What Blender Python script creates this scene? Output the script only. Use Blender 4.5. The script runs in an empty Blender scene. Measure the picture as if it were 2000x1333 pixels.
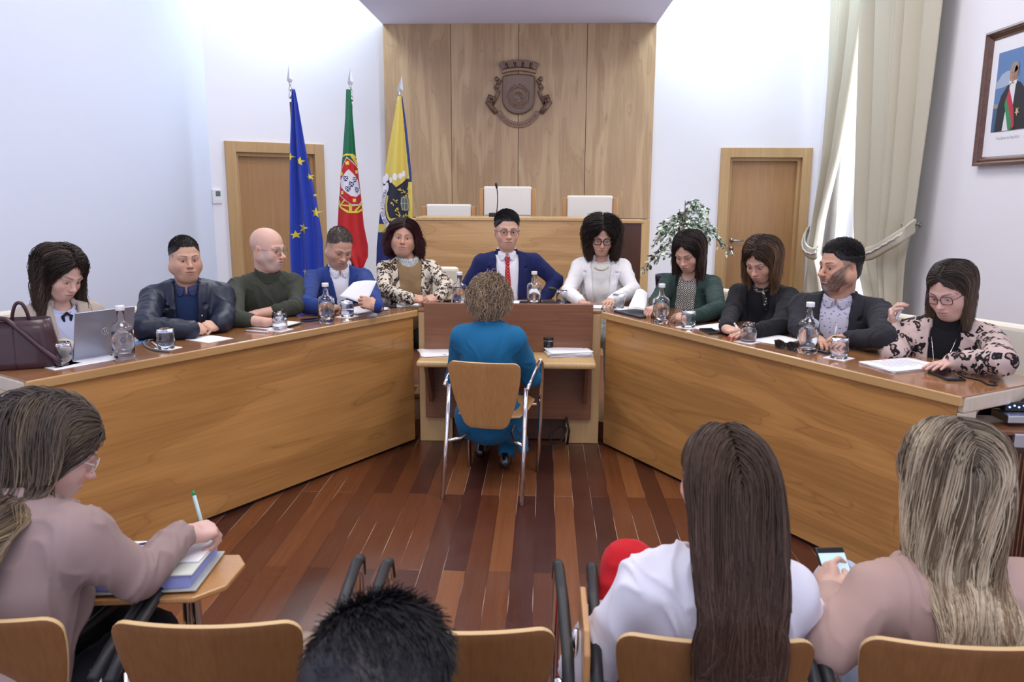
import bpy, bmesh, math, random
import numpy as np
from mathutils import Vector, Matrix
PI = math.pi
scene = bpy.context.scene
COL = scene.collection
V = lambda *a: np.array(a, float)
def nrm(v):
    v = np.asarray(v, float); return v/(np.linalg.norm(v)+1e-12)

# ------------------------------------------------------------------ camera
CAM_H = 1.62; FPX = 1553.0
PITCH = math.atan(296/1553); YAW = math.radians(2.3); ROLL = math.radians(0.25)
cf = V(-math.sin(YAW)*math.cos(PITCH), math.cos(YAW)*math.cos(PITCH), -math.sin(PITCH))
_r = V(math.cos(YAW), math.sin(YAW), 0); _u = np.cross(_r, cf)
cr = _r*math.cos(ROLL)+_u*math.sin(ROLL); cu = np.cross(cr, cf)
CC = V(0, 0, CAM_H)
cam_d = bpy.data.cameras.new('camera'); cam = bpy.data.objects.new('camera', cam_d); COL.objects.link(cam)
cam_d.sensor_width = 36; cam_d.lens = FPX*36/2000; cam_d.clip_start = 0.05
cam.matrix_world = Matrix(((cr[0], cu[0], -cf[0], 0), (cr[1], cu[1], -cf[1], 0), (cr[2], cu[2], -cf[2], CAM_H), (0, 0, 0, 1)))
cam_d.dof.use_dof = True; cam_d.dof.focus_distance = 5.2; cam_d.dof.aperture_fstop = 6.3
scene.camera = cam
# a photo pixel (2000 x 1333) turned into a place on a known plane of the room
def ray(x, y): return cf*FPX + cr*(x-1000) - cu*(y-666.5)
def onz(x, y, z): d = ray(x, y); return CC+d*((z-CAM_H)/d[2])
def ony(x, y, Y): d = ray(x, y); return CC+d*(Y/d[1])
def onx(x, y, X): d = ray(x, y); return CC+d*(X/d[0])
def atd(x, y, dd): return CC+ray(x, y)/FPX*dd
def onplane(x, y, p0, n): d = ray(x, y); return CC+d*(np.dot(p0-CC, n)/np.dot(d, n))

# ------------------------------------------------------------------ light
w = bpy.data.worlds.new('daylight'); scene.world = w; w.use_nodes = True
bg = w.node_tree.nodes['Background']; bg.inputs[0].default_value = (0.79, 0.81, 1.0, 1); bg.inputs[1].default_value = 1.2
scene.view_settings.view_transform = 'Standard'; scene.view_settings.look = 'None'
scene.view_settings.gamma = 1; scene.view_settings.use_curve_mapping = False
scene.view_settings.exposure = 0.38
def area(name, loc, target, sx, sy, power, color):
    l = bpy.data.lights.new(name, 'AREA'); l.shape = 'RECTANGLE'; l.size = sx; l.size_y = sy; l.energy = power; l.color = color
    o = bpy.data.objects.new(name, l); COL.objects.link(o); o.location = loc
    o.rotation_euler = (Vector(target)-Vector(loc)).to_track_quat('-Z', 'Y').to_euler(); return o
WARM = (1.0, 0.95, 0.88); COOL = (0.78, 0.86, 1.0)
area('ceiling_light', (-1.6, 3.2, 4.55), (-1.6, 3.3, 0), 1.2, 1.2, 42, WARM)
area('ceiling_light', (1.4, 3.2, 4.55), (1.4, 3.3, 0), 1.2, 1.2, 42, WARM)
area('ceiling_light', (-1.6, 6.2, 4.55), (-1.6, 6.3, 0), 1.2, 1.2, 42, WARM)
area('ceiling_light', (1.4, 6.2, 4.55), (1.4, 6.3, 0), 1.2, 1.2, 42, WARM)
area('ceiling_light', (0, 0.2, 4.55), (0, 0.3, 0), 1.6, 1.2, 40, WARM)
area('window_daylight', (4.3, 8.4, 2.6), (0.0, 8.0, 1.6), 1.6, 3.4, 260, COOL)
area('cove_light', (-2.6, 9.0, 4.5), (-2.35, 9.9, 1.5), 0.5, 1.3, 40, (0.82, 0.97, 1.0))
area('cove_light', (1.95, 9.0, 4.5), (1.6, 9.95, 1.5), 0.5, 1.3, 40, (0.82, 0.97, 1.0))

# ------------------------------------------------------------------ objects
def tag(o, label=None, cat=None, group=None, kind=None):
    if label: o['label'] = label
    if cat: o['category'] = cat
    if group: o['group'] = group
    if kind: o['kind'] = kind
    return o
def empty(name, loc=(0, 0, 0), rz=0, label=None, cat=None, group=None):
    o = bpy.data.objects.new(name, None); COL.objects.link(o); o.location = loc; o.rotation_euler = (0, 0, rz)
    o.empty_display_size = 0.1
    return tag(o, label, cat, group)
def link(name, me, m=None, parent=None, smooth=False):
    o = bpy.data.objects.new(name, me); COL.objects.link(o)
    if m is not None and not me.materials: me.materials.append(m)
    if parent is not None: o.parent = parent
    if smooth: me.shade_smooth()
    return o
def copy_tree(o, parent=None):
    c = o.copy(); COL.objects.link(c); c.parent = parent
    for ch in list(o.children): copy_tree(ch, c)
    return c
def wl(o, parent):   # a child built in world coordinates keeps its place
    o.parent = parent; o.matrix_parent_inverse = parent.matrix_basis.inverted(); return o

class MB:
    def __init__(s): s.v = []; s.f = []; s.sm = []
    def add(s, vs, fs, sm=False):
        n = len(s.v); s.v += [tuple(map(float, v)) for v in vs]; s.f += [tuple(i+n for i in f) for f in fs]; s.sm += [sm]*len(fs); return s
    def box(s, c, d, rz=0, R=None):
        if R is None: R = np.array([[math.cos(rz), -math.sin(rz), 0], [math.sin(rz), math.cos(rz), 0], [0, 0, 1]])
        c = np.array(c, float); vs = [c+R@V(x*d[0]/2, y*d[1]/2, z*d[2]/2) for z in (-1, 1) for y in (-1, 1) for x in (-1, 1)]
        return s.add(vs, [(0, 2, 3, 1), (4, 5, 7, 6), (0, 1, 5, 4), (2, 6, 7, 3), (0, 4, 6, 2), (1, 3, 7, 5)])
    def prism(s, pts, z0, z1):   # outline in xy
        n = len(pts); vs = [(p[0], p[1], z0) for p in pts]+[(p[0], p[1], z1) for p in pts]
        a = sum(pts[i][0]*pts[(i+1) % n][1]-pts[(i+1) % n][0]*pts[i][1] for i in range(n))
        fs = [tuple(range(n))[::-1], tuple(range(n, 2*n))]+[(i, (i+1) % n, n+(i+1) % n, n+i) for i in range(n)]
        if a < 0: fs = [f[::-1] for f in fs]
        return s.add(vs, fs)
    def extr(s, pts, o, ax, ay, n, t):   # outline in a plane (o, ax, ay), thickness t along n
        o, ax, ay, n = map(np.array, (o, ax, ay, n)); k = len(pts)
        vs = [o+ax*p[0]+ay*p[1] for p in pts]; vs += [v+n*t for v in vs]
        fs = [tuple(range(k))[::-1], tuple(range(k, 2*k))]+[(i, (i+1) % k, k+(i+1) % k, k+i) for i in range(k)]
        return s.add(vs, fs)
    def tube(s, path, r, seg=10, closed=False, sm=True):
        P = [np.array(p, float) for p in path]; n = len(P); rr = r if hasattr(r, '__len__') else [r]*n
        up = None; vs = []; fs = []
        for i in range(n):
            t = nrm(P[(i+1) % n]-P[i-1]) if closed else nrm(P[min(i+1, n-1)]-P[max(i-1, 0)])
            if up is None: up = nrm(np.cross(t, V(0.31, 0.2, 0.93) if abs(t[2]) < .9 else V(1, 0.1, 0)))
            up = nrm(up-t*np.dot(up, t)); b = np.cross(t, up)
            for k in range(seg):
                a = 2*PI*k/seg; vs.append(P[i]+(up*math.cos(a)+b*math.sin(a))*rr[i])
        m = n if closed else n-1
        for i in range(m):
            for k in range(seg):
                a, b2 = i*seg+k, i*seg+(k+1) % seg; c = ((i+1) % n)*seg
                fs.append((a, b2, c+(k+1) % seg, c+k))
        if not closed: fs += [tuple(range(seg))[::-1], tuple((n-1)*seg+k for k in range(seg))]
        return s.add(vs, fs, sm)
    def lathe(s, prof, c=(0, 0, 0), seg=24, cap=True):
        vs = [(c[0]+r*math.cos(2*PI*k/seg), c[1]+r*math.sin(2*PI*k/seg), c[2]+z) for r, z in prof for k in range(seg)]
        fs = [(i*seg+k, i*seg+(k+1) % seg, (i+1)*seg+(k+1) % seg, (i+1)*seg+k) for i in range(len(prof)-1) for k in range(seg)]
        if cap: fs += [tuple(range(seg))[::-1], tuple((len(prof)-1)*seg+k for k in range(seg))]
        return s.add(vs, fs, True)
    def ball(s, c, r, R=None, seg=14, rings=9):
        r = np.array(r if hasattr(r, '__len__') else (r, r, r), float); R = np.eye(3) if R is None else R; vs = []; fs = []
        for i in range(rings+1):
            th = PI*i/rings
            for k in range(seg):
                a = 2*PI*k/seg; vs.append(np.array(c)+R@(r*V(math.sin(th)*math.cos(a), math.sin(th)*math.sin(a), math.cos(th))))
        for i in range(rings):
            for k in range(seg): fs.append((i*seg+k, (i+1)*seg+k, (i+1)*seg+(k+1) % seg, i*seg+(k+1) % seg))
        return s.add(vs, fs, True)
    def build(s, name, m=None, parent=None, bevel=0, world=False, solid=0):
        me = bpy.data.meshes.new(name); me.from_pydata(s.v, [], s.f)
        me.polygons.foreach_set('use_smooth', s.sm); me.update()
        o = bpy.data.objects.new(name, me); COL.objects.link(o)
        if m is not None: me.materials.append(m)
        if parent is not None:
            if world: wl(o, parent)
            else: o.parent = parent
        if solid:
            q = o.modifiers.new('s', 'SOLIDIFY'); q.thickness = solid; q.offset = 0
        if bevel:
            b = o.modifiers.new('b', 'BEVEL'); b.width = bevel; b.segments = 3; b.limit_method = 'ANGLE'; b.harden_normals = False
        return o
def struct(o): o['kind'] = 'structure'; return o

# ------------------------------------------------------------------ materials
def N(nt, t, **kw):
    n = nt.nodes.new(t)
    for k, v in kw.items():
        if k.startswith('i_'): n.inputs[k[2:].replace('_', ' ')].default_value = v
        else: setattr(n, k, v)
    return n
def mat(name, col, rough=0.5, metal=0, trans=0, ior=1.45, coat=0, bump=0, bscale=60, alpha=1, sheen=0, spec=0.5, emit=None, sss=0):
    m = bpy.data.materials.new(name); m.use_nodes = True; nt = m.node_tree; b = nt.nodes['Principled BSDF']
    b.inputs['Base Color'].default_value = (*col, 1); b.inputs['Roughness'].default_value = rough; b.inputs['Metallic'].default_value = metal
    b.inputs['Transmission Weight'].default_value = trans; b.inputs['IOR'].default_value = ior; b.inputs['Coat Weight'].default_value = coat
    b.inputs['Alpha'].default_value = alpha; b.inputs['Sheen Weight'].default_value = sheen; b.inputs['Specular IOR Level'].default_value = spec
    if sss: b.inputs['Subsurface Weight'].default_value = sss; b.inputs['Subsurface Radius'].default_value = (0.012, 0.004, 0.002)
    if emit: b.inputs['Emission Color'].default_value = (*emit[0], 1); b.inputs['Emission Strength'].default_value = emit[1]
    if bump:
        tc = N(nt, 'ShaderNodeTexCoord'); no = N(nt, 'ShaderNodeTexNoise', i_Scale=bscale, i_Detail=4.0); bp = N(nt, 'ShaderNodeBump', i_Strength=bump, i_Distance=0.01)
        nt.links.new(tc.outputs['Object'], no.inputs['Vector']); nt.links.new(no.outputs['Fac'], bp.inputs['Height']); nt.links.new(bp.outputs[0], b.inputs['Normal'])
    return m
def ramp(nt, stops, interp='LINEAR'):
    r = nt.nodes.new('ShaderNodeValToRGB'); e = r.color_ramp.elements; r.color_ramp.interpolation = interp
    while len(e) < len(stops): e.new(0.5)
    for i, (p, c) in enumerate(stops): e[i].position = p; e[i].color = (*c, 1) if len(c) == 3 else c
    return r
def wood(name, dark, light, axis=0, rz=0, rough=0.35, scale=1.0, figure=0.5, coat=0.25, seed=0.0):
    """veneer with cathedral grain running along local axis (0 = x, 1 = y, 2 = z)"""
    m = bpy.data.materials.new(name); m.use_nodes = True; nt = m.node_tree; b = nt.nodes['Principled BSDF']; L = nt.links.new
    tc = N(nt, 'ShaderNodeTexCoord'); rot = N(nt, 'ShaderNodeMapping'); rot.inputs['Rotation'].default_value = (0, 0, rz); rot.inputs['Location'].default_value = (seed, seed*.7, seed*1.3)
    L(tc.outputs['Object'], rot.inputs['Vector'])
    mp = N(nt, 'ShaderNodeMapping'); sc = [2.6*scale]*3; sc[axis] = 0.42*scale; mp.inputs['Scale'].default_value = sc; L(rot.outputs[0], mp.inputs['Vector'])
    n1 = N(nt, 'ShaderNodeTexNoise', i_Scale=1.6, i_Detail=2.0, i_Distortion=0.6); L(mp.outputs[0], n1.inputs['Vector'])
    mu = N(nt, 'ShaderNodeMath', operation='MULTIPLY'); mu.inputs[1].default_value = 19; L(n1.outputs['Fac'], mu.inputs[0])
    si = N(nt, 'ShaderNodeMath', operation='SINE'); L(mu.outputs[0], si.inputs[0])
    m2 = N(nt, 'ShaderNodeMapping'); s2 = [70*scale]*3; s2[axis] = 2.0*scale; m2.inputs['Scale'].default_value = s2; L(rot.outputs[0], m2.inputs['Vector'])
    n2 = N(nt, 'ShaderNodeTexNoise', i_Scale=1.0, i_Detail=3.0); L(m2.outputs[0], n2.inputs['Vector'])
    ma = N(nt, 'ShaderNodeMath', operation='MULTIPLY_ADD'); ma.inputs[1].default_value = 0.16*figure; L(si.outputs[0], ma.inputs[0]); ab = N(nt, 'ShaderNodeMath', operation='ABSOLUTE'); L(si.outputs[0], ab.inputs[0]); pw_ = N(nt, 'ShaderNodeMath', operation='POWER'); pw_.inputs[1].default_value = 14; om = N(nt, 'ShaderNodeMath', operation='SUBTRACT'); om.inputs[0].default_value = 1; L(ab.outputs[0], om.inputs[1]); L(om.outputs[0], pw_.inputs[0]); vn = N(nt, 'ShaderNodeMath', operation='MULTIPLY'); vn.inputs[1].default_value = 0.30*figure; L(pw_.outputs[0], vn.inputs[0]); fn = N(nt, 'ShaderNodeMath', operation='MULTIPLY_ADD'); fn.inputs[1].default_value = 0.45; fn.inputs[2].default_value = 0.27; L(n2.outputs['Fac'], fn.inputs[0]); L(fn.outputs[0], ma.inputs[2])
    n3 = N(nt, 'ShaderNodeTexNoise', i_Scale=0.8*scale, i_Detail=1.0); L(rot.outputs[0], n3.inputs['Vector'])
    mx = N(nt, 'ShaderNodeMath', operation='MULTIPLY_ADD'); mx.inputs[1].default_value = 0.35; L(n3.outputs['Fac'], mx.inputs[0]); L(ma.outputs[0], mx.inputs[2])
    sb = N(nt, 'ShaderNodeMath', operation='SUBTRACT'); L(mx.outputs[0], sb.inputs[0]); L(vn.outputs[0], sb.inputs[1]); r = ramp(nt, [(0.38, dark), (0.95, light)]); L(sb.outputs[0], r.inputs[0]); L(r.outputs[0], b.inputs['Base Color'])
    b.inputs['Roughness'].default_value = rough; b.inputs['Coat Weight'].default_value = coat; b.inputs['Coat Roughness'].default_value = 0.2
    return m
# ------------------------------------------------------------------ signed-distance modelling of bodies and clothes
class Field:
    def __init__(s, lo, hi, h):
        s.lo = np.array(lo, float); s.h = h; s.n = np.maximum(np.ceil((np.array(hi)-s.lo)/h).astype(int)+1, 3)
        s.v = np.full(s.n, 0.5, np.float32); s.id = np.zeros(s.n, np.uint8)
    def sub(s, lo, hi):
        a = np.clip(np.floor((np.array(lo)-s.lo)/s.h).astype(int), 0, s.n); b = np.clip(np.ceil((np.array(hi)-s.lo)/s.h).astype(int)+1, 0, s.n)
        if np.any(b <= a): return None
        g = [s.lo[i]+s.h*np.arange(a[i], b[i]) for i in range(3)]
        return (slice(a[0], b[0]), slice(a[1], b[1]), slice(a[2], b[2])), np.stack(np.meshgrid(*g, indexing='ij'), -1).astype(np.float32)
    def op(s, fn, lo, hi, k=0.0, cid=0, mode='add'):
        m = k+2.5*s.h; q = s.sub(np.array(lo)-m, np.array(hi)+m)
        if q is None: return
        sl, P = q; d = fn(P); a = s.v[sl]
        if mode == 'paint':
            s.id[sl] = np.where(d < 0, cid, s.id[sl]); return
        if mode == 'sub': d = -d
        kk = max(k, 1e-6); h = np.maximum(kk-np.abs(a-d), 0)/kk
        if mode == 'add':
            s.id[sl] = np.where(d < a, cid, s.id[sl]); s.v[sl] = np.minimum(a, d)-h*h*kk*.25
        else:
            if cid: s.id[sl] = np.where((d > a) & (d > -.004), cid, s.id[sl])
            s.v[sl] = np.maximum(a, d)+h*h*kk*.25
    def cap(s, a, b, ra, rb=None, k=0.01, cid=0, mode='add'):
        rb = ra if rb is None else rb; a = np.array(a, float); b = np.array(b, float); ab = b-a; L2 = max(ab@ab, 1e-9)
        def fn(P):
            t = np.clip(((P-a)@ab)/L2, 0, 1); return np.linalg.norm(P-a-t[..., None]*ab, axis=-1)-(ra+(rb-ra)*t)
        R = max(ra, rb); s.op(fn, np.minimum(a, b)-R, np.maximum(a, b)+R, k, cid, mode)
    def ell(s, c, r, R=None, k=0.01, cid=0, mode='add'):
        c = np.array(c, float); r = np.array(r, float); R = np.eye(3) if R is None else R
        def fn(P):
            q = (P-c)@R; k0 = np.linalg.norm(q/r, axis=-1); k1 = np.linalg.norm(q/(r*r), axis=-1)+1e-9
            return k0*(k0-1)/k1
        m = r.max(); s.op(fn, c-m, c+m, k, cid, mode)
    def rbox(s, c, hd, R=None, rr=0.01, k=0.01, cid=0, mode='add'):
        c = np.array(c, float); hd = np.array(hd, float); R = np.eye(3) if R is None else R
        def fn(P):
            q = np.abs((P-c)@R)-(hd-rr); return np.linalg.norm(np.maximum(q, 0), axis=-1)+np.minimum(q.max(-1), 0)-rr
        m = np.linalg.norm(hd); s.op(fn, c-m, c+m, k, cid, mode)
    def at(s, p):
        i = np.clip(np.round((np.array(p)-s.lo)/s.h).astype(int), 0, s.n-1); return s.v[tuple(i)]
    def march(s, p, d, far=0.5):   # from outside at p towards d: first point on the surface
        p = np.array(p, float); d = nrm(d); t = 0
        while t < far:
            if s.at(p+d*t) <= 0.001: return p+d*t
            t += s.h*.5
        return p+d*far*.5
    def mesh(s):
        v = s.v; neg = v < 0; n = s.n; h = s.h
        cn = n-1; acc = np.zeros((cn[0]*cn[1]*cn[2], 3)); cnt = np.zeros(cn[0]*cn[1]*cn[2]); quads = []
        def cid_(i, j, k): return (i*cn[1]+j)*cn[2]+k
        for ax in range(3):
            A = [slice(None)]*3; B = [slice(None)]*3; A[ax] = slice(0, -1); B[ax] = slice(1, None)
            na, nb = neg[tuple(A)], neg[tuple(B)]; I = np.argwhere(na != nb)
            if not len(I): continue
            va = v[tuple(A)][tuple(I.T)]; vb = v[tuple(B)][tuple(I.T)]; t = va/(va-vb); P = I.astype(float); P[:, ax] += t
            o1, o2 = [(1, 2), (2, 0), (0, 1)][ax]; c4 = []
            ok = (I[:, o1] > 0) & (I[:, o2] > 0) & (I[:, o1] < cn[o1]) & (I[:, o2] < cn[o2])
            I = I[ok]; P = P[ok]; flip = na[tuple(I.T)]
            for d1, d2 in ((-1, -1), (0, -1), (0, 0), (-1, 0)):
                J = I.copy(); J[:, o1] += d1; J[:, o2] += d2; q = cid_(J[:, 0], J[:, 1], J[:, 2]); c4.append(q)
                for c in range(3): acc[:, c] += np.bincount(q, P[:, c], len(cnt))
                cnt += np.bincount(q, minlength=len(cnt))
            Q = np.stack(c4, 1); Q[~flip] = Q[~flip][:, ::-1]; quads.append(Q)
        Q = np.concatenate(quads); used = np.unique(Q); mp = np.full(len(cnt), -1); mp[used] = np.arange(len(used))
        verts = s.lo+h*(acc[used]/cnt[used][:, None]); F = mp[Q]
        gi = np.clip(np.round((verts-s.lo)/h).astype(int), 0, n-1); ids = s.id[tuple(gi.T)]
        # light smoothing
        for _ in range(1):
            e = np.concatenate([F[:, [0, 1]], F[:, [1, 2]], F[:, [2, 3]], F[:, [3, 0]]]); sm = np.zeros_like(verts); c = np.bincount(e[:, 0], minlength=len(verts))+np.bincount(e[:, 1], minlength=len(verts))
            for k in range(3): sm[:, k] = np.bincount(e[:, 0], verts[e[:, 1], k], len(verts))+np.bincount(e[:, 1], verts[e[:, 0], k], len(verts))
            verts = verts*.5+.5*sm/np.maximum(c, 1)[:, None]
        return verts, F, ids
def normals(v, F):
    n = np.cross(v[F[:, 2]]-v[F[:, 0]], v[F[:, 3]]-v[F[:, 1]]) if F.shape[1] == 4 else np.cross(v[F[:, 1]]-v[F[:, 0]], v[F[:, 2]]-v[F[:, 0]])
    o = np.zeros_like(v)
    for k in range(3):
        for j in range(F.shape[1]): o[:, k] += np.bincount(F[:, j], n[:, k], len(v))
    return o/(np.linalg.norm(o, axis=1)[:, None]+1e-12)
def join(parts):   # [(verts, quads, colours)]
    vs, fs, cs, o = [], [], [], 0
    for v, f, c in parts: vs.append(v); fs.append(f+o); cs.append(c); o += len(v)
    return np.concatenate(vs), np.concatenate(fs), np.concatenate(cs)
def np_mesh(name, v, F, col, m, parent=None):
    me = bpy.data.meshes.new(name); k = F.shape[1]
    me.vertices.add(len(v)); me.vertices.foreach_set('co', v.astype(np.float32).ravel())
    me.loops.add(F.size); me.loops.foreach_set('vertex_index', F.astype(np.int32).ravel())
    me.polygons.add(len(F)); me.polygons.foreach_set('loop_start', np.arange(0, F.size, k, dtype=np.int32)); me.polygons.foreach_set('loop_total', np.full(len(F), k, np.int32))
    me.update(calc_edges=True); me.shade_smooth()
    if col is not None:
        a = me.color_attributes.new('Col', 'FLOAT_COLOR', 'POINT'); a.data.foreach_set('color', np.concatenate([col, np.ones((len(col), 1))], 1).astype(np.float32).ravel())
    o = bpy.data.objects.new(name, me); COL.objects.link(o); me.materials.append(m)
    if parent is not None: wl(o, parent)
    return o
def wob(P, f, seed, oct=3):   # smooth pseudo-noise in [-1, 1]
    rg = np.random.RandomState(seed); o = np.zeros(len(P)); amp = 1; tot = 0; Q = P*f
    for _ in range(oct):
        d = rg.randn(3, 3); q = Q@d.T; o += amp*(np.sin(q[:, 0]+1.7*np.sin(q[:, 1]*.8+rg.rand()*6)+rg.rand()*6)*np.cos(q[:, 2]*.7+rg.rand()*6)); tot += amp; amp *= .5; Q = Q*1.9
    return o/tot
def vcmat(name, rough=0.6, sss=0, bump=0, bscale=300, sheen=0, spec=0.5, aniso=False):
    m = mat(name, (1, 1, 1), rough, bump=bump, bscale=bscale, sheen=sheen, spec=spec, sss=sss); nt = m.node_tree
    a = N(nt, 'ShaderNodeVertexColor', layer_name='Col'); nt.links.new(a.outputs['Color'], nt.nodes['Principled BSDF'].inputs['Base Color']); return m
M_SKIN = vcmat('skin', 0.48, sss=0.08, bump=0.05, bscale=400)
M_HAIR = vcmat('hair', 0.42, spec=0.35)

def rotm(ax, a):
    return np.array(Matrix.Rotation(a, 3, ax))
class Frame:
    def __init__(s, o, R, sc=1.0): s.o = np.array(o, float); s.R = np.array(R); s.s = sc
    def p(s, *q): q = q[0] if len(q) == 1 else q; return s.o+s.R@(np.array(q, float)*s.s)
    def d(s, *q): return s.R@np.array(q, float)
    def loc(s, P): return ((P-s.o)@s.R)/s.s
def face_frame(o, yaw, pitch=0, roll=0, sc=1.0):
    """yaw 0 faces the camera side (-Y), positive turns towards +X; pitch positive looks down; local x = world right as seen from the camera, y = forward"""
    f0 = V(math.sin(yaw), -math.cos(yaw), 0); r0 = V(math.cos(yaw), math.sin(yaw), 0)
    # local axes: x lateral, y forward, z up ; right-handed needs x = forward x up
    x = np.cross(f0, V(0, 0, 1)); R = np.stack([x, f0, V(0, 0, 1)], 1)
    R = R@rotm('X', -pitch)@rotm('Y', roll); return Frame(o, R, sc)

TONE = np.array([.97, .89, .80])
EYE = {'brown': (0.07, 0.035, 0.02), 'dark': (0.03, 0.018, 0.012), 'grey': (0.14, 0.17, 0.18)}
def head_field(fr, h, sp):
    """sp: jaw, cheek, nose, fat, ears, mouth options"""
    P = fr.p; s = fr.s; R = fr.R; lo = fr.o-0.17*s; hi = fr.o+0.17*s; lo[2] -= .03
    F = Field(lo, hi, h); jw = sp.get('jaw', 1.0); fat = sp.get('fat', 0.0); ns = sp.get('nose', 1.0)
    def e(c, r, k=.01, cid=1, mode='add', rot=None): F.ell(P(*c), np.array(r)*s, R if rot is None else R@rot, k*s, cid, mode)
    def c(a, b, ra, rb=None, k=.01, cid=1, mode='add'): F.cap(P(*a), P(*b), ra*s, (ra if rb is None else rb)*s, k*s, cid, mode)
    e((0, -.016, .036), (.0735, .094, .083)); e((0, .018, .03), (.066, .070, .070), .03)
    e((0, .020, -.030), (.058*jw+.002+fat*.4, .066, .080), .03)
    e((0, .052, -.090), (.030*jw, .032, .026), .035)
    for q in (-1, 1):
        c((q*.050*jw, .002, -.050), (q*.022*jw, .052, -.094), .019+fat*.5, .017, .035)
        e((q*.036, .060, -.036), (.026, .024, .026), .03)
        e((q*.030, .099, -.002), (.021, .018, .0135), .014, 1, 'sub')
        c((q*.014, .089, .018), (q*.046, .078, .016), .0085, .007, .018)
        e((q*.0745, -.006, -.012), (.0085, .020, .032), .006, 2, rot=rotm('X', .2)@rotm('Z', -q*.35)); e((q*.083, .000, -.010), (.006, .011, .020), .005, 2, 'sub')
        e((q*.071, .0, -.036), (.006, .008, .010), .006, 2)
    if fat: e((0, .030, -.108), (.045, .040, .024), .03)
    c((0, .086, .010), (0, .108*ns+.000, -.030), .0075, .0095, .016)
    e((0, .113*ns, -.034), (.0115, .0115, .010), .008, 2)
    for q in (-1, 1):
        e((q*.0115, .102*ns, -.037), (.0085, .011, .0075), .006, 2); e((q*.007, .110*ns, -.045), (.0035, .005, .003), .003, 3, 'sub')
    e((0, .072, -.066), (.032, .026, .026), .022)
    e((0, .0955, -.0625), (.023, .0085, .0052), .006, 4); e((0, .0935, -.0735), (.020, .0095, .0062), .006, 4)
    e((0, .104, -.0675), (.023, .009, .0016), .003, 5, 'sub')
    for q in (-1, 1):   # eyes sit in lids
        e((q*.0305, .0775, -.003), (.0148, .0135, .0120), .006, 1)
        op = sp.get('lid', 0.0036)
        if op > 0: e((q*.0305, .0915, -.0045), (.0125, .008, op), .002, 6, 'sub')
        c((q*.0185, .090, .0175), (q*.032, .090, .0225), .0032, .0036, .004, 7); c((q*.032, .090, .0225), (q*.046, .079, .0185), .0036, .0022, .004, 7)
    return F
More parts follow.
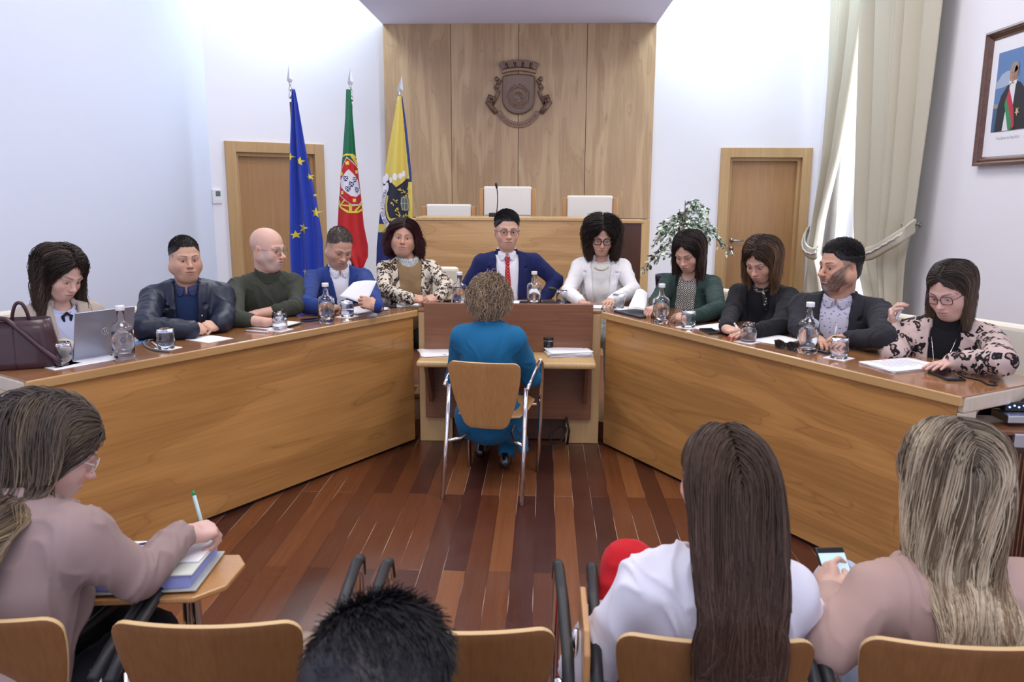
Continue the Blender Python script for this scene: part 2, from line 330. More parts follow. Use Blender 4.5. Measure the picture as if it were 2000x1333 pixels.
def skin_cols(ids, verts, fr, sp):
    sk = np.array(sp.get('skin', (0.62, 0.36, 0.27)))*TONE; n = len(ids); c = np.tile(sk, (n, 1)); q = fr.loc(verts)
    red = sk*np.array([1.03, .80, .76]); lip = np.array(sp.get('lip', (sk[0]*.80, sk[1]*.52, sk[2]*.55)))
    def blob(cx, cy, cz, r): return np.exp(-((np.abs(q[:, 0])-cx)**2+(q[:, 1]-cy)**2+(q[:, 2]-cz)**2)/(r*r))[:, None]
    c = c*(1-.55*blob(.036, .08, -.034, .022))+red*.55*blob(.036, .08, -.034, .022)
    c = np.where((ids == 2)[:, None], sk*.5+red*.5, c); c = np.where((ids == 3)[:, None], sk*.35, c)
    ax, y, z = np.abs(q[:, 0]), q[:, 1], q[:, 2]; S = lambda d, w=.0012: 1/(1+np.exp(np.clip(d/w, -30, 30)))[:, None]   # soft masks in the head's own frame
    front = S(.07-y, .003)
    lw = np.maximum(0, 1-(ax/.0245)**2); mk = S(np.abs(z+.0685-.001*(ax/.02)**2)-.0062*np.sqrt(lw)-.0004)*S(ax-.024)*front*sp.get('lipk', .85); c = c*(1-mk)+lip*mk
    mk = S(np.abs(z+.0677-.0015*(ax/.02)**2)-.0011, .0007)*S(ax-.0215)*front*.8; c = c*(1-mk)+lip*.35*mk
    ez = (ax-.0305)/.0155; top = -.0035+.0072*(1-ez**2); mk = S(np.abs(z-top)-.0012, .0008)*S(np.abs(ez)*.0155-.0155)*front*sp.get('lash', .75); c = c*(1-mk)+sk*.18*mk
    mk = S(np.abs(z+.0115)-.003, .002)*S(np.abs(ax-.031)-.014, .003)*front*.22; c = c*(1-mk)+sk*.55*mk
    bc = np.array(sp.get('brow', (0.05, 0.03, 0.02))); bx = np.clip((ax-.012)/.036, 0, 1); zc = .0175+.0065*np.sin(bx*2.2)
    mk = S(np.abs(z-zc)-.0036*(1-.45*bx), .0009)*S(np.abs(ax-.031)-.0195)*front*sp.get('browk', .97); c = c*(1-mk)+bc*mk
    bd = sp.get('beard')
    if bd is not None:   # (colour, strength, colour at the chin)
        ang = (q[:, 2] < -.0475+np.maximum(0, np.abs(q[:, 0])-.034)*1.5) & (q[:, 1] > .002) & (np.abs(q[:, 0]) < .085) & (q[:, 2] > -.105-.30*np.maximum(0, .06-q[:, 1])*0-(q[:, 1] > .045)*.02+np.maximum(0, .05-q[:, 1])*.9)
        mo = (q[:, 2] > -.058) & (np.abs(q[:, 0]) < .028) & (q[:, 1] > .07) & (q[:, 2] > -.046)
        axx = np.abs(q[:, 0]); yy_ = q[:, 1]; zz_ = q[:, 2]; dd = np.minimum.reduce([-.0475+np.maximum(0, axx-.034)*1.5-zz_, yy_-.000, zz_+.106+(yy_ > .045)*.02-np.maximum(0, .05-yy_)*.9, .09-axx+0*zz_])
        lipd = np.maximum(np.abs(zz_+.069)-.0068, axx-.024); mk = np.clip(dd/.010, 0, 1)*np.clip(lipd/.002+.2, 0, 1); nz = .75+.25*wob(verts, 900, 3, 2); w_ = (mk*bd[1]*nz)[:, None]
        chin = np.exp(-((q[:, 0]/.020)**2+((q[:, 2]+.104)/.018)**2))[:, None]*(q[:, 1] > .04)[:, None]
        c = c*(1-w_)+w_*(np.array(bd[0])*(1-chin)+np.array(bd[2])*chin)
    st = sp.get('scalp')
    if st is not None:
        mk = scalp_mask(q, sp, burn=False)
        if sp.get('top_bald'): mk = mk & ((q[:, 2] < .07) | (q[:, 1] < -.06))
        w_ = (mk*st[1]*(.8+.2*wob(verts, 700, 5, 2)))[:, None]; c = c*(1-w_)+w_*np.array(st[0])
    c = c*(1+.035*wob(verts, 60, 11)[:, None]); return np.clip(c, 0, 1)
def hairl(x, sp):
    hl = sp.get('hairline', .062); v_ = sp.get('vee', 0); return hl-v_*x-(0 if v_ else 1.1)*np.maximum(0, x-.035)
def scalp_mask(q, sp, up=0.0, burn=True):
    hl = sp.get('hairline', .062)
    x, y, z = np.abs(q[:, 0]), q[:, 1], q[:, 2]
    front = z > hairl(x, sp)+up
    temple = (y < .046) & (z > -.012+up) 
    back = (y < -.018) & (z > -.075+up) & ~((x > .066) & (z < .02) & (y > -.03))
    return (front & (y > -.2)) | (temple & (z > .012)) | (back) | ((y < .028) & (y > .012) & (z > -.03) & (x > .06) & burn)
def eyeballs(fr, sp):
    out = []; iris = np.array(EYE[sp.get('eye', 'dark')]); lk = sp.get('look', (0, 0))
    for q in (-1, 1):
        c = fr.p(q*.0305, .0775, -.0045); d0 = nrm(fr.R@V(lk[0], 1, lk[1])); a = nrm(np.cross(d0, V(0, 0, 1))); b = np.cross(a, d0); r = .0122*fr.s
        th = np.array([0, .12, .24, .245, .48, .52, .6, .9, 1.3, 1.8, 2.4, PI]); vs = []; cs = []
        for t in th:
            for k in range(16):
                vs.append(c+r*(d0*math.cos(t)+(a*math.cos(k*PI/8)+b*math.sin(k*PI/8))*math.sin(t)))
                cs.append((.01, .01, .01) if t < .243 else iris if t < .50 else (.42, .40, .39))
        f = [(i*16+k, i*16+(k+1) % 16, (i+1)*16+(k+1) % 16, (i+1)*16+k) for i in range(len(th)-1) for k in range(16)]
        out.append((np.array(vs), np.array(f), np.array(cs, float)))
    return out

# hands -------------------------------------------------------------
FING = [(.027, .086, .041, .024, .019, .0082), (.009, .091, .045, .028, .019, .0084), (-.010, .087, .041, .026, .019, .0080), (-.027, .077, .032, .019, .017, .0070)]
POSE = {  # per finger (mcp, pip, dip) bends in degrees, thumb (three points: x to thumb side, y along, z back of hand), spread
    'flat':  ([(4, 8, 5)]*4, [(.024, .018, -.004), (.046, .048, -.010), (.056, .078, -.012)], 1.0),
    'relax': ([(22, 28, 15), (28, 32, 18), (33, 36, 20), (36, 38, 22)], [(.024, .018, -.006), (.044, .046, -.018), (.046, .076, -.026)], .8),
    'pen':   ([(42, 40, 22), (52, 52, 30), (62, 68, 40), (66, 72, 42)], [(.024, .018, -.008), (.044, .048, -.026), (.034, .080, -.040)], .6),
    'grip':  ([(48, 55, 30), (54, 58, 34), (58, 62, 36), (60, 64, 38)], [(.024, .018, -.008), (.042, .048, -.026), (.030, .078, -.038)], .6),
    'clasp': ([(38, 62, 30), (40, 62, 30), (42, 62, 30), (44, 62, 30)], [(.024, .018, -.006), (.040, .050, -.004), (.030, .078, -.006)], 1.25),
    'pinch': ([(52, 42, 18), (48, 46, 20), (40, 46, 24), (34, 44, 24)], [(.024, .018, -.010), (.042, .050, -.030), (.032, .082, -.046)], .8),
}
def hand_into(F, W, d, nb, right, pose, s=1.0, cid=1):
    d = nrm(d); nb = nrm(np.array(nb)-d*np.dot(nb, d)); t = np.cross(nb, d)*(1 if right else -1); R = np.stack([t, d, nb], 1); fr = Frame(W, R, s)
    curl, th, spr = POSE[pose]; P = fr.p; tips = []
    for (x, y, a, b, c, r), (m, p, q) in zip(FING, curl):
        kn = V(x, y, 0); F.cap(P(x*.55, .008, -.001), P(*kn), .0125*s, .0105*s, .012*s, cid); F.cap(P(x*.6, .02, -.008), P(x, y-.018, -.007), .0115*s, .0095*s, .012*s, cid)
        ang = 0; pt = kn; sx = x*.10*spr/.027
        for L, bend, r1, r2 in ((a, m, r*1.05, r*.98), (b, p, r*.98, r*.9), (c, q, r*.9, r*.80)):
            ang += math.radians(bend); dv = nrm(V(sx*math.cos(ang), math.cos(ang), -math.sin(ang))); nx = pt+dv*L
            F.cap(P(*pt), P(*nx), r1*s, r2*s, .003*s, cid); pt = nx
        tips.append((P(*pt), fr.R@dv))
    F.cap(P(0, -.012, 0), P(0, .03, -.002), .021*s, .022*s, .015*s, cid)
    F.cap(P(*th[0]), P(*th[1]), .0135*s, .0105*s, .012*s, cid); F.cap(P(*th[1]), P(*th[2]), .0102*s, .0078*s, .004*s, cid)
    return fr, tips, P(*th[2])
def nails(tips, s, col):
    out = []
    for p, d in tips:
        pass
    return out

# hair --------------------------------------------------------------
def tubes(P, r0, r1, col, seg=3):
    """P: strands x points x 3"""
    n, m, _ = P.shape; T = np.gradient(P, axis=1); T /= np.linalg.norm(T, axis=2, keepdims=True)+1e-9
    up = np.cross(T, np.tile(V(.3, .5, .81), (n, m, 1))); up /= np.linalg.norm(up, axis=2, keepdims=True)+1e-9; b = np.cross(T, up)
    t = np.linspace(0, 1, m); rad = (r0*(1-t**2)+r1*t**2)[None, :, None]*(np.ones((n, 1, 1)))
    vs = np.stack([P+rad*(up*math.cos(2*PI*k/seg)+b*math.sin(2*PI*k/seg)) for k in range(seg)], 2).reshape(-1, 3)
    i = np.arange(n)[:, None, None]*m*seg; j = np.arange(m-1)[None, :, None]*seg; k = np.arange(seg)[None, None, :]; k2 = (k+1) % seg
    F = np.stack(np.broadcast_arrays(i+j+k, i+j+k2, i+j+seg+k2, i+j+seg+k), -1).reshape(-1, 4)
    C = np.repeat(col.reshape(n, -1, 3) if col.ndim == 3 else np.repeat(col[:, None, :], m, 1), seg, axis=1).reshape(-1, 3)
    return vs, F, C
def scalp_roots(n, sp, rg, part=0.0):
    out = []
    while len(out) < n:
        d = rg.randn(4000, 3); d /= np.linalg.norm(d, axis=1)[:, None]; q = d*np.array([.075, .096, .085])+np.array([0, -.014, .036])
        out += list(q[scalp_mask(q, sp)])
    return np.array(out[:n])
def grow(fr, sp, colliders, rg):
    """long hair; sp keys: n, len, part, wave (amp, freq), vol, base/tip colours, side bias, fringe"""
    n = sp.get('n', 1400); m = sp.get('m', 16); q = scalp_roots(n, sp, rg); part = sp.get('part', 0.0)
    L = (sp['len']-1.0*np.clip(.10-q[:, 2], 0, .2))*(.78+.27*rg.rand(n)**.7); side = np.sign(q[:, 0]-part+rg.randn(n)*.002)
    layer = sp.get('vol', .016)*rg.rand(n)**.8
    ctr = np.array([0, -.014, .036]); rad = np.array([.075, .096, .085]); p = ctr+(q-ctr)*(1+(.006+layer*.7)/.085)[:, None]; P = [p.copy()]; g = fr.R.T@V(0, 0, -1)
    lift = sp.get('lift', 0.0); back = sp.get('back', .35)
    dirn = np.stack([side*(.9+.2*rg.rand(n)), -back*np.ones(n)+.15*rg.randn(n), lift*np.ones(n)+.05*rg.randn(n)], 1)
    fb = sp.get('straightback', 0)
    if fb: dirn = np.stack([.25*np.sign(q[:, 0])*np.ones(n), -np.ones(n), .15*np.ones(n)], 1)
    step = L/(m-1)
    for i in range(m-1):
        t = i/(m-1)
        rel = (p-ctr)/(rad+layer[:, None]); nn = rel/(rad); nn /= np.linalg.norm(nn, axis=1)[:, None]; k0 = np.linalg.norm(rel, axis=1)
        upn = np.clip(-(nn@g), 0, 1)[:, None]*np.exp(-((k0-1)/.35).clip(0, 9))[:, None]; dv = g*(1-.75*upn)+dirn*upn*1.3
        if sp.get('tuck'): dv = dv+np.array([0, -1, 0])*(sp['tuck']*np.clip((p[:, 1]+.02)/.08, 0, 1)*(t < .5))[:, None]
        near = (k0 < 1.12)[:, None]; tang = dv-nn*np.sum(dv*nn, 1)[:, None]*1.0; dv = np.where(near & (np.sum(dv*nn, 1)[:, None] < 0), tang, dv)
        dv /= np.linalg.norm(dv, axis=1)[:, None]+1e-9; p = p+dv*step[:, None]
        rel = (p-ctr)/(rad+layer[:, None]); k0 = np.linalg.norm(rel, axis=1); p = np.where((k0 < 1)[:, None], ctr+(p-ctr)/np.maximum(k0, .2)[:, None], p)
        # keep the face clear
        below = (p[:, 2] < hairl(np.abs(p[:, 0]), sp)-.002) & (p[:, 2] > -.16)
        fc = (p[:, 1] > .035) & (np.abs(p[:, 0]) < sp.get('clear', .062)) & (p[:, 2] < .03) & below
        p[:, 0] = np.where(fc, np.where(side > 0, 1, -1)*(sp.get('clear', .062)+layer*.5), p[:, 0]); yl = sp.get('ylim', .040)+layer*.6
        p[:, 1] = np.where(below & (p[:, 1] > yl), yl+(p[:, 1]-yl)*.55, p[:, 1])
        P.append(p.copy())
    P = np.stack(P, 1)*fr.s; P = P@fr.R.T+fr.o
    t = np.linspace(0, 1, m)[None, :]; amp, fq = sp.get('wave', (.004, 5)); ph = rg.rand(n, 1)*6.28; cell = sp.get('cell', 46); qq = np.floor((q+rg.randn(n, 3)*.004)*cell).astype(int); grp = np.abs(qq[:, 0]*73+qq[:, 1]*179+qq[:, 2]*283+(side > 0)*37) % 997; gp = rg.rand(1000)*6.28
    coh = sp.get('coh', .8); ph = gp[grp][:, None]*coh+ph*(1-coh)*1.2
    Lx = L[:, None]*t; ax1 = fr.R[:, 0]; ax2 = fr.R[:, 1]
    env = np.minimum(1, t*2.2)*amp
    P = P+(np.sin(Lx*fq*6.28+ph)*env)[..., None]*ax1+(np.cos(Lx*fq*6.28+ph)*env)[..., None]*ax2+(rg.randn(n, 1)*sp.get('stray', .003)*t)[..., None]*nrm(V(1, .3, .2))
    ck = sp.get('clump', .5)
    if ck:
        cnt = np.bincount(grp, minlength=1000).astype(float); G = np.zeros((1000,)+P.shape[1:]); np.add.at(G, grp, P); G /= np.maximum(cnt, 1)[:, None, None]; d_ = G[grp]-P; dl = np.linalg.norm(d_, axis=2, keepdims=True)
        P = P+d_*np.where(dl < .05, ck*(t[..., None]**.8)*(.6+.4*rg.rand(n, 1, 1)), 0)
    for kind, a, b, r in colliders:   # capsule colliders (shoulders, back)
        ab = b-a; tt = np.clip(((P-a)@ab)/max(ab@ab, 1e-9), 0, 1); v = P-a-tt[..., None]*ab; d = np.linalg.norm(v, axis=-1)+1e-9; rr = r+.004+layer[:, None]*.6
        P = np.where(((d < rr) & (d > rr*sp.get('deep', .42)))[..., None], a+tt[..., None]*ab+v*(rr/d)[..., None], P)
    if sp.get('drape'):
        B_ = sp['_B']; Q = (P-B_.o)@B_.R/B_.s; k = np.clip((.05-Q[..., 2])/.14, 0, 1); k = k*k*(3-2*k)*(q[:, 1] < .04)[:, None]; ty = sp['drape']-(layer*.8)[:, None]-.02*np.clip(-Q[..., 2]/.2, 0, 1)
        Q[..., 1] = np.where(Q[..., 1] > ty, Q[..., 1]*(1-k)+ty*k, Q[..., 1]); P = (Q*B_.s)@B_.R.T+B_.o
    if sp.get('flip'): P = P+(side[:, None]*t**5*sp['flip'])[..., None]*ax1
    if sp.get('narrow'): P[..., 0] = fr.o[0]+(P[..., 0]-fr.o[0])*(1-sp['narrow']*t**1.2)
    if sp.get('over'):
        z0, z1, yy = sp['over']; k = np.clip((z0-P[..., 2])/(z0-z1), 0, 1); k = k*k*(3-2*k); P[..., 1] = np.where(P[..., 1] > yy, P[..., 1]*(1-k)+(yy-.02*rg.rand(n, 1))*k, P[..., 1])
    b0 = np.array(sp['base']); b1 = np.array(sp.get('tip', sp['base'])); hi = np.array(sp.get('high', b1)); 
    tt = np.linspace(0, 1, m)[None, :, None]**1.3; rnd = (.45*rg.rand(n)+.55*rg.rand(1000)[grp])[:, None, None]; hl = (rg.rand(1000)[grp] < sp.get('hfrac', .2))[:, None, None]
    C = (b0*(1-tt)+b1*tt)*(.6+.8*rnd); C = np.where(hl, C*(1-.75*np.minimum(1, tt*2+.25))+hi*(.75+.4*rnd)*.75*np.minimum(1, tt*2+.25), C)
    return tubes(P, sp.get('r0', .0022), sp.get('r1', .0007), np.clip(C, 0, 1))
def hair_cap(fr, sp, h, th=.008, extra=None):
    F = Field(fr.o-.15*fr.s-.02, fr.o+.16*fr.s+.02, h); s = fr.s
    F.ell(fr.p(0, -.016, .037), (np.array([.0735, .094, .083])+th)*s, fr.R, .005, 1); F.ell(fr.p(0, .018, .032), (np.array([.066, .070, .070])+th)*s, fr.R, .02, 1)
    F.ell(fr.p(0, -.035, -.02), (np.array([.066, .066, .065])+th*.8)*s, fr.R, .02, 1)
    for (c, r) in (extra or []): F.ell(fr.p(*c), np.array(r)*s, fr.R, .015, 1)
    hl = sp.get('hairline', .062)
    def cut(P):
        q = fr.loc(P); x = np.abs(q[..., 0]); y = q[..., 1]; z = q[..., 2]
        f = np.minimum(y-(.040-.25*np.maximum(0, z)), hairl(x, sp)-z)   # face window
        f2 = np.minimum(y-.012, .006-z); f3 = np.minimum(np.minimum(y+.028, .022-z), x-.058) if sp.get('earfree', 1) else -1.0+0*x
        nape = -.078-z+.0*x; return -np.maximum(np.maximum(f, f2), np.maximum(f3, nape))*s
    F.op(cut, F.lo, F.lo+F.n*h, .004, 0, 'sub')
    v, f, ids = F.mesh(); c0 = np.array(sp['base']); col = np.tile(c0, (len(v), 1))*(1+.25*wob(v, 200, 4)[:, None])
    nn = normals(v, f); v = v+nn*(sp.get('lump', .0015)*wob(v, sp.get('lumpf', 160), 8))[:, None]; return v, f, np.clip(col, 0, 1)
def short_hair(fr, sp, rg):
    n = sp.get('n', 1800); q = scalp_roots(n, sp, rg)
    if sp.get('thin'): q = q[(q[:, 2] < .075) | (rg.rand(n) < sp['thin'])]; n = len(q)
    m = 5; base = np.array([0, -.014, .036]); nn = (q-base)/np.array([.075, .096, .085])**2; nn /= np.linalg.norm(nn, axis=1)[:, None]
    fl = np.array(sp.get('flow', (.3, .8, .2))); q = base+(q-base)*(1+sp.get('off', .04)); sd = sp.get('slen', .022)*(.7+.6*rg.rand(n)); top = np.clip((q[:, 2]-.02)/.06, .25, 1); sd = sd*top
    P = []; p = q.copy(); tv = np.tile(fl, (n, 1))+.16*rg.randn(n, 3); tv[:, 2] = np.where(q[:, 2] < .05, -.8, tv[:, 2])
    for i in range(m):
        P.append(p.copy()); d = nn*(.45-.12*i)*sp.get('stand', 1)+(tv-nn*np.sum(tv*nn, 1)[:, None])*(.35+.25*i); d /= np.linalg.norm(d, axis=1)[:, None]; p = p+d*(sd/(m-1))[:, None]
    P = np.stack(P, 1)*fr.s@fr.R.T+fr.o; b = np.array(sp['base']); g = np.array(sp.get('grey', sp['base'])); sidew = np.clip((.055-q[:, 2])/.05, 0, 1)[:, None]
    C = (b*(1-sidew)+g*sidew)*(.7+.6*rg.rand(n, 1)); return tubes(P, sp.get('r0', .0016), .0005, np.clip(C, 0, 1))
def curly(fr, sp, rg):
    """loose corkscrew curls all over the head"""
    n = sp.get('n', 900); m = 26; q = scalp_roots(n, dict(sp, hairline=sp.get('hairline', .05)), rg); base = np.array([0, -.014, .036]); nn = (q-base); nn /= np.linalg.norm(nn, axis=1)[:, None]
    g = fr.R.T@V(0, 0, -1); L = sp['len']*(.6+.6*rg.rand(n)); p = q.copy(); P = []; A = sp['wave'][0]; fq = sp['wave'][1]; ph = rg.rand(n)*6.28; v0 = nn*1.0+.35*rg.randn(n, 3)
    a = np.cross(nn, np.array([.2, .3, .9])); a /= np.linalg.norm(a, axis=1)[:, None]; b = np.cross(nn, a)
    for i in range(m):
        t = i/(m-1); off = (A*np.minimum(1, t*4))*(.6+.8*rg.rand(1)); P.append(p+a*(np.sin(ph+L*t*fq*6.28)*off)[:, None]+b*(np.cos(ph+L*t*fq*6.28)*off)[:, None])
        d = v0*(1-t)**1.2*1.1+g*(.25+1.2*t); d /= np.linalg.norm(d, axis=1)[:, None]; p = p+d*(L/(m-1))[:, None]
        k0 = np.linalg.norm((p-base)/np.array([.08, .10, .09]), axis=1); p = np.where((k0 < 1)[:, None], base+(p-base)/k0[:, None], p)
    P = np.stack(P, 1)*fr.s@fr.R.T+fr.o; b0 = np.array(sp['base']); b1 = np.array(sp.get('tip', b0)); tt = np.linspace(0, 1, m)[None, :, None]
    C = (b0*(1-tt)+b1*tt)*(.30+1.3*rg.rand(n, 1, 1)); return tubes(P, sp.get('r0', .0024), .0012, np.clip(C, 0, 1))
# ------------------------------------------------------------------ people
def ik(S, W, l1, l2, pole):
    d = W-S; L = np.linalg.norm(d); mx = (l1+l2)*.999
    if L > mx: l1 *= L/mx; l2 *= L/mx
    a = (l1*l1-l2*l2+L*L)/(2*L); hh = math.sqrt(max(l1*l1-a*a, 1e-6)); u = d/L; pv = np.array(pole, float); pv = nrm(pv-u*np.dot(pv, u)); return S+u*a+pv*hh
def torso_into(F, B, J, sp, off, cid=1, arms=(1, 1), sleeve=1.0, hem=-.60, armoff=None):
    w, fat = sp.get('w', 1.0), sp.get('fat', 0.0); s = B.s; P = B.p; e = lambda c, r, k=.03: F.ell(P(*c), (np.array(r)+off)*s, B.R, k, cid)
    ao = off if armoff is None else armoff
    e((0, .000, -.185), (.148*w, .100+fat*.5, .185)); e((0, -.022, -.10), (.150*w, .078+fat*.3, .10), .05)
    e((0, .012+fat*.3, -.36), (.128*w+fat, .098+fat, .17), .06); e((0, 0, -.50), (.158*w+fat, .118+fat*.8, .13), .06)
    sh = sp.get('pad', 0)
    for q, nm in ((1, 'R'), (-1, 'L')):
        S = J['S'+nm]; F.cap(P(q*.035, -.012, -.028), S+V(0, 0, -.004)+B.d(-q*.012, 0, 0), (.036+off)*s, (.044+off+sh)*s, .05, cid)
        if sp.get('fem'): e((q*.068, .080, -.215), (.058, .052, .060), .035)
        if arms[0 if q > 0 else 1]:
            E, W = J['E'+nm], J['W'+nm]; F.cap(S, E, (.043+ao*.8+sh)*s, (.036+ao)*s, .03, cid)
            We = E+(W-E)*sleeve; F.cap(E, We, (.037+ao)*s, (.037+ao*.9-.010*sleeve)*s, .02, cid)
def fold(v, f, amp, seed, fr=9.0):
    n = normals(v, f); a = wob(v*np.array([1, 1, .6]), fr, seed, 2); b = 1-np.abs(wob(v*np.array([1, 1, .45])+.1*wob(v, 5, seed+5)[:, None], fr*1.7, seed+1, 2))
    return v+n*(amp*(a*.8+np.clip(b, 0, 1)**4*1.6-.5))[:, None]
def bbox(J, B, pad=.12):
    pts = [J[k] for k in J]+[B.p(0, 0, -.66), B.p(.2, .16, -.6), B.p(-.2, .16, -.6), B.p(0, -.14, -.3), B.p(0, 0, .08)]
    return np.min(pts, 0)-pad, np.max(pts, 0)+pad
def garment(nm, m, B, J, sp, off, h=.007, root=None, cut=None, arms=(1, 1), sleeve=1.0, amp=.003, seed=1, colr=None, armoff=None, extra=None, neck=True, keep=None):
    lo, hi = bbox(J, B, .10+off); F = Field(lo, hi, h); torso_into(F, B, J, sp, off, 1, arms, sleeve, armoff=armoff)
    if extra: extra(F)
    q_ = None
    if cut is not None or keep is not None:
        _, P = F.sub(F.lo, F.lo+F.n*h); q_ = B.loc(P.reshape(-1, 3)).reshape(P.shape)
    if cut is not None:
        x, y, z = np.abs(q_[..., 0]), q_[..., 1], q_[..., 2]; zb, vw, lw, opn = cut['zb'], cut['vw'], cut.get('lw', .05), cut.get('open', 0.0)
        zt = -.015; hw = np.where(z > zb, opn+(vw-opn)*(z-zb)/(zt-zb), opn if opn > 0 else -1.0)
        if opn > 0: hw = np.where(z < zb, opn+(zb-z)*cut.get('flare', .1), hw)
        vj = F.v.copy(); wed = np.maximum.reduce([x-hw, .012-y, y-.165-sp.get('fat', 0)]); F.v = np.maximum(F.v, -wed)
        if lw > 0:
            l_ = lw*np.clip((z-zb)/.16, 0, 1)**.7; notch = (z > -.085) & (z < -.070); l_ = np.where(notch, l_*.55, l_); l_ = np.where(z >= -.070, lw*.85, l_)
            lap = np.maximum.reduce([vj-.0095, x-(hw+l_), hw-x-.002, .02-y, y-.175-sp.get('fat', 0), zb+.01-z, z-.03]); F.v = np.minimum(F.v, lap)
    if neck:
        nr = sp.get('neckr', .052)+.012; F.cap(B.p(0, -.006, -.012), B.p(0, .015, .16), nr*B.s, (nr+.02)*B.s, .006, 0, 'sub')
        if cut is not None and cut.get('collar', 1):
            r = np.sqrt(q_[..., 0]**2+(q_[..., 1]+.004)**2)*B.s; zc = q_[..., 2]
            ring = np.maximum.reduce([np.abs(r-(nr+.004-.10*zc))-.008, np.abs(zc-.006)-.030, q_[..., 1]-.030]); F.v = np.minimum(F.v, ring)
    if keep is not None: F.v = np.maximum(F.v, keep(q_))
    v, f, ids = F.mesh(); v = fold(v, f, amp, seed); o = np_mesh(nm, v, f, colr(B.loc(v), v) if colr else None, m, root); return o, F
def shirt_collar(m, B, nr, root, nm='shirt_collar', gap=.012, drop=.036):
    F = Field(B.o-.13, B.o+.13, .0035)
    def fn(P):
        q = B.loc(P.reshape(-1, 3)).reshape(P.shape); x = np.abs(q[..., 0]); r = np.sqrt(q[..., 0]**2+(q[..., 1]+.002)**2); z = q[..., 2]; y = q[..., 1]
        top = .046-.35*np.maximum(y, 0)-.1*np.maximum(y+.03, 0); stand = np.maximum.reduce([np.abs(r-(nr+.006-.08*z))-.0035, z-top, -.03-z, gap*.5-x-.2*np.maximum(-z, 0)+(-1)*(y < 0)])
        leaf = np.maximum.reduce([np.abs(r-(nr+.012-.14*z+.12*np.maximum(y-.02, 0)*(z < .01)))-.0032, z-top+.002, (-drop+.0-z)+np.abs(x-.038)*.55*(y > .02), gap*.5+.9*np.maximum(.02-z, 0)*.35-x+(-1)*(y < 0)])
        return np.minimum(stand, leaf)*B.s
    F.op(fn, F.lo+.01, F.lo+F.n*F.h-.01, 0, 1); v, f, i = F.mesh(); return np_mesh(nm, v, f, None, m, root)
def ring_neck(m, B, nr, root, nm, top=.035, th=.006, bot=-.02, h=.004):
    F = Field(B.o-.13, B.o+.13, h)
    def fn(P):
        q = B.loc(P.reshape(-1, 3)).reshape(P.shape); r = np.sqrt(q[..., 0]**2+(q[..., 1]+.002)**2); z = q[..., 2]; y = q[..., 1]
        return np.maximum.reduce([np.abs(r-(nr+.004-.10*np.minimum(z, .03)))-th, z-top+.3*np.maximum(y, 0), bot-z])*B.s
    F.op(fn, F.lo+.01, F.lo+F.n*F.h-.01, 0, 1); v, f, i = F.mesh(); v = fold(v, f, .0015, 3, 25); return np_mesh(nm, v, f, None, m, root)
def legs(m, B, J, root, sp, knee_dz=0, fl=.12, nm='trousers', spread=.09, knees=None, feet=None, h=.011, shoe=None):
    yw = sp['byaw']; fw = V(math.sin(yw), -math.cos(yw), 0); rt = np.cross(fw, V(0, 0, 1)); pel = B.p(0, 0, -.50); kn = {}; ft = {}
    for q, n_ in ((1, 'R'), (-1, 'L')):
        kn[n_] = pel+fw*.40+rt*q*spread+V(0, 0, -.03+knee_dz) if not knees or n_ not in knees else np.array(knees[n_]); 
        ft[n_] = V(kn[n_][0], kn[n_][1], fl+.06)+fw*.02 if not feet or n_ not in feet else np.array(feet[n_])
    pts = [pel]+list(kn.values())+list(ft.values()); F = Field(np.min(pts, 0)-.2, np.max(pts, 0)+.2, h)
    F.ell(pel-V(0, 0, .01), (.175*sp.get('w', 1), .14, .13), B.R, .04, 1)
    for q, n_ in ((1, 'R'), (-1, 'L')):
        F.cap(pel+rt*q*.085-V(0, 0, .02), kn[n_], .088, .066, .05, 1); F.cap(kn[n_], ft[n_]+V(0, 0, .03), .064, .050, .03, 1)
    v, f, i = F.mesh(); v = fold(v, f, .004, 7, 8); o = np_mesh(nm, v, f, None, m, root)
    for n_ in ('R', 'L'):
        S = Field(ft[n_]-.22, ft[n_]+.22, .007); a = ft[n_]+V(0, 0, -.018); S.cap(a-fw*.05, a+fw*.13-V(0, 0, .012), .036, .030, .02, 1); S.cap(a-fw*.03+V(0, 0, .03), a-fw*.03, .036, .036, .02, 1)
        S.op(lambda P: P[..., 2]-(ft[n_][2]-.055), S.lo, S.lo+S.n*S.h, 0, 0, 'sub'); v, f, i = S.mesh(); np_mesh('shoe', v, f, None, shoe or M_SHOE, root)
    return kn, ft
def specs(m, fr, root, r=.0225, ry=.019, th=.0016, round_=True, dz=-.002, lens=None, hinge=None):
    mb = MB(); n = 28; lm = []
    for q in (-1, 1):
        pts = []
        for k in range(n):
            a = 2*PI*k/n; ex = 1.0 if round_ else .6
            cx = math.copysign(abs(math.cos(a))**ex, math.cos(a))*r; cz = math.copysign(abs(math.sin(a))**ex, math.sin(a))*ry
            pts.append(fr.p(q*.0325+cx, .104-.12*max(0, abs(q*.0325+cx)-.02)-(.04*-cz if cz < 0 else 0), dz+cz))
        mb.tube(pts, th*fr.s, 6, closed=True)
        mb.tube([fr.p(q*(.0325+r*.98), .098, dz+.004), fr.p(q*.070, .085, dz+.005), fr.p(q*.079, .02, dz+.003), fr.p(q*.079, -.012, dz-.006)], th*.9*fr.s, 6)
        c = sum(pts)/n; lm.append(MB().add(pts+[c], [(k, (k+1) % n, n) for k in range(n)]))
    mb.tube([fr.p(-.011, .107, dz+.004), fr.p(0, .110, dz+.008), fr.p(.011, .107, dz+.004)], th*fr.s, 6)
    g = mb.build('glasses', m, root, world=True); [q_.build('lens', M_LENS, g) for q_ in lm]; return g
def fix_child(o): return o
BODYS = []
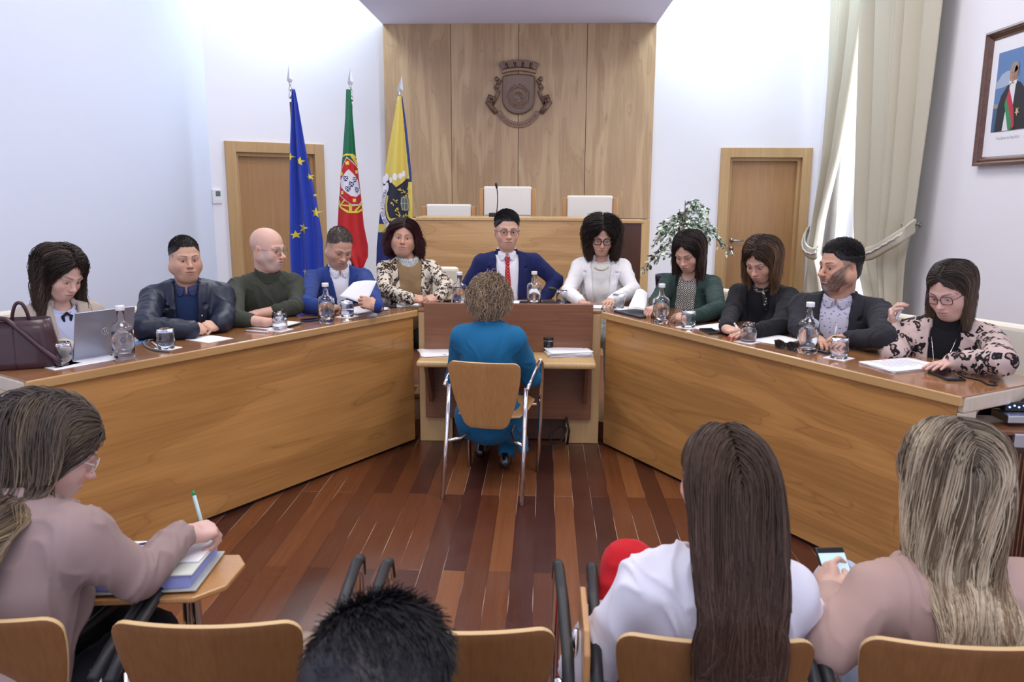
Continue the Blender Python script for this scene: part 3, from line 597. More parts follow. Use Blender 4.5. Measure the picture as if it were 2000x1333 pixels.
def person(label, H, yaw, pitch=0, roll=0, hs=1.0, byaw=0, lean=8, bs=1.0, sp=None, N_=None, hair=None, arms=None, nb=.03, side=0, base_z=.12, group=None, hv=.003, nz=.160, broll=0):
    """H head centre in the room; yaw/pitch/roll of the head; byaw, lean of the body; arms {'R': dict(W, pole, pose, d, nb)}"""
    sp = dict(sp or {}); sp['byaw'] = byaw; H = np.array(H, float); fr = face_frame(H, yaw, pitch, roll, hs); fwb = V(math.sin(byaw), -math.cos(byaw), 0)
    rtb = np.cross(fwb, V(0, 0, 1)); Nk = np.array(N_) if N_ is not None else H-V(0, 0, nz*hs)-fwb*nb+rtb*side
    B = face_frame(Nk, byaw, math.radians(lean), broll, bs); w = sp.get('w', 1.0); J = {}; hands = []; sw = sp.get('sw', .158)
    for q, n_ in ((1, 'R'), (-1, 'L')):
        a = (arms or {}).get(n_, {}); J['S'+n_] = B.p(q*sw*w, -.012, -.060)+np.array(a.get('sh', (0, 0, 0)))
        W = np.array(a['W']) if 'W' in a else J['S'+n_]+fwb*.25*bs+rtb*q*.03-V(0, 0, .36)*bs
        J['W'+n_] = W; J['E'+n_] = np.array(a['E']) if 'E' in a else ik(J['S'+n_], W, .292*bs, .258*bs, a.get('pole', rtb*q*.55-V(0, 0, .75)-fwb*.35))
    # skin: head and neck, hands, and the torso under the clothes, one mesh
    parts = []; F = head_field(fr, hv, sp); nr = sp.get('neckr', .052)
    lo = np.minimum(F.lo, Nk-.12); hi = np.maximum(F.lo+F.n*hv, Nk+.12); G = Field(lo, hi, hv); off = np.round((F.lo-G.lo)/hv).astype(int); G.lo = F.lo-off*hv
    sl = tuple(slice(off[i], off[i]+F.n[i]) for i in range(3)); sl = tuple(slice(x.start, min(x.stop, G.n[i])) for i, x in enumerate(sl)); sz = tuple(slice(0, x.stop-x.start) for x in sl)
    G.v[sl] = F.v[sz]; G.id[sl] = F.id[sz]
    G.cap(fr.p(0, -.022, -.045), B.p(0, -.004, -.03), nr*.97*hs, nr*1.08*bs, .02, 1)
    for q in (1, -1): G.cap(B.p(q*.02, -.02, .0), B.p(q*.10, -.015, -.05), .034, .03, .03, 1)
    G.ell(B.p(0, .01, -.07), (.095*bs, .06*bs, .05*bs), B.R, .03, 1)
    v, f, ids = G.mesh(); parts.append((v, f, skin_cols(ids, v, fr, sp))); parts += eyeballs(fr, sp)
    T = Field(*bbox(J, B, .06), .014); torso_into(T, B, J, dict(sp, fat=sp.get('fat', 0)*.8), -.018, 1, sleeve=.86); v, f, ids = T.mesh(); parts.append((v, f, np.tile(np.array(sp.get('skin', (0.62, 0.36, 0.27)))*TONE, (len(v), 1))))
    info = {}
    for n_ in ('R', 'L'):
        a = (arms or {}).get(n_, {})
        if a.get('pose') is None: continue
        W, E = J['W'+n_], J['E'+n_]; hh = a.get('h', .003); fa = nrm(W-E); d = np.array(a.get('d', fa)); HF = Field(np.minimum(W, W+nrm(d)*.1)-.15, np.maximum(W, W+nrm(d)*.1)+.15, hh)
        t0 = a.get('bare', .07); HF.cap(W-fa*min(t0, .12), W, .026*bs+(.034-.026)*min(t0, .12)/.25, .0245*bs, .01, 1); info[n_] = hand_into(HF, W, d, a.get('nb', (0, 0, 1)), n_ == 'R', a['pose'], a.get('s', bs*.97))
        v, f, ids = HF.mesh(); sk = np.array(sp.get('skin', (0.62, 0.36, 0.27)))*TONE; c = np.tile(sk, (len(v), 1))*(1+.05*wob(v, 50, 3)[:, None]); tp, td = info[n_][1], None
        for (p_, d_) in info[n_][1]+[(info[n_][2], None)]:
            g = np.exp(-np.sum((v-p_)**2, 1)/(.011**2))[:, None]*.5; c = c*(1-g)+g*(sk*np.array([1.05, .78, .76]))
        if a.get('nail'):
            for (p_, d_) in info[n_][1]:
                g = (np.sum((v-p_-d_*.003-info[n_][0].R[:, 2]*.004)**2, 1) < .0062**2)[:, None]; c = np.where(g, np.array(a['nail']), c)
        parts.append((v, f, np.clip(c, 0, 1)))
        if t0 > .12:
            AF = Field(np.minimum(E, W)-.07, np.maximum(E, W)+.07, .005); AF.cap(E+(W-E)*.25, W, .034*bs, .0255*bs, .01, 1); v, f, ids = AF.mesh(); parts.append((v, f, np.tile(sk, (len(v), 1))*(1+.04*wob(v, 40, 3)[:, None])))
    v, f, c = join(parts)
    base = V(B.p(0, 0, -.5)[0], B.p(0, 0, -.5)[1], base_z)
    root = np_mesh('person', v-base, f, c, M_SKIN); root.location = base; tag(root, label, 'person', group); bpy.context.view_layer.update() if 0 else None
    rg = np.random.RandomState(int(abs(H[0]*991+H[1]*77)) % 9999); cl = [('c', J['SL'], J['SR'], .062*bs), ('c', B.p(0, -.01, -.08), B.p(0, 0, -.4), (hair or {}).get('cr', .10)*bs)]
    if hair:
        k = hair['kind']; hp = []
        hp3 = dict(sp, _B=B, **hair)
        if hair.get('cap', 1): cv, cf_, cc = hair_cap(fr, hp3, hair.get('ch', .005), hair.get('th', .008), hair.get('extra')); hp.append((cv, cf_, cc))
        if k == 'long': hp.append(grow(fr, hp3, cl if hair.get('collide', 1) else cl[1:3], rg))
        elif k == 'short': hp.append(short_hair(fr, hp3, rg))
        elif k == 'curly': hp.append(curly(fr, hp3, rg))
        hv_, hf_, hc_ = join(hp); np_mesh('hair', hv_, hf_, hc_, M_HAIR, root)
    return dict(root=root, fr=fr, B=B, J=J, sp=sp, info=info, fw=fwb, rt=rtb)
def suit(P, jm, sm=None, cut=dict(zb=-.27, vw=.055, lw=.055), off=.012, amp=.003, seed=1, collar='shirt', name='jacket', h=.007, under='shirt', shirt_keep=True, colr=None, sleeve=.97, armoff=None, colm=None, extra=None, undercol=None, pad=.0):
    B, J, sp, root = P['B'], P['J'], dict(P['sp'], pad=pad), P['root']; out = {}
    if sm is not None:
        keep = (lambda q: np.maximum(np.maximum(np.abs(q[..., 0])-.13, -.055-q[..., 1]), -.5-q[..., 2])) if shirt_keep else None
        out['shirt'], out['SF'] = garment(under, sm, B, J, P['sp'], .003, h=.006, root=root, arms=(0, 0), amp=.0015, seed=seed+9, keep=keep, colr=undercol)
        nr = P['sp'].get('neckr', .052)*1.03
        if collar == 'shirt': shirt_collar(colm or sm, B, nr, root)
        elif collar == 'turtle': ring_neck(colm or sm, B, nr+.003, root, 'turtleneck', .05, .007, -.03)
        elif collar == 'round': ring_neck(colm or sm, B, nr+.012, root, 'neckline', .004, .005, -.02)
        elif collar == 'scarf': ring_neck(colm, B, nr+.010, root, 'scarf', .035, .011, -.045)
    if jm is not None: out['jacket'], out['JF'] = garment(name, jm, B, J, sp, off, h=h, root=root, cut=cut, amp=amp, seed=seed, sleeve=sleeve, armoff=armoff, colr=colr, extra=extra)
    return out
def tie(P, m, SF, length=.42):
    B = P['B']; F = Field(B.o-V(.3, .3, .65), B.o+V(.3, .3, .1), .005); pr = None
    for i, z in enumerate(np.linspace(-.012, -length, 22)):
        p0 = B.p(0, .3, z); s_ = SF.march(p0, B.d(0, -1, 0)); wd = .0165 if i < 2 else .013+.021*min(1, (i-2)/14); q = s_+B.d(0, 1, 0)*(.010 if i < 2 else .004)
        if pr is not None:
            F.rbox((q+pr)/2, (wd, .0045 if i > 2 else .009, np.linalg.norm(q-pr)/2+.006), B.R, .004, .006, 1)
        pr = q
    v, f, i = F.mesh(); return np_mesh('tie', v, f, None, m, P['root'])
def dots(P, F, pts, r, m, nm, dirn=(0, -1, 0), flat=.4):
    B = P['B']; out = []
    for (x, z) in pts:
        s_ = F.march(B.p(x, .35, z), B.d(*dirn)); mb = MB(); mb.ball(s_, (r, r*flat, r), B.R, 12, 8); out.append(mb.build(nm, m, P['root'], world=True))
    return out
# ------------------------------------------------------------------ shared materials
M_WALL = mat('wall_paint', (0.80, 0.80, 0.86), 0.85, bump=0.03, bscale=90)
M_WALL_COOL_LIT = mat('wall_paint_cool_lit', (0.70, 0.77, 0.93), 0.8)  # white left wall, the blue of the cool light put into its colour
M_CEIL = mat('ceiling_paint', (0.76, 0.76, 0.92), 0.9)
M_PANEL = wood('beech_panelling', (0.33, 0.21, 0.12), (0.52, 0.37, 0.23), 2, rough=.45, figure=.5, coat=.1)
M_BENCH = wood('beech_bench', (0.40, 0.22, 0.085), (0.68, 0.43, 0.20), 0, rough=.35, figure=.6)
M_DOOR = wood('door_veneer', (0.32, 0.165, 0.065), (0.52, 0.30, 0.13), 2, rough=.4, figure=.15)
M_FRAME = wood('door_frame_wood', (0.36, 0.215, 0.085), (0.58, 0.38, 0.18), 2, rough=.4, figure=.15)
M_DESKL = wood('desk_veneer_left', (0.33, 0.155, 0.045), (0.62, 0.315, 0.098), 0, rz=-math.radians(57.8), rough=.3, figure=.75, coat=.3)
M_DESKR = wood('desk_veneer_right', (0.33, 0.155, 0.045), (0.62, 0.315, 0.098), 0, rz=math.radians(58.9), rough=.3, figure=.75, coat=.3, seed=3.1)
M_TOP = wood('desk_top_wood', (0.22, 0.085, 0.03), (0.40, 0.19, 0.075), 0, rz=-math.radians(57.8), rough=.12, figure=.3, coat=.8)
M_EDGE = wood('pale_edging', (0.46, 0.28, 0.11), (0.66, 0.45, 0.22), 2, rough=.35, figure=.1)
M_WALNUT = wood('walnut_veneer', (0.13, 0.05, 0.022), (0.27, 0.12, 0.058), 0, rough=.3, figure=.3, coat=.3)
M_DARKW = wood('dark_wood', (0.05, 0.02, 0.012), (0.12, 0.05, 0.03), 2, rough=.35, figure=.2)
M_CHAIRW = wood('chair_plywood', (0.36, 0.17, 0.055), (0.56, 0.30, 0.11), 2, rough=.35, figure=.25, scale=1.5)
M_CHAIR_SHADED = wood('chair_plywood_shaded', (0.13, 0.052, 0.015), (0.235, 0.105, 0.035), 2, rough=.4, figure=.25, scale=1.5)  # chair plywood darkened, the shade on the chair backs put into its colour
M_PLYEDGE = mat('plywood_edge', (0.62, 0.42, 0.20), .5)
M_CHROME = mat('chrome', (0.75, 0.74, 0.76), .12, metal=1)
M_STEEL = mat('brushed_steel', (0.55, 0.55, 0.57), .35, metal=1)
M_BLACK = mat('black_plastic', (0.012, 0.012, 0.014), .35)
M_RUB = mat('black_rubber', (0.02, 0.02, 0.022), .5)
M_CREAM = mat('cream_leather', (0.78, 0.73, 0.62), .5, bump=.05, bscale=200)
M_WHITEL = mat('white_leather', (0.74, 0.72, 0.69), .5, bump=.05, bscale=200)
M_PAPER = mat('paper', (0.82, 0.82, 0.86), .8)
M_INK = mat('printed_ink', (0.10, 0.10, 0.16), .8)
M_GLASS = mat('clear_glass', (0.97, 0.98, 1.0), 0.0, trans=1, ior=1.45)
M_WATER = mat('water', (0.95, 0.98, 1.0), 0.0, trans=1, ior=1.33)
M_LENS = mat('lens_glass', (0.98, 0.98, 1.0), 0.0, trans=1, ior=1.05)
M_PANE = bpy.data.materials.new('window_glass'); M_PANE.use_nodes = True; _nt = M_PANE.node_tree; _o = _nt.nodes['Material Output']; _t = N(_nt, 'ShaderNodeBsdfTransparent'); _g = N(_nt, 'ShaderNodeBsdfGlossy', i_Roughness=0.02); _m = N(_nt, 'ShaderNodeMixShader'); _m.inputs[0].default_value = .06
_nt.links.new(_t.outputs[0], _m.inputs[1]); _nt.links.new(_g.outputs[0], _m.inputs[2]); _nt.links.new(_m.outputs[0], _o.inputs['Surface'])
M_LENS = M_PANE
M_WHITEP = mat('white_plastic', (0.75, 0.75, 0.76), .35)
M_SHOE = mat('black_shoe', (0.015, 0.014, 0.015), .2)
# floor: long jatoba planks running away from the camera
def floor_mat():
    m = bpy.data.materials.new('jatoba_planks'); m.use_nodes = True; nt = m.node_tree; b = nt.nodes['Principled BSDF']; L = nt.links.new
    tc = N(nt, 'ShaderNodeTexCoord'); mp = N(nt, 'ShaderNodeMapping'); mp.inputs['Rotation'].default_value = (0, 0, PI/2); mp.inputs['Location'].default_value = (0.55, 0.03, 0); L(tc.outputs['Object'], mp.inputs['Vector'])
    br = N(nt, 'ShaderNodeTexBrick', offset=0.5, offset_frequency=2, squash=1.0); L(mp.outputs[0], br.inputs['Vector'])
    br.inputs['Color1'].default_value = (0, 0, 0, 1); br.inputs['Color2'].default_value = (1, 1, 1, 1); br.inputs['Mortar'].default_value = (.5, .5, .5, 1)
    br.inputs['Scale'].default_value = 1; br.inputs['Mortar Size'].default_value = 0.0012; br.inputs['Mortar Smooth'].default_value = .1; br.inputs['Bias'].default_value = 0; br.inputs['Brick Width'].default_value = 1.75; br.inputs['Row Height'].default_value = .098
    r = ramp(nt, [(0.0, (0.042, 0.011, 0.008)), (.35, (0.075, 0.021, 0.010)), (.65, (0.125, 0.038, 0.014)), (1.0, (0.24, 0.090, 0.030))]); 
    m2 = N(nt, 'ShaderNodeMapping'); m2.inputs['Scale'].default_value = (55, 2.2, 1); L(tc.outputs['Object'], m2.inputs['Vector'])
    n2 = N(nt, 'ShaderNodeTexNoise', i_Scale=1.0, i_Detail=4.0, i_Distortion=.4); L(m2.outputs[0], n2.inputs['Vector'])
    ma = N(nt, 'ShaderNodeMath', operation='MULTIPLY_ADD'); ma.inputs[1].default_value = .34; L(n2.outputs['Fac'], ma.inputs[0]); 
    bw = N(nt, 'ShaderNodeRGBToBW'); L(br.outputs['Color'], bw.inputs[0]); sub = N(nt, 'ShaderNodeMath', operation='MULTIPLY_ADD'); sub.inputs[1].default_value = .85; sub.inputs[2].default_value = -.10; L(bw.outputs[0], sub.inputs[0]); L(sub.outputs[0], ma.inputs[2]); L(ma.outputs[0], r.inputs[0])
    # pale worn filler shows in stretches of some joints
    n3 = N(nt, 'ShaderNodeTexNoise', i_Scale=1.6, i_Detail=2.0); L(tc.outputs['Object'], n3.inputs['Vector']); r3 = ramp(nt, [(.50, (0.035, 0.012, 0.008)), (.60, (0.42, 0.34, 0.28))]); L(n3.outputs['Fac'], r3.inputs[0])
    mx = N(nt, 'ShaderNodeMix', data_type='RGBA'); L(br.outputs['Fac'], mx.inputs[0]); L(r.outputs[0], mx.inputs[6]); L(r3.outputs[0], mx.inputs[7]); L(mx.outputs[2], b.inputs['Base Color'])
    b.inputs['Roughness'].default_value = .28; b.inputs['Coat Weight'].default_value = .12; b.inputs['Coat Roughness'].default_value = .2; b.inputs['Specular IOR Level'].default_value = .35
    n4 = N(nt, 'ShaderNodeTexNoise', i_Scale=3.0, i_Detail=3.0); L(tc.outputs['Object'], n4.inputs['Vector']); r4 = ramp(nt, [(.3, (.26,)*3), (.7, (.42,)*3)]); L(n4.outputs['Fac'], r4.inputs[0]); L(r4.outputs[0], b.inputs['Roughness'])
    return m
# ------------------------------------------------------------------ the room
XL, XR, YB, ZC = -3.60, 3.30, 10.0, 4.70
XC = -0.33
struct(MB().box((-.3, 4.9, -.05), (8.6, 11.4, .1)).build('floor', floor_mat()))
dk = wood('platform_wood', (0.08, 0.025, 0.015), (0.2, 0.07, 0.03), 1)
p0 = onx(403, 200, XL); ya = p0[1]                       # where the left wall meets the slanting door wall
e0 = V(XL, ya); dirw = V(math.sin(math.radians(50)), math.cos(math.radians(50)))   # the slanting wall's direction
tB = (YB-ya)/dirw[1]; e1 = e0+dirw*tB
struct(MB().box((XL-.06, (ya-1)/2, ZC/2), (.12, ya+1, ZC)).build('wall_left', M_WALL_COOL_LIT))
def vbox(mb, a, b, z0, z1, t, s0=0, s1=1):   # an upright slab along the plan line a-b, thickness t behind it
    a, b = np.array(a[:2], float), np.array(b[:2], float); d = b-a; L = np.linalg.norm(d); d = d/L; n = V(-d[1], d[0]); p = a+d*L*s0; q = a+d*L*s1
    mb.prism([p, q, q+n*t, p+n*t], z0, z1); return mb
def wpt(px, py, off=0):   # photo pixel -> distance along the slanting wall and height
    n = V(-dirw[1], dirw[0], 0); P = onplane(px, py, V(e0[0], e0[1], 0)-n*off, n); return np.dot(P[:2]-e0, dirw), P[2]
s0, zt = wpt(437, 275); s1, _ = wpt(630, 283); Lw = np.linalg.norm(e1-e0)
ZD = zt
mb = MB(); vbox(mb, e0, e1, 0, ZC, .12, 0, (s0+.09)/Lw); vbox(mb, e0, e1, 0, ZC, .12, (s1-.09)/Lw, 1); vbox(mb, e0, e1, ZD-.09, ZC, .12, (s0+.09)/Lw, (s1-.09)/Lw); struct(mb.build('wall_left_back', M_WALL))
wR0 = ony(1408, 289, YB); wR1 = ony(1587, 287, YB); ZR = wR0[2]
mb = MB()
def bk(x0, x1, z0, z1): mb.box(((x0+x1)/2, YB+.06, (z0+z1)/2), (x1-x0, .12, z1-z0))
bk(e1[0]-.1, wR0[0]+.09, 0, ZC); bk(wR1[0]-.09, XR+.12, 0, ZC); bk(wR0[0]+.09, wR1[0]-.09, ZR-.09, ZC); struct(mb.build('wall_back', M_WALL))
WY0, WY1, WZ0, WZ1 = 7.75, 9.25, .35, 4.3     # window opening in the right wall
mb = MB()
for y0, y1, z0, z1 in ((-1, WY0, 0, ZC), (WY1, YB, 0, ZC), (WY0, WY1, 0, WZ0), (WY0, WY1, WZ1, ZC)): mb.box((XR+.15, (y0+y1)/2, (z0+z1)/2), (.3, y1-y0, z1-z0))
struct(mb.build('wall_right', M_WALL))
struct(MB().box((-.3, 4.5, ZC+.05), (8.0, 11.2, .1)).build('ceiling', M_CEIL))
# the soffit over the panelled wall, wedge shaped, its underside running up toward the room
a0, a1 = ony(749, 49, YB-.02), ony(1282, 51, YB-.02); ym = 7.6; b0, b1 = ony(712, -8, ym+1.0), ony(1309, -8, ym+1.0)
yf = 7.4; b0 = V(XC-1.92, yf, 3.62); b1 = V(XC+1.92, yf, 3.62)
zs = a0[2]; mb = MB(); mb.add([(a0[0], YB-.01, zs), (a1[0], YB-.01, zs), (XC+1.63, 7.7, zs), (XC-1.63, 7.7, zs), (a0[0], YB-.01, zs+.28), (a1[0], YB-.01, zs+.28), (XC+1.63, 7.7, zs+.28), (XC-1.63, 7.7, zs+.28)],
       [(0, 1, 2, 3), (7, 6, 5, 4), (0, 4, 5, 1), (2, 6, 7, 3), (1, 5, 6, 2), (0, 3, 7, 4)]); struct(mb.build('trim_1', M_CEIL))['label'] = 'pale lavender lowered ceiling panel above the wood panelled wall'
# window in the right wall
fr = empty('window_1', (XR+.2, (WY0+WY1)/2, WZ0)); fr['kind'] = 'structure'
mb = MB(); M_WINF = mat('window_frame_white', (.8, .8, .82), .4)
for y in (WY0+.04, (WY0+WY1)/2, WY1-.04): mb.box((XR+.2, y, (WZ0+WZ1)/2), (.06, .08, WZ1-WZ0))
for z in (WZ0+.04, 1.3, 2.3, 3.3, WZ1-.04): mb.box((XR+.2, (WY0+WY1)/2, z), (.05, WY1-WY0, .06))
mb.build('window_frame', M_WINF, fr, world=True); MB().box((XR+.2, (WY0+WY1)/2, (WZ0+WZ1)/2), (.006, WY1-WY0-.08, WZ1-WZ0-.08)).build('pane', M_PANE, fr, world=True)
# doors
def door(nm, o, d, w_, zt, fmat, lmat, label, handle=True):
    n = V(-d[1], d[0], 0); d3 = V(d[0], d[1], 0); o = V(o[0], o[1], 0); R = np.stack([d3, n, V(0, 0, 1)], 1); g = empty(nm, o+d3*w_/2); g['kind'] = 'structure'; g['label'] = label
    mb = MB(); fw_ = .115
    for s in (fw_/2, w_-fw_/2): mb.box(o+d3*s+n*.01+V(0, 0, zt/2), (fw_, .09, zt), R=R)
    mb.box(o+d3*w_/2+n*.01+V(0, 0, zt-fw_/2), (w_-2*fw_, .088, fw_), R=R)
    mb.build('door_frame', fmat, g, .004, world=True)
    mb = MB(); j = fw_+.02
    for s in (j, w_-j): mb.box(o+d3*s+n*.09+V(0, 0, (zt-fw_)/2), (.04, .12, zt-fw_), R=R)
    mb.box(o+d3*w_/2+n*.09+V(0, 0, zt-fw_-.02), (w_-2*fw_, .118, .04), R=R); mb.build('door_jamb', fmat, g, .003, world=True)
    leaf = MB().box(o+d3*w_/2+n*.13+V(0, 0, (zt-fw_)/2), (w_-2*fw_-.07, .04, zt-fw_-.05), R=R).build('door_leaf', lmat, g, .003, world=True)
    if handle:
        hx = o+d3*(fw_+.10)+n*.10+V(0, 0, 1.02*zt/2.15); mb = MB()
        mb.tube([hx, hx-n*.012], .026, 16); mb.tube([hx, hx-n*.055, hx-n*.065+d3*.01, hx-n*.065+d3*.13], .010, 10); h = mb.build('door_handle', M_STEEL, leaf, world=False)
        lk = hx-V(0, 0, .10); mb = MB(); mb.tube([lk, lk-n*.010], .026, 16); mb.tube([lk-n*.010, lk-n*.012], .010, 12); mb.build('keyhole_plate', M_STEEL, leaf, world=False)
    return g
door('door_1', e0+dirw*s0, dirw, s1-s0, ZD, M_FRAME, M_DOOR, 'wooden door behind the blue flag on the slanting wall', False)
door('door_2', wR0[:2], V(1, 0), wR1[0]-wR0[0], ZR, M_FRAME, M_DOOR, 'wooden door with steel lever handle beside the curtained window')
# floor under the council seats
# ------------------------------------------------------------------ panelled wall
pw = empty('wall_panelling', (XC, YB-.05, 0), 0, 'tall beech wood panelling of four boards on the back wall', 'panelling'); x0, x1 = a0[0], a1[0]; zb = ony(1240, 427, YB-.06)[2]; bw_ = (x1-x0)/4
for i in range(4):
    mm = wood('panel_board_wood', (0.34, 0.205, 0.105), (0.555, 0.385, 0.22), 2, rough=.45, figure=.8, coat=.1, seed=i*2.7, scale=1.1)
    MB().box((x0+bw_*(i+.5), YB-.05, (zb+zs)/2), (bw_-.006, .06, zs-zb-.002)).build('board', mm, pw, .002, world=True)
lz = zb-.012; mb = MB(); mb.box((x0+.05, YB-.05, lz/2), (.10, .06, lz)); mb.box((x1-.05, YB-.05, lz/2), (.10, .06, lz)); mb.box((XC, YB-.05, lz-.02), (x1-x0-.2, .058, .04)); mb.build('lower_frame', M_EDGE, pw, .002, world=True)
MB().box((XC, YB-.035, (lz-.04)/2), (x1-x0-.2, .04, lz-.04)).build('lower_panel', M_DARKW, pw, world=True)
# carved coat of arms
def crest():
    c = ony(1013, 187, YB-.1); S = 2*(ony(1050, 187, YB-.1)[0]-c[0]); S = S/74  # metres per pixel
    y0 = YB-.08; M = wood('carved_oak', (0.085, 0.038, 0.020), (0.19, 0.095, 0.055), 2, rough=.35, figure=.2, coat=.3); ML = wood('carved_oak_light', (0.14, 0.062, 0.028), (0.27, 0.135, 0.065), 0, rough=.35, figure=.2, coat=.3)
    g = empty('coat_of_arms', (c[0], y0, c[2]), 0, 'carved dark wood coat of arms with crown on the panelling', 'carving')
    def P(x, y, d=0): return V(c[0]+(x-1013)*S, y0-d, c[2]-(y-187)*S)
    ax, ay, n = V(S, 0, 0), V(0, 0, -S), V(0, -1, 0); O = P(1013, 187)
    sh = [(-32, -36)]+[(-32+64*i/10, -37-4*math.sin(PI*i/10)) for i in range(1, 10)]+[(32, -36), (32, 8)]+[(32*math.cos(a), 8+28*math.sin(a)) for a in np.linspace(.15, PI-.15, 14)]+[(-32, 8)]
    MB().extr(sh, O, ax, ay, n, .05).build('shield', M, g, .015, world=True)
    inn = [(x*.90, y*.91+.3) for x, y in sh]; mb = MB(); mb.tube([P(1013+x*.95, 187+y*.95, .052) for x, y in sh], .006, 6, closed=True); mb.build('shield_rim', M, g, world=True)
    mb = MB(); mb.tube([P(1013+17*math.cos(a), 189+17*math.sin(a), .055) for a in np.linspace(0, 2*PI, 28)[:-1]], .009, 8, closed=True); mb.tube([P(1013+10*math.cos(a), 191+10*math.sin(a), .056) for a in np.linspace(0, 2*PI, 24)[:-1]], .006, 6, closed=True)
    rg = random.Random(3)
    for k in range(26):
        a = k*2*PI/26; r1 = 21+rg.uniform(-2, 2); mb.ball(P(1013+r1*math.cos(a), 189+r1*math.sin(a), .053), (.016, .010, .007), rotm('Y', a+PI/2+rg.uniform(-.4, .4)), 8, 5)
    for k in range(14): mb.ball(P(1013+rg.uniform(-8, 8), 191+rg.uniform(-8, 8), .054), (.010, .008, .010), None, 8, 5)
    mb.build('wreath_relief', ML, g, world=True)
    mb = MB(); band = [(-33+66*i/8, -41-5*math.sin(PI*i/8)) for i in range(9)]; mb.extr(band+[(x*1.06, y-6) for x, y in band[::-1]], O, ax, ay, n, .06); mb.build('crown_band', ML, g, .006, world=True)
    for i in range(5):
        t = (i-2)/2; bx = t*28; by = -48-5*math.cos(t*1.3); tl = t*.45; w0, w1, hh = 5.2, 6.6, 14
        R2 = lambda x, y: (bx+x*math.cos(tl)-y*math.sin(tl)*-1*1.0, by+y*math.cos(tl)+x*math.sin(tl))
        pts = [(-w0, 0), (-w0, -hh*.6), (-w1, -hh*.7), (-w1, -hh), (-w1*.55, -hh), (-w1*.55, -hh*.82), (-w1*.2, -hh*.82), (-w1*.2, -hh), (w1*.2, -hh), (w1*.2, -hh*.82), (w1*.55, -hh*.82), (w1*.55, -hh), (w1, -hh), (w1, -hh*.7), (w0, -hh*.6), (w0, 0)]
        o = MB().extr([(bx+x*math.cos(tl)-y*math.sin(tl), by+x*math.sin(tl)+y*math.cos(tl)) for x, y in pts], O, ax, ay, n, .05); 
        for q in (-1, 1): o.tube([P(1013+bx+q*2.4*math.cos(tl), 187+by+q*2.4*math.sin(tl), .052), P(1013+bx+q*2.4+hh*.6*math.sin(tl), 187+by-hh*.55, .052)], .005, 5)
        o.build('crown_tower', M, g, .003, world=True)
    wall_ = MB()
    for k in range(18): x = -29+58*k/17; wall_.tube([P(1013+x, 187-47-5*math.cos(x/24), .03), P(1013+x*1.12, 187-57-5*math.cos(x/24), .03)], .011, 6)
    wall_.build('crown_wall', M, g, world=True)
    A = np.linspace(math.radians(205), math.radians(-25), 26)  # scroll under the shield
    arc = [(43*math.cos(a), -43*math.sin(a)*-1*-1) for a in A]
    A = np.linspace(math.radians(158), math.radians(22), 26); out = [(46*math.cos(a), 14+47*math.sin(a)) for a in A]; inn = [(36*math.cos(a), 14+36*math.sin(a)) for a in A[::-1]]
    MB().extr(out+inn, O, ax, ay, n, .022).build('scroll', ML, g, .004, world=True)
    mb = MB()
    for k in range(22):
        a = A[2+k]; mb.tube([P(1013+39*math.cos(a), 201+39.5*math.sin(a), .023), P(1013+(42.5+(k % 3))*math.cos(a+.03*(k % 2)), 201+(43+(k % 2))*math.sin(a), .024)], .0035, 5)
    mb.build('scroll_lettering', M, g, world=True)
    for q in (-1, 1):
        mb = MB(); pts = [(44, 30), (52, 20), (60, 10), (56, -2), (48, 2), (50, 12), (44, 0), (40, -10), (46, -18), (40, -26), (36, -30), (43, -36)]
        mb.tube([P(1013+q*x, 187+y+3, .03+.012*math.sin(i*2.1)) for i, (x, y) in enumerate(pts)], [.030, .034, .036, .030, .026, .024, .022, .024, .022, .020, .018, .014], 8)
        for i, (x, y) in enumerate([(58, 6), (42, -20), (43, -34)]): mb.ball(P(1013+q*x, 187+y+3, .045), (.025, .02, .03), None, 10, 6)
        mb.build('scroll_curl', M, g, world=True)
crest()
# ------------------------------------------------------------------ rear bench with its chairs
bl, br_ = ony(812, 424, 7.2), ony(1208, 429, 7.2); ZB = bl[2]; bx0, bx1 = bl[0], br_[0]
g = empty('raised_bench', ((bx0+bx1)/2, 7.4, 0), 0, 'large beech front bench below the coat of arms', 'bench')
MB().box(((bx0+bx1)/2, 7.22, (ZB-.03)/2), (bx1-bx0-.01, .04, ZB-.03)).build('front_panel', M_BENCH, g, .003, world=True)
MB().box(((bx0+bx1)/2+.0, 7.40, ZB-.015), (bx1-bx0, .42, .03)).build('bench_top', M_EDGE, g, .006, world=True)
xr = ony(1254, 433, 7.3)[0]; xl = bx0-(xr-bx1)
for (qa, qb) in ((bx1, xr), (xl, bx0)): MB().box(((qa+qb)/2, 7.32, (ZB-.05)/2), (qb-qa-.004, .04, ZB-.05)).build('side_panel', M_DARKW, g, .003, world=True); 
for (qa, qb) in ((bx1+.002, xr+.02), (xl-.02, bx0-.002)): MB().box(((qa+qb)/2, 7.42, ZB-.035), (qb-qa, .26, .03)).build('side_top', M_EDGE, g, .004, world=True)
struct(MB().box((XC, 8.65, .15), (4.6, 2.6, .30)).build('floor_platform', dk))
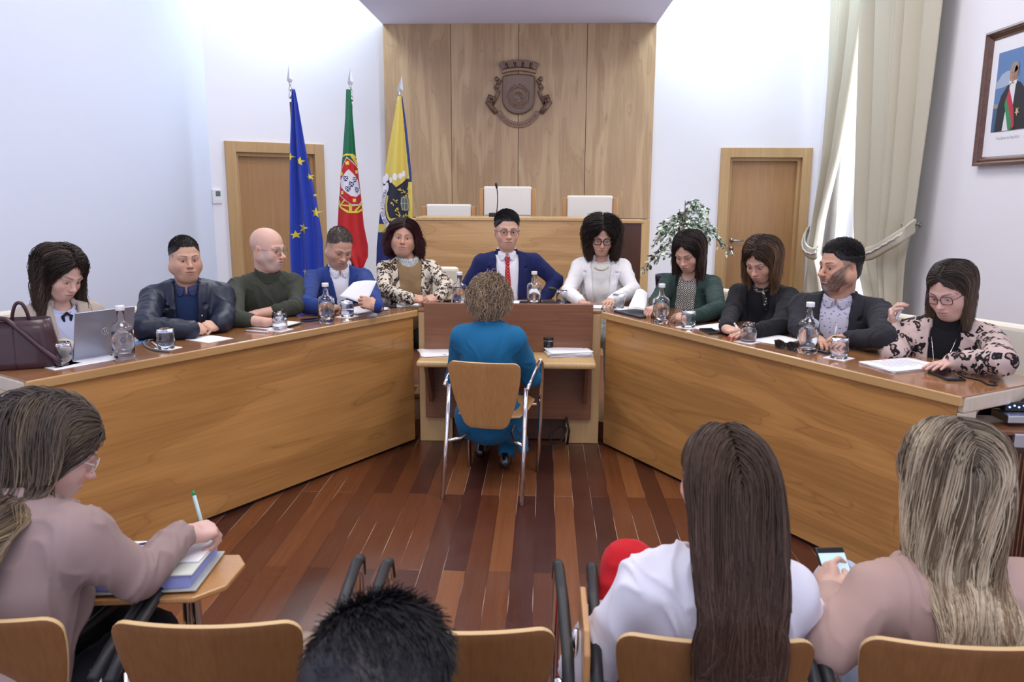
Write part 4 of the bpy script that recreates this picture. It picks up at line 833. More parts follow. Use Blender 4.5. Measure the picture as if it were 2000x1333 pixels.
def white_chair(x, y, w_, top, seam, label):
    g = empty('high_back_chair', (x, y, .3), 0, label, 'chair', 'white leather high back chairs behind the rear bench')
    zb_ = .98; zbk = .75
    MB().box((x, y, (zbk+top)/2), (w_, .07, top-zbk)).build('backrest', M_WHITEL, g, .018, world=True)
    if seam: MB().box((x, y-.037, top-.28), (w_-.02, .006, .012)).build('seam', mat('seam', (.45, .43, .40), .6), g, .002, world=True)
    for q in (-1, 1): MB().box((x+q*(w_/2+.022), y+.015, (top+.45)/2-.02), (.04, .11, top-.45)).build('side_rail', M_CHAIRW, g, .006, world=True)
    MB().box((x, y-.25, .78), (w_, .50, .10)).build('seat', M_WHITEL, g, .02, world=True)
    mb = MB()
    for q in (-1, 1):
        for dy in (-.45, .03): mb.box((x+q*(w_/2+.005), y+dy, .52), (.035, .035, .44))
    mb.build('leg_frame', M_CHAIRW, g, .004, world=True)
for (xa, xb, yt, yy, sm_, lb) in ((832, 921, 399, 7.95, 0, 'low white leather chair behind the bench beside the yellow flag'), (944, 1039, 364, 8.0, 1, 'tallest white leather chair with a seam, centre of the rear bench'), (1107, 1198, 382, 7.95, 0, 'white leather chair behind the bench above the woman in white')):
    A = ony(xa, yt, yy); Bq = ony(xb, yt, yy); white_chair((A[0]+Bq[0])/2, yy+.03, Bq[0]-A[0]-.005, A[2], sm_, lb)
def gooseneck(name, label, base, tipv, bsz=(.13, .10, .03), mid=None, group='black gooseneck microphones'):
    g = empty(name, base, 0, label, 'microphone', None); MB().box(base+V(0, 0, bsz[2]/2), bsz).build('base', M_BLACK, g, .008, world=True)
    t = np.linspace(0, 1, 9); a = base+V(0, 0, bsz[2]); m_ = mid if mid is not None else a*.5+tipv*.5+V(0, 0, .05); pts = [a*(1-u)**2+2*m_*u*(1-u)+tipv*u*u for u in t]; MB().tube(pts, .0045, 8).build('neck', M_BLACK, g, world=True)
    d = nrm(pts[-1]-pts[-2]); MB().tube([tipv-d*.012, tipv, tipv+d*.03, tipv+d*.04], [.006, .011, .012, .008], 12).build('microphone_head', M_RUB, g, world=True)
mbp = ony(970, 423, 7.42); mbp[2] = ZB; gooseneck('desk_microphone', 'tall gooseneck microphone standing on the rear bench', mbp, ony(970, 366, 7.40), (.14, .10, .035), mid=ony(974, 385, 7.42))
# ------------------------------------------------------------------ council desk: two wings and the centre
ZT = .87
LA, LB = V(-.80, 4.955, 0), V(-2.035, 2.965, 0); RA, RB = V(.365, 4.945, 0), V(1.56, 2.935, 0)
uL = nrm(LB-LA); nL = V(-(-uL[1]), -uL[0], 0); nL = V(uL[1], -uL[0], 0); 
if nL[0] > 0: nL = -nL
uR = nrm(RB-RA); nR = V(-uR[1], uR[0], 0)
if nR[0] < 0: nR = -nR
M_ENDW = wood('pale_end_grain', (0.50, 0.40, 0.29), (0.72, 0.63, 0.50), 2, rough=.3, figure=.1)
def wing(A, B, n, mm, topm, label):
    u = nrm(B-A); L = np.linalg.norm(B-A); R = np.stack([u, n, V(0, 0, 1)], 1); dp = .56
    g = empty('council_desk', (A+B)/2, 0, label, 'desk'); c = A+u*L/2
    MB().box(c+n*.03+V(0, 0, (ZT-.04)/2+.010), (L-.05, .03, ZT-.058), R=R).build('front_panel', mm, g, .002, world=True)
    MB().box(c+n*.045+V(0, 0, .02), (L-.06, .02, .05), R=R).build('kick_strip', M_BLACK, g, world=True)
    top = MB().box(c+n*(dp/2)+V(0, 0, ZT-.006), (L, dp, .012), R=R).build('desk_top', topm, g, .002, world=True)
    MB().box(c+n*.006+V(0, 0, ZT-.0215), (L, .022, .040), R=R).build('front_edging', wood('edging_wood', (0.42, 0.235, 0.085), (0.60, 0.37, 0.16), 0, rz=-math.atan2(u[1], u[0]), rough=.3, figure=.3), g, .005, world=True)
    MB().box(B+n*(dp/2+.004)-u*.012+V(0, 0, ZT-.038), (.03, dp-.03, .064), R=R).build('end_edging', M_ENDW, g, .008, world=True)
    MB().box(B+n*.06-u*.012+V(0, 0, (ZT-.07)/2), (.022, .09, ZT-.07), R=R).build('end_post', M_ENDW, g, .003, world=True)
    MB().box(A+n*.30+u*.1+V(0, 0, (ZT-.03)/2), (.03, .45, ZT-.03), R=R).build('support_panel', M_EDGE, g, world=True)
    MB().box(B+n*.30-u*.35+V(0, 0, (ZT-.03)/2), (.03, .45, ZT-.03), R=R).build('support_panel', M_EDGE, g, world=True)
    mb = MB(); mb.box(c+n*(dp/2)+V(0, 0, ZT-.04), (L-.2, dp-.1, .02), R=R); mb.build('cable_tray', M_DARKW, g, world=True)
wing(LA, LB, nL, M_DESKL, M_TOP, 'long angled beech council desk under the laptop and handbag')
M_TOPR = wood('desk_top_wood_right', (0.22, 0.085, 0.03), (0.40, 0.19, 0.075), 0, rz=math.radians(59), rough=.12, figure=.3, coat=.8)
wing(RA, RB, nR, M_DESKR, M_TOPR, 'long angled beech council desk under the sunglasses and tall white framed end')
# centre section
g = empty('centre_desk', ((LA[0]+RA[0])/2, 5.15, 0), 0, 'centre section of the council desk with walnut front behind the blue jacket', 'desk'); xa, xb = LA[0]+.0, RA[0]-.0; M_TOPC = wood('desk_top_wood_centre', (0.22, 0.085, 0.03), (0.40, 0.19, 0.075), 0, rough=.12, figure=.3, coat=.8)
MB().box(((xa+xb)/2, 5.24, ZT-.0075), (xb-xa+.0, .54, .015)).build('desk_top', M_TOPC, g, .002, world=True)
pA, pB = ony(828, 592, 4.93), ony(1159, 596, 4.93); q1 = ony(828, 830, 4.93)[2]; zs_ = ony(812, 700, 4.62)[2]
for (qa, qb) in ((xa+.003, xa+.215), (xb-.215, xb-.003)): MB().box(((qa+qb)/2, 4.985, (ZT-.02)/2), (qb-qa, .03, ZT-.02)).build('pale_panel', M_EDGE, g, .003, world=True)
MB().box(((pA[0]+pB[0])/2, 4.945, (pA[2]+ZT-.3)/2), (pB[0]-pA[0], .035, pA[2]-(ZT-.3))).build('upper_front_panel', M_WALNUT, g, .004, world=True)
MB().box(((pA[0]+pB[0])/2, 4.945, (ZT-.305+.17)/2), (pB[0]-pA[0], .034, ZT-.305-.17)).build('lower_front_panel', M_WALNUT, g, .004, world=True)
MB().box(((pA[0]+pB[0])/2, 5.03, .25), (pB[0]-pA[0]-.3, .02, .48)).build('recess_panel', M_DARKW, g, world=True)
SA, SB = ony(812, 704, 4.60), ony(1165, 712, 4.60); ZS = (SA[2]+SB[2])/2; sx0, sx1 = SA[0], SB[0]
g = empty('speaker_shelf', ((sx0+sx1)/2, 4.75, 0), 0, 'narrow pale shelf on walnut brackets in front of the centre desk', 'shelf')
MB().box(((sx0+sx1)/2, 4.76, ZS-.02), (sx1-sx0, .325, .04)).build('shelf_board', M_EDGE, g, .016, world=True)
for x in (sx0+.05, sx1-.05): MB().add([(x-.012, 4.92, ZS-.042), (x-.012, 4.66, ZS-.042), (x-.012, 4.92, ZS-.32), (x-.012, 4.86, ZS-.32), (x+.012, 4.92, ZS-.042), (x+.012, 4.66, ZS-.042), (x+.012, 4.92, ZS-.32), (x+.012, 4.86, ZS-.32)], [(0, 1, 3, 2), (4, 6, 7, 5), (0, 4, 5, 1), (1, 5, 7, 3), (3, 7, 6, 2), (2, 6, 4, 0)]).build('bracket', M_WALNUT, g, .003, world=True)
mb = MB(); c0 = ony(1050, 850, 4.88); c0[2] = .05
mb.tube([V(.10+.05*math.cos(a)*(1+.1*math.sin(3*a)), 4.85+.03*math.sin(a), .09+.05*math.sin(a+.6)) for a in np.linspace(0, 11, 40)], .006, 6); mb.tube([(.16, 4.88, .02), (.17, 4.86, .12), (.15, 4.88, .2)], .008, 6)
tag(mb.build('cable_coil', M_RUB), 'black cable bundle on the floor under the walnut shelf', 'cable'); 
# ------------------------------------------------------------------ stacking chairs
def shell_pts(w_top, w_bot, h, r=.05):
    pts = []; 
    def arc(cx, cy, r, a0, a1): return [(cx+r*math.cos(a), cy+r*math.sin(a)) for a in np.linspace(a0, a1, 6)]
    pts += arc(w_top/2-.035, h-.035, .035, 0, PI/2)+arc(-w_top/2+.035, h-.035, .035, PI/2, PI)
    for t in np.linspace(.08, .92, 8): z = h-.04-(h-.11)*t; pts.append((-(w_top/2-(w_top-w_bot)/2*t**1.6), z))
    pts += arc(-w_bot/2+r+.01, r, r, PI*1.05, PI*1.5)+arc(w_bot/2-r-.01, r, r, PI*1.5, PI*1.95)
    for t in np.linspace(.92, .08, 8): z = h-.04-(h-.11)*t; pts.append(((w_top/2-(w_top-w_bot)/2*t**1.6), z))
    return pts
def sheet(outline, f, t, mat_, name, parent, edge=None, n=16):
    """flat outline (u, v) filled with a fine grid, bent by f(u, v) -> point, thickened"""
    bm = bmesh.new(); vs = [bm.verts.new((p[0], p[1], 0)) for p in outline]; fc = bm.faces.new(vs)
    us = [p[0] for p in outline]; zs2 = [p[1] for p in outline]
    for k in range(1, n):
        for (co, no) in (((min(us)+(max(us)-min(us))*k/n, 0, 0), (1, 0, 0)), ((0, min(zs2)+(max(zs2)-min(zs2))*k/n, 0), (0, 1, 0))):
            bmesh.ops.bisect_plane(bm, geom=bm.verts[:]+bm.edges[:]+bm.faces[:], plane_co=co, plane_no=no)
    for v in bm.verts: v.co = f(v.co.x, v.co.y)
    me = bpy.data.meshes.new(name); bm.to_mesh(me); bm.free(); me.shade_smooth(); o = link(name, me, mat_, parent)
    if edge is not None: me.materials.append(edge)
    s = o.modifiers.new('s', 'SOLIDIFY'); s.thickness = t; s.offset = 0
    if edge is not None: s.material_offset_rim = 1
    b = o.modifiers.new('b', 'BEVEL'); b.width = t*.2; b.segments = 2; b.limit_method = 'ANGLE'; b.angle_limit = 1.0
    return o
def make_chair(label, black_arms=True, wm=None, H_=.765, wt=.385, zb=.415):
    """origin on the floor under the seat centre, facing +Y (back toward -Y)"""
    g = empty('stacking_chair', (0, 0, 0), 0, label, 'chair'); wm = wm or M_CHAIRW
    def fb(u, v): t = v/(H_-zb); return (u, -.20-.075*t+.028*(1-(u/.19)**2)*-1, zb+v)
    sheet(shell_pts(wt, wt-.11, H_-zb, .055), fb, .012, wm, 'backrest', g, M_PLYEDGE)
    so = [(-.17, -.16), (-.19, .16), (-.15, .21), (.15, .21), (.19, .16), (.17, -.16), (.12, -.19), (-.12, -.19)]
    sheet(so, lambda u, v: (u, v, .44+.03*v-.02*math.exp(-(v+.02)**2/.02)), .012, wm, 'seat', g, M_PLYEDGE, 10)
    fm = M_CHROME
    for q in (-1, 1):
        MB().tube([(q*.205, .19, 0), (q*.215, .205, .30), (q*.22, .21, .60), (q*.222, .19, .655), (q*.222, .15, .672)], .0125, 10).build('leg', fm, g)
        MB().tube([(q*.215, -.33, 0), (q*.212, -.27, .25), (q*.208, -.20, .60)], .0125, 10).build('leg', fm, g)
        mb = MB(); mb.tube([(q*.222, .16, .672), (q*.224, .0, .665), (q*.226, -.17, .63), (q*.224, -.24, .60)], .010 if not black_arms else .014, 10); mb.build('armrest', M_RUB if black_arms else M_CHROME, g)
        if black_arms: MB().tube([(q*.222, .16, .672), (q*.222, .215, .655), (q*.22, .225, .61)], .014, 10).build('armrest_end', M_RUB, g)
        MB().tube([(q*.212, -.26, .30), (q*.15, -.2, .30), (q*.11, -.12, .33), (q*.12, .12, .425)], .009, 8).build('seat_rail', fm, g)
    MB().tube([(-.20, .17, .41), (.20, .17, .41)], .010, 8).build('crossbar', fm, g)
    return g
sc = make_chair('wooden stacking chair with chrome arms under the woman in blue', False, H_=.745, zb=.375)
f0, f1 = onz(868, 975, 0), onz(1015, 988, 0); b0_, b1_ = onz(908, 912, 0), onz(1057, 925, 0); cc = (f0+f1)/2; fwd = nrm((b0_+b1_)/2-cc); yawc = math.atan2(-fwd[0], fwd[1])
sc.location = cc+fwd*.33; sc.rotation_euler = (0, 0, yawc); SC_C = V(*sc.location); SC_F = fwd
aud = make_chair('wooden back audience chair, empty, between the left blazer woman and the dark head', True, M_CHAIR_SHADED)
AUD = []
labs = ['wooden audience chair cut off by the picture edge under the woman with the binder', 'empty wooden audience chair behind the woman with the binder', 'empty wooden audience chair between the dark haired head and the red trousers', 'wooden audience chair of the long brown haired woman in white', 'wooden audience chair of the blond woman in the pink blazer']
tops = [(-62, 1200), (401, 1210), (896, 1222), (1398, 1240), (1885, 1250)]
for i, (x, y) in enumerate(tops):
    c = aud if i == 0 else copy_tree(aud); yy = 0; P_ = onz(x, y, .765); c['label'] = labs[i]; c['group'] = 'row of wooden audience chairs'
    rz = [-.0, .05, .03, -.02, -.05][i]; c.rotation_euler = (0, 0, rz); fw_ = V(-math.sin(rz), math.cos(rz), 0); c.location = V(P_[0], P_[1], 0)+fw_*.275; AUD.append(V(*c.location))
# folding writing tablets on two audience chairs
def tablet(c, rz, dx, dy, label, ang=0, up=False):
    g = empty('writing_tablet', (c[0], c[1], 0), 0, label, 'tablet'); mb = MB()
    pts = [(-.11, -.15), (.11, -.15), (.13, -.10), (.13, .13), (.10, .16), (-.09, .16), (-.12, .12)]
    if up: mb.extr(pts, V(c[0]+dx, c[1]+dy, .55), V(0, 1, 0), V(0, 0, 1), V(1, 0, 0), .014)
    else:
        a = ang; mb.extr(pts, V(c[0]+dx, c[1]+dy, .70), V(math.cos(a), math.sin(a), 0), V(-math.sin(a), math.cos(a), 0), V(0, 0, 1), .016)
    mb.build('board', M_CHAIRW, g, .004, world=True); mb = MB(); q = V(c[0]+dx, c[1]+dy, .55 if up else .695)
    if up: mb.tube([q+V(-.012, -.02, .12), q+V(-.012, .0, .0), q+V(-.012, .02, -.12)], .007, 8); mb.ball(q+V(-.014, .02, -.06), (.012, .02, .03))
    else: mb.tube([q+V(.0, 0, 0), q+V(-.02, -.1, -.06), q+V(-.03, -.14, -.12)], .009, 8)
    mb.build('hinge_arm', M_CHROME, g, world=True)
tablet(AUD[2], 0, .262, -.10, 'folded wooden writing tablet hanging beside the empty chair by the red trousers', up=True)
# cream council chairs
def council_chair(P_, fw, top, label, w_=.50, group='cream leather council chairs'):
    rt = np.cross(fw, V(0, 0, 1)); R = np.stack([rt, fw, V(0, 0, 1)], 1); P_ = V(P_[0], P_[1], .0); g = empty('council_chair', P_, 0, label, 'chair', group)
    MB().box(P_+V(0, 0, (top+.60)/2), (w_, .075, top-.60), R=R).build('backrest', M_CREAM, g, .028, world=True)
    MB().box(P_+fw*.27+V(0, 0, .55), (w_, .48, .10), R=R).build('seat', M_CREAM, g, .03, world=True)
    for q in (-1, 1): MB().box(P_-fw*.048+rt*q*(w_/2-.03)+V(0, 0, (top+.1)/2-.02), (.035, .03, top-.12), R=R).build('side_rail', M_CHAIRW, g, .005, world=True)
    mb = MB(); mb.box(P_+fw*.25+V(0, 0, .31), (.06, .06, .40), R=R); mb.box(P_+fw*.25+V(0, 0, .135), (.5, .08, .03), R=R); mb.box(P_+fw*.25+V(0, 0, .135), (.08, .5, .03), R=R); mb.build('pedestal', M_CHAIRW, g, .004, world=True)
fL = -nL; fR = -nR
def wpl(px, py, side, off):   # point on the upright plane parallel to a wing, off metres behind its front edge
    n, A = (nL, LA) if side == 'L' else (nR, RA); return onplane(px, py, A+n*off, n)
for (px, py, side, off, lb) in ((-5, 610, 'L', .98, 'cream council chair of the woman at the laptop, at the picture edge'), (226, 604, 'L', 1.0, 'cream council chair back showing beside the open laptop'), 
    (1420, 565, 'R', 1.0, 'cream council chair back between the green blazer and the black blazer'), (1565, 585, 'R', 1.0, 'cream council chair back between the black blazer and the bearded man'),
    (1752, 612, 'R', 1.0, 'cream council chair back between the bearded man and the leopard print blouse'), (1975, 632, 'R', .98, 'cream council chair of the woman in the leopard print blouse, nearest the side wall')):
    P_ = wpl(px, py, side, off); council_chair(P_, fL if side == 'L' else fR, P_[2], lb, .56 if px > 1900 else .5)
P_ = ony(833, 521, 6.1); council_chair(P_, V(0, -1, 0), P_[2], 'cream council chair behind the woman in the leopard jacket')
# side equipment at the desk ends
def stand(P_, s, label):
    g = empty('side_cabinet', P_, 0, label, 'cabinet'); P_ = V(P_[0], P_[1], 0); ang = math.radians(-4*s); R = rotm('Z', ang)
    MB().box(P_+V(s*.16, .06, .355), (.40, .20, .70), R=R).build('body', M_DARKW, g, .01, world=True); MB().box(P_+V(s*.16, .06, .715), (.42, .22, .02), R=R).build('top', M_WALNUT, g, .004, world=True)
    mb = MB()
    for k in range(15): mb.box(P_+V(s*.08+s*k*.016, -.055, .34), (.005, .008, .60), R=R)
    mb.build('slatted_front', M_WALNUT, g, world=True); MB().box(P_+V(s*.20, -.06, .69), (.24, .02, .055), R=R).build('bracket', M_STEEL, g, .004, world=True)
q = onz(1905, 830, .72); stand((q[0]+.01, q[1]-.05, 0), 1, 'dark wooden cabinet with metal bracket at the end of the desk by the leopard blouse')
q = onz(22, 800, .72); stand((q[0]-.02, q[1]-.02, 0), -1, 'dark wooden cabinet at the picture edge beyond the pinned up hair')
q = RB+nR*.25+V(.10, -.02, 0); g = empty('connection_box', (q[0], q[1], 0), 0, 'small metal connection box with blue lit sockets under the desk end', 'box'); MB().box(V(q[0], q[1]+.05, .755), (.16, .12, .03)).build('shelf', M_STEEL, g, .004, world=True); MB().box(V(q[0], q[1]+.08, .79), (.12, .06, .035)).build('socket_block', M_BLACK, g, .003, world=True)
mb = MB(); [mb.ball(V(q[0]-.045+.018*k, q[1]+.048, .79+.006*(k % 2)), .004, None, 8, 5) for k in range(6)]; mb.build('indicator', mat('blue_led', (.1, .2, .8), .3, emit=((.25, .4, 1.0), 3.0)), g, world=True)
c0, c1, c2 = onz(2030, 716, .95), onx(1960, 775, q[0]+.08), V(q[0]+.0, q[1]+.05, .815); tag(MB().tube([c0, (c0+c1)/2-V(0, 0, .02), V(*c2)+V(.08, .02, .05), c2], .0055, 8).build('microphone_cable', M_RUB), 'thin black cable running off the end of the desk by the leopard blouse', 'cable')
struct(MB().prism([tuple((LB+nL*.10)[:2]), tuple((LA+nL*.10)[:2]), (LA[0], 5.08), (RA[0], 5.08), tuple((RA+nR*.10)[:2]), tuple((RB+nR*.10)[:2]), (XR-.01, RB[1]+.25), (XR-.01, 7.34), (XL+.01, 7.34), (XL+.01, LB[1]+.25)], .001, .12).build('floor_dais', dk))
# ------------------------------------------------------------------ flags
def lerp(x, xs, ys): return float(np.interp(x, xs, ys))
def star_pts(cx, cy, r, rot=0): return [(cx+(r if k % 2 == 0 else r*.40)*math.sin(rot+k*PI/5), cy-(r if k % 2 == 0 else r*.40)*math.cos(rot+k*PI/5)) for k in range(10)]
def drape(polys, Y0, fy, m, name, parent, off=.006, cut=.011, thick=0):
    bm = bmesh.new()
    for pl in polys:
        pts = [ony(x, y, Y0) for x, y in pl]; vs = [bm.verts.new((p[0], 0, p[2])) for p in pts]
        try: bm.faces.new(vs)
        except ValueError: pass
    xs = [v.co.x for v in bm.verts]; zs_2 = [v.co.z for v in bm.verts]
    for (a, b, no, ax) in ((min(xs), max(xs), (1, 0, 0), 0), (min(zs_2), max(zs_2), (0, 0, 1), 2)):
        k = a+cut
        while k < b:
            co = [0, 0, 0]; co[ax] = k; bmesh.ops.bisect_plane(bm, geom=bm.verts[:]+bm.edges[:]+bm.faces[:], plane_co=co, plane_no=no); k += cut
    for v in bm.verts: v.co.y = fy(v.co.x, v.co.z)-off-.004
    for f in bm.faces:
        if f.normal.y > 0: f.normal_flip()
    me = bpy.data.meshes.new(name); bm.to_mesh(me); bm.free(); me.shade_smooth(); o = link(name, me, m); wl(o, parent); return o
def flag(name, label, Y0, tip, foot, edges, colf, mats, seed, nf=3.2, amp=.045):
    """edges: [(py, x_left, x_right)] silhouette of the hanging cloth; colf picks a material for each face"""
    T, Fo = ony(tip[0], tip[1], Y0), ony(foot[0], foot[1], Y0); d = nrm(Fo-T); zb_ = .30; Fo = T+d*((T[2]-zb_)/-d[2]); g = empty(name, (Fo[0], Fo[1], zb_), 0, label, 'flag')
    mb = MB(); sh = T+d*.36
    mb.tube([sh, Fo], .017, 10); mb.build('pole', M_DARKW, g, world=True)
    MB().tube([T+d*.21, T+d*.24, T+d*.25, T+d*.28, T+d*.29, T+d*.33], [.012, .024, .016, .016, .026, .022], 12).build('collar', M_CHROME, g, world=True)
    mb = MB(); up = -d; sd = nrm(np.cross(up, V(0, 1, 0))); c_ = T
    for q in (-1, 1): mb.add([T, T+d*.15+sd*.030*q, T+d*.20, T+d*.13+V(0, -.012, 0), T+d*.13+V(0, .012, 0)], [(0, 1, 3), (1, 2, 3), (0, 4, 1), (1, 4, 2), (0, 3, 4)])
    mb.tube([T+d*.16, T+d*.22], .010, 8); mb.build('spear_head', M_STEEL, g, world=True)
    MB().lathe([(.17, 0), (.17, .03), (.05, .05), (.03, .10), (0.03, .12)], (Fo[0], Fo[1], zb_), 24).build('stand', M_STEEL, g, world=True)
    ys = [e[0] for e in edges]; yt, yb = ys[0], ys[-1]; nz_, nu = 110, 80; rg = np.random.RandomState(seed); ph = rg.rand(4)*6
    zt_, zb2 = ony(edges[0][1], yt, Y0)[2], ony(edges[-1][1], yb, Y0)[2]
    def fy(X, Z):
        py = lerp(Z, [zb2, zt_], [yb, yt]); l, r = lerp(py, ys, [e[1] for e in edges]), lerp(py, ys, [e[2] for e in edges]); xa_, xb_ = ony(l, py, Y0)[0], ony(r, py, Y0)[0]; u = (X-xa_)/max(xb_-xa_, .01); t = (py-yt)/(yb-yt)
        a = amp*(.25+.75*min(1, t*2.5)); return Y0-.075+a*(math.sin(u*nf*2*PI+ph[0]+1.2*t)+.45*math.sin(u*nf*4.3+ph[1]-2*t))+.06*(u-.5)**2
    vs, fs, mi = [], [], []
    for i in range(nz_+1):
        py = yt+(yb-yt)*i/nz_; l, r = lerp(py, ys, [e[1] for e in edges]), lerp(py, ys, [e[2] for e in edges])
        for j in range(nu+1):
            P_ = ony(l+(r-l)*j/nu, py, Y0); vs.append((P_[0], fy(P_[0], P_[2]), P_[2]))
    for i in range(nz_):
        for j in range(nu):
            a = i*(nu+1)+j; fs.append((a, a+nu+1, a+nu+2, a+1)); py = yt+(yb-yt)*(i+.5)/nz_; l, r = lerp(py, ys, [e[1] for e in edges]), lerp(py, ys, [e[2] for e in edges]); mi.append(colf(l+(r-l)*(j+.5)/nu, py, (j+.5)/nu))
    me = bpy.data.meshes.new('cloth'); me.from_pydata(vs, [], fs); [me.materials.append(q) for q in mats]; me.polygons.foreach_set('material_index', mi); me.shade_smooth(); me.update()
    o = link('cloth', me); wl(o, g); s = o.modifiers.new('s', 'SOLIDIFY'); s.thickness = .004; s.offset = 1 if 0 else 0
    return g, o, fy
M_EU = mat('blue_flag_cloth', (0.012, 0.045, 0.42), .55, sheen=.2); M_YEL = mat('yellow_cloth', (0.62, 0.50, 0.10), .6, sheen=.2); M_STAR = mat('star_yellow', (0.72, 0.62, 0.08), .6)
M_GRN = mat('green_cloth', (0.01, 0.14, 0.065), .55); M_RED = mat('red_cloth', (0.50, 0.018, 0.022), .55); M_NAVYC = mat('navy_cloth', (0.015, 0.03, 0.16), .6); M_WHC = mat('white_cloth', (.72, .72, .80), .7); M_DKC = mat('dark_emblem_cloth', (0.02, 0.025, 0.045), .7)
YF = 8.2
g, o, fy = flag('european_flag', 'blue flag with yellow stars hanging on its pole by the left door', YF, (564, 126), (592, 560), [(176, 574, 580), (205, 573, 586), (280, 570, 599), (340, 569, 611), (400, 569, 624), (470, 569, 635), (540, 572, 638), (600, 578, 630), (640, 582, 622)], lambda x, y, u: 0, [M_EU], 1, 2.3, .04)
st = [(573, 307, 8, .3), (591, 316, 9.5, .15), (610, 346, 7.5, -.3), (620, 381, 4, 0), (622, 415, 11, .1), (597, 445, 11, .25), (583, 458, 9, -.1), (569, 455, 4, 0), (601, 530, 7, 0)]
[drape([star_pts(x, y, r, a)], YF, fy, M_STAR, 'star', g) for x, y, r, a in st]
def pcol(x, y, u): return 0 if y < 332-.52*(x-690)*0+ -8*(u-.5)*2+ (-24) else 1
g, o, fy = flag('portuguese_flag', 'green and red flag with a shield emblem between two other flags', YF, (684, 131), (690, 560), [(176, 679, 688), (230, 677, 692), (300, 672, 698), (340, 668, 703), (400, 664, 710), (440, 662, 714), (480, 664, 722), (500, 680, 722), (530, 702, 709)], lambda x, y, u: 0 if y < 322-(x-668)*.35 else 1, [M_GRN, M_RED], 5, 1.3, .022)
ln = lambda a, b, w_: [(a[0]-w_/2, a[1]), (a[0]+w_/2, a[1]), (b[0]+w_/2, b[1]), (b[0]-w_/2, b[1])]
def band(pts, w_):
    out = []
    for i in range(len(pts)-1): (x0_, y0_), (x1_, y1_) = pts[i], pts[i+1]; L_ = math.hypot(x1_-x0_, y1_-y0_); nx, ny = -(y1_-y0_)/L_*w_/2, (x1_-x0_)/L_*w_/2; out.append([(x0_+nx, y0_+ny), (x1_+nx, y1_+ny), (x1_-nx, y1_-ny), (x0_-nx, y0_-ny)])
    return out
sph = band([(671, 306), (680, 303), (692, 303), (700, 309)], 3.5)+band([(690, 304), (701, 322)], 6)+band([(665, 392), (668, 404), (685, 414), (702, 414), (713, 408)], 4)+band([(688, 396), (688, 414)], 5)+band([(668, 402), (680, 388)], 3)+band([(696, 412), (712, 396)], 4)+band([(667, 400), (688, 402), (712, 400)], 3)
drape(sph, YF, fy, M_STAR, 'sphere_bands', g, .004)
shield = [(682, 309), (703, 330), (710, 392), (704, 399), (690, 399), (667, 380), (668, 345), (672, 328)]
drape([[(688+(x-688)*1.05, 355+(y-355)*1.04) for x, y in shield]], YF, fy, M_WHC, 'shield_border', g, .006); drape([shield], YF, fy, M_RED, 'red_shield', g, .008)
drape([[(685, 331), (703, 352), (708, 378), (699, 385), (689, 383), (670, 366), (668, 352)]], YF, fy, M_WHC, 'white_shield', g, .010)
drape([[(x-4.2, y-5), (x+4.2, y-5+1), (x+4.2, y+2), (x+1.5, y+5.5), (x-2.5, y+4.5), (x-4.2, y+1)] for x, y in ((680, 349), (696, 351), (690, 360), (684, 369), (700, 371))], YF, fy, M_NAVYC, 'small_blue_shields', g, .012)
drape([[(x+a-1, y+b-1), (x+a+1, y+b-1), (x+a+1, y+b+1), (x+a-1, y+b+1)] for x, y in ((680, 349), (696, 351), (690, 360), (684, 369), (700, 371)) for a, b in ((-2, -2), (2, -2), (0, 0), (-2, 2), (2, 2))], YF, fy, M_WHC, 'shield_dots', g, .014)
[drape([[(x-3, y-3.5), (x-1, y-2), (x+1, y-3.5), (x+3, y-2.5), (x+3, y+3.5), (x-3, y+3.5)]], YF, fy, M_STAR, 'castle', g, .012) for x, y in ((683, 319), (700, 336), (671, 340), (673, 376), (695, 391))]
YF3 = 8.1
def mcol(x, y, u):
    if y < 350: return 0 if x < 787+(y-195)*.10 and x > 753+(350-y)*.02 else 1
    if x > 800: return 0 if y > 357 else 1
    if y < 438-(x-742)*.0: return 2 if x > 757 else (1 if y > 335 and y < 430 else 1)
    return 0 if y < 455 else 1
g, o, fy = flag('municipal_flag', 'yellow and blue municipal flag with an emblem in front of the panelling', YF3, (785, 146), (738, 560), [(190, 779, 788), (230, 772, 794), (290, 761, 801), (340, 753, 806), (400, 745, 808), (440, 741, 809), (480, 737, 806), (520, 736, 790), (548, 738, 770)], mcol, [M_YEL, M_NAVYC, M_DKC], 9, 1.8, .022)
drape([[(756, 340), (786, 338), (796, 344), (794, 352), (777, 366), (772, 360), (764, 352), (757, 352)]], YF3, fy, M_YEL, 'yellow_corner', g, .004)
drape([[(x+a*math.cos(t)*rx, y+math.sin(t)*ry) for t in np.linspace(0, 2*PI, 9)[:-1] for a in (1,)] for x, y, rx, ry in ((757, 347, 4.5, 8), (753, 352, 4, 8), (767, 352, 3.5, 6), (775, 346, 4.5, 7.5), (784, 344, 4, 6), (791, 340, 4, 6.5), (758, 366, 4.5, 10), (752, 370, 4, 8))], YF3, fy, M_WHC, 'mural_crown', g, .007)
arcp = [(755, 372), (751, 385), (748, 400), (749, 415), (753, 428), (760, 438), (768, 446)]
drape(band(arcp, 10), YF3, fy, M_WHC, 'motto_ribbon', g, .006); drape(band([(760, 382), (757, 398), (758, 412), (762, 424), (767, 430)], 4.5), YF3, fy, M_YEL, 'yellow_ring', g, .006)
rg = random.Random(5); lf = []
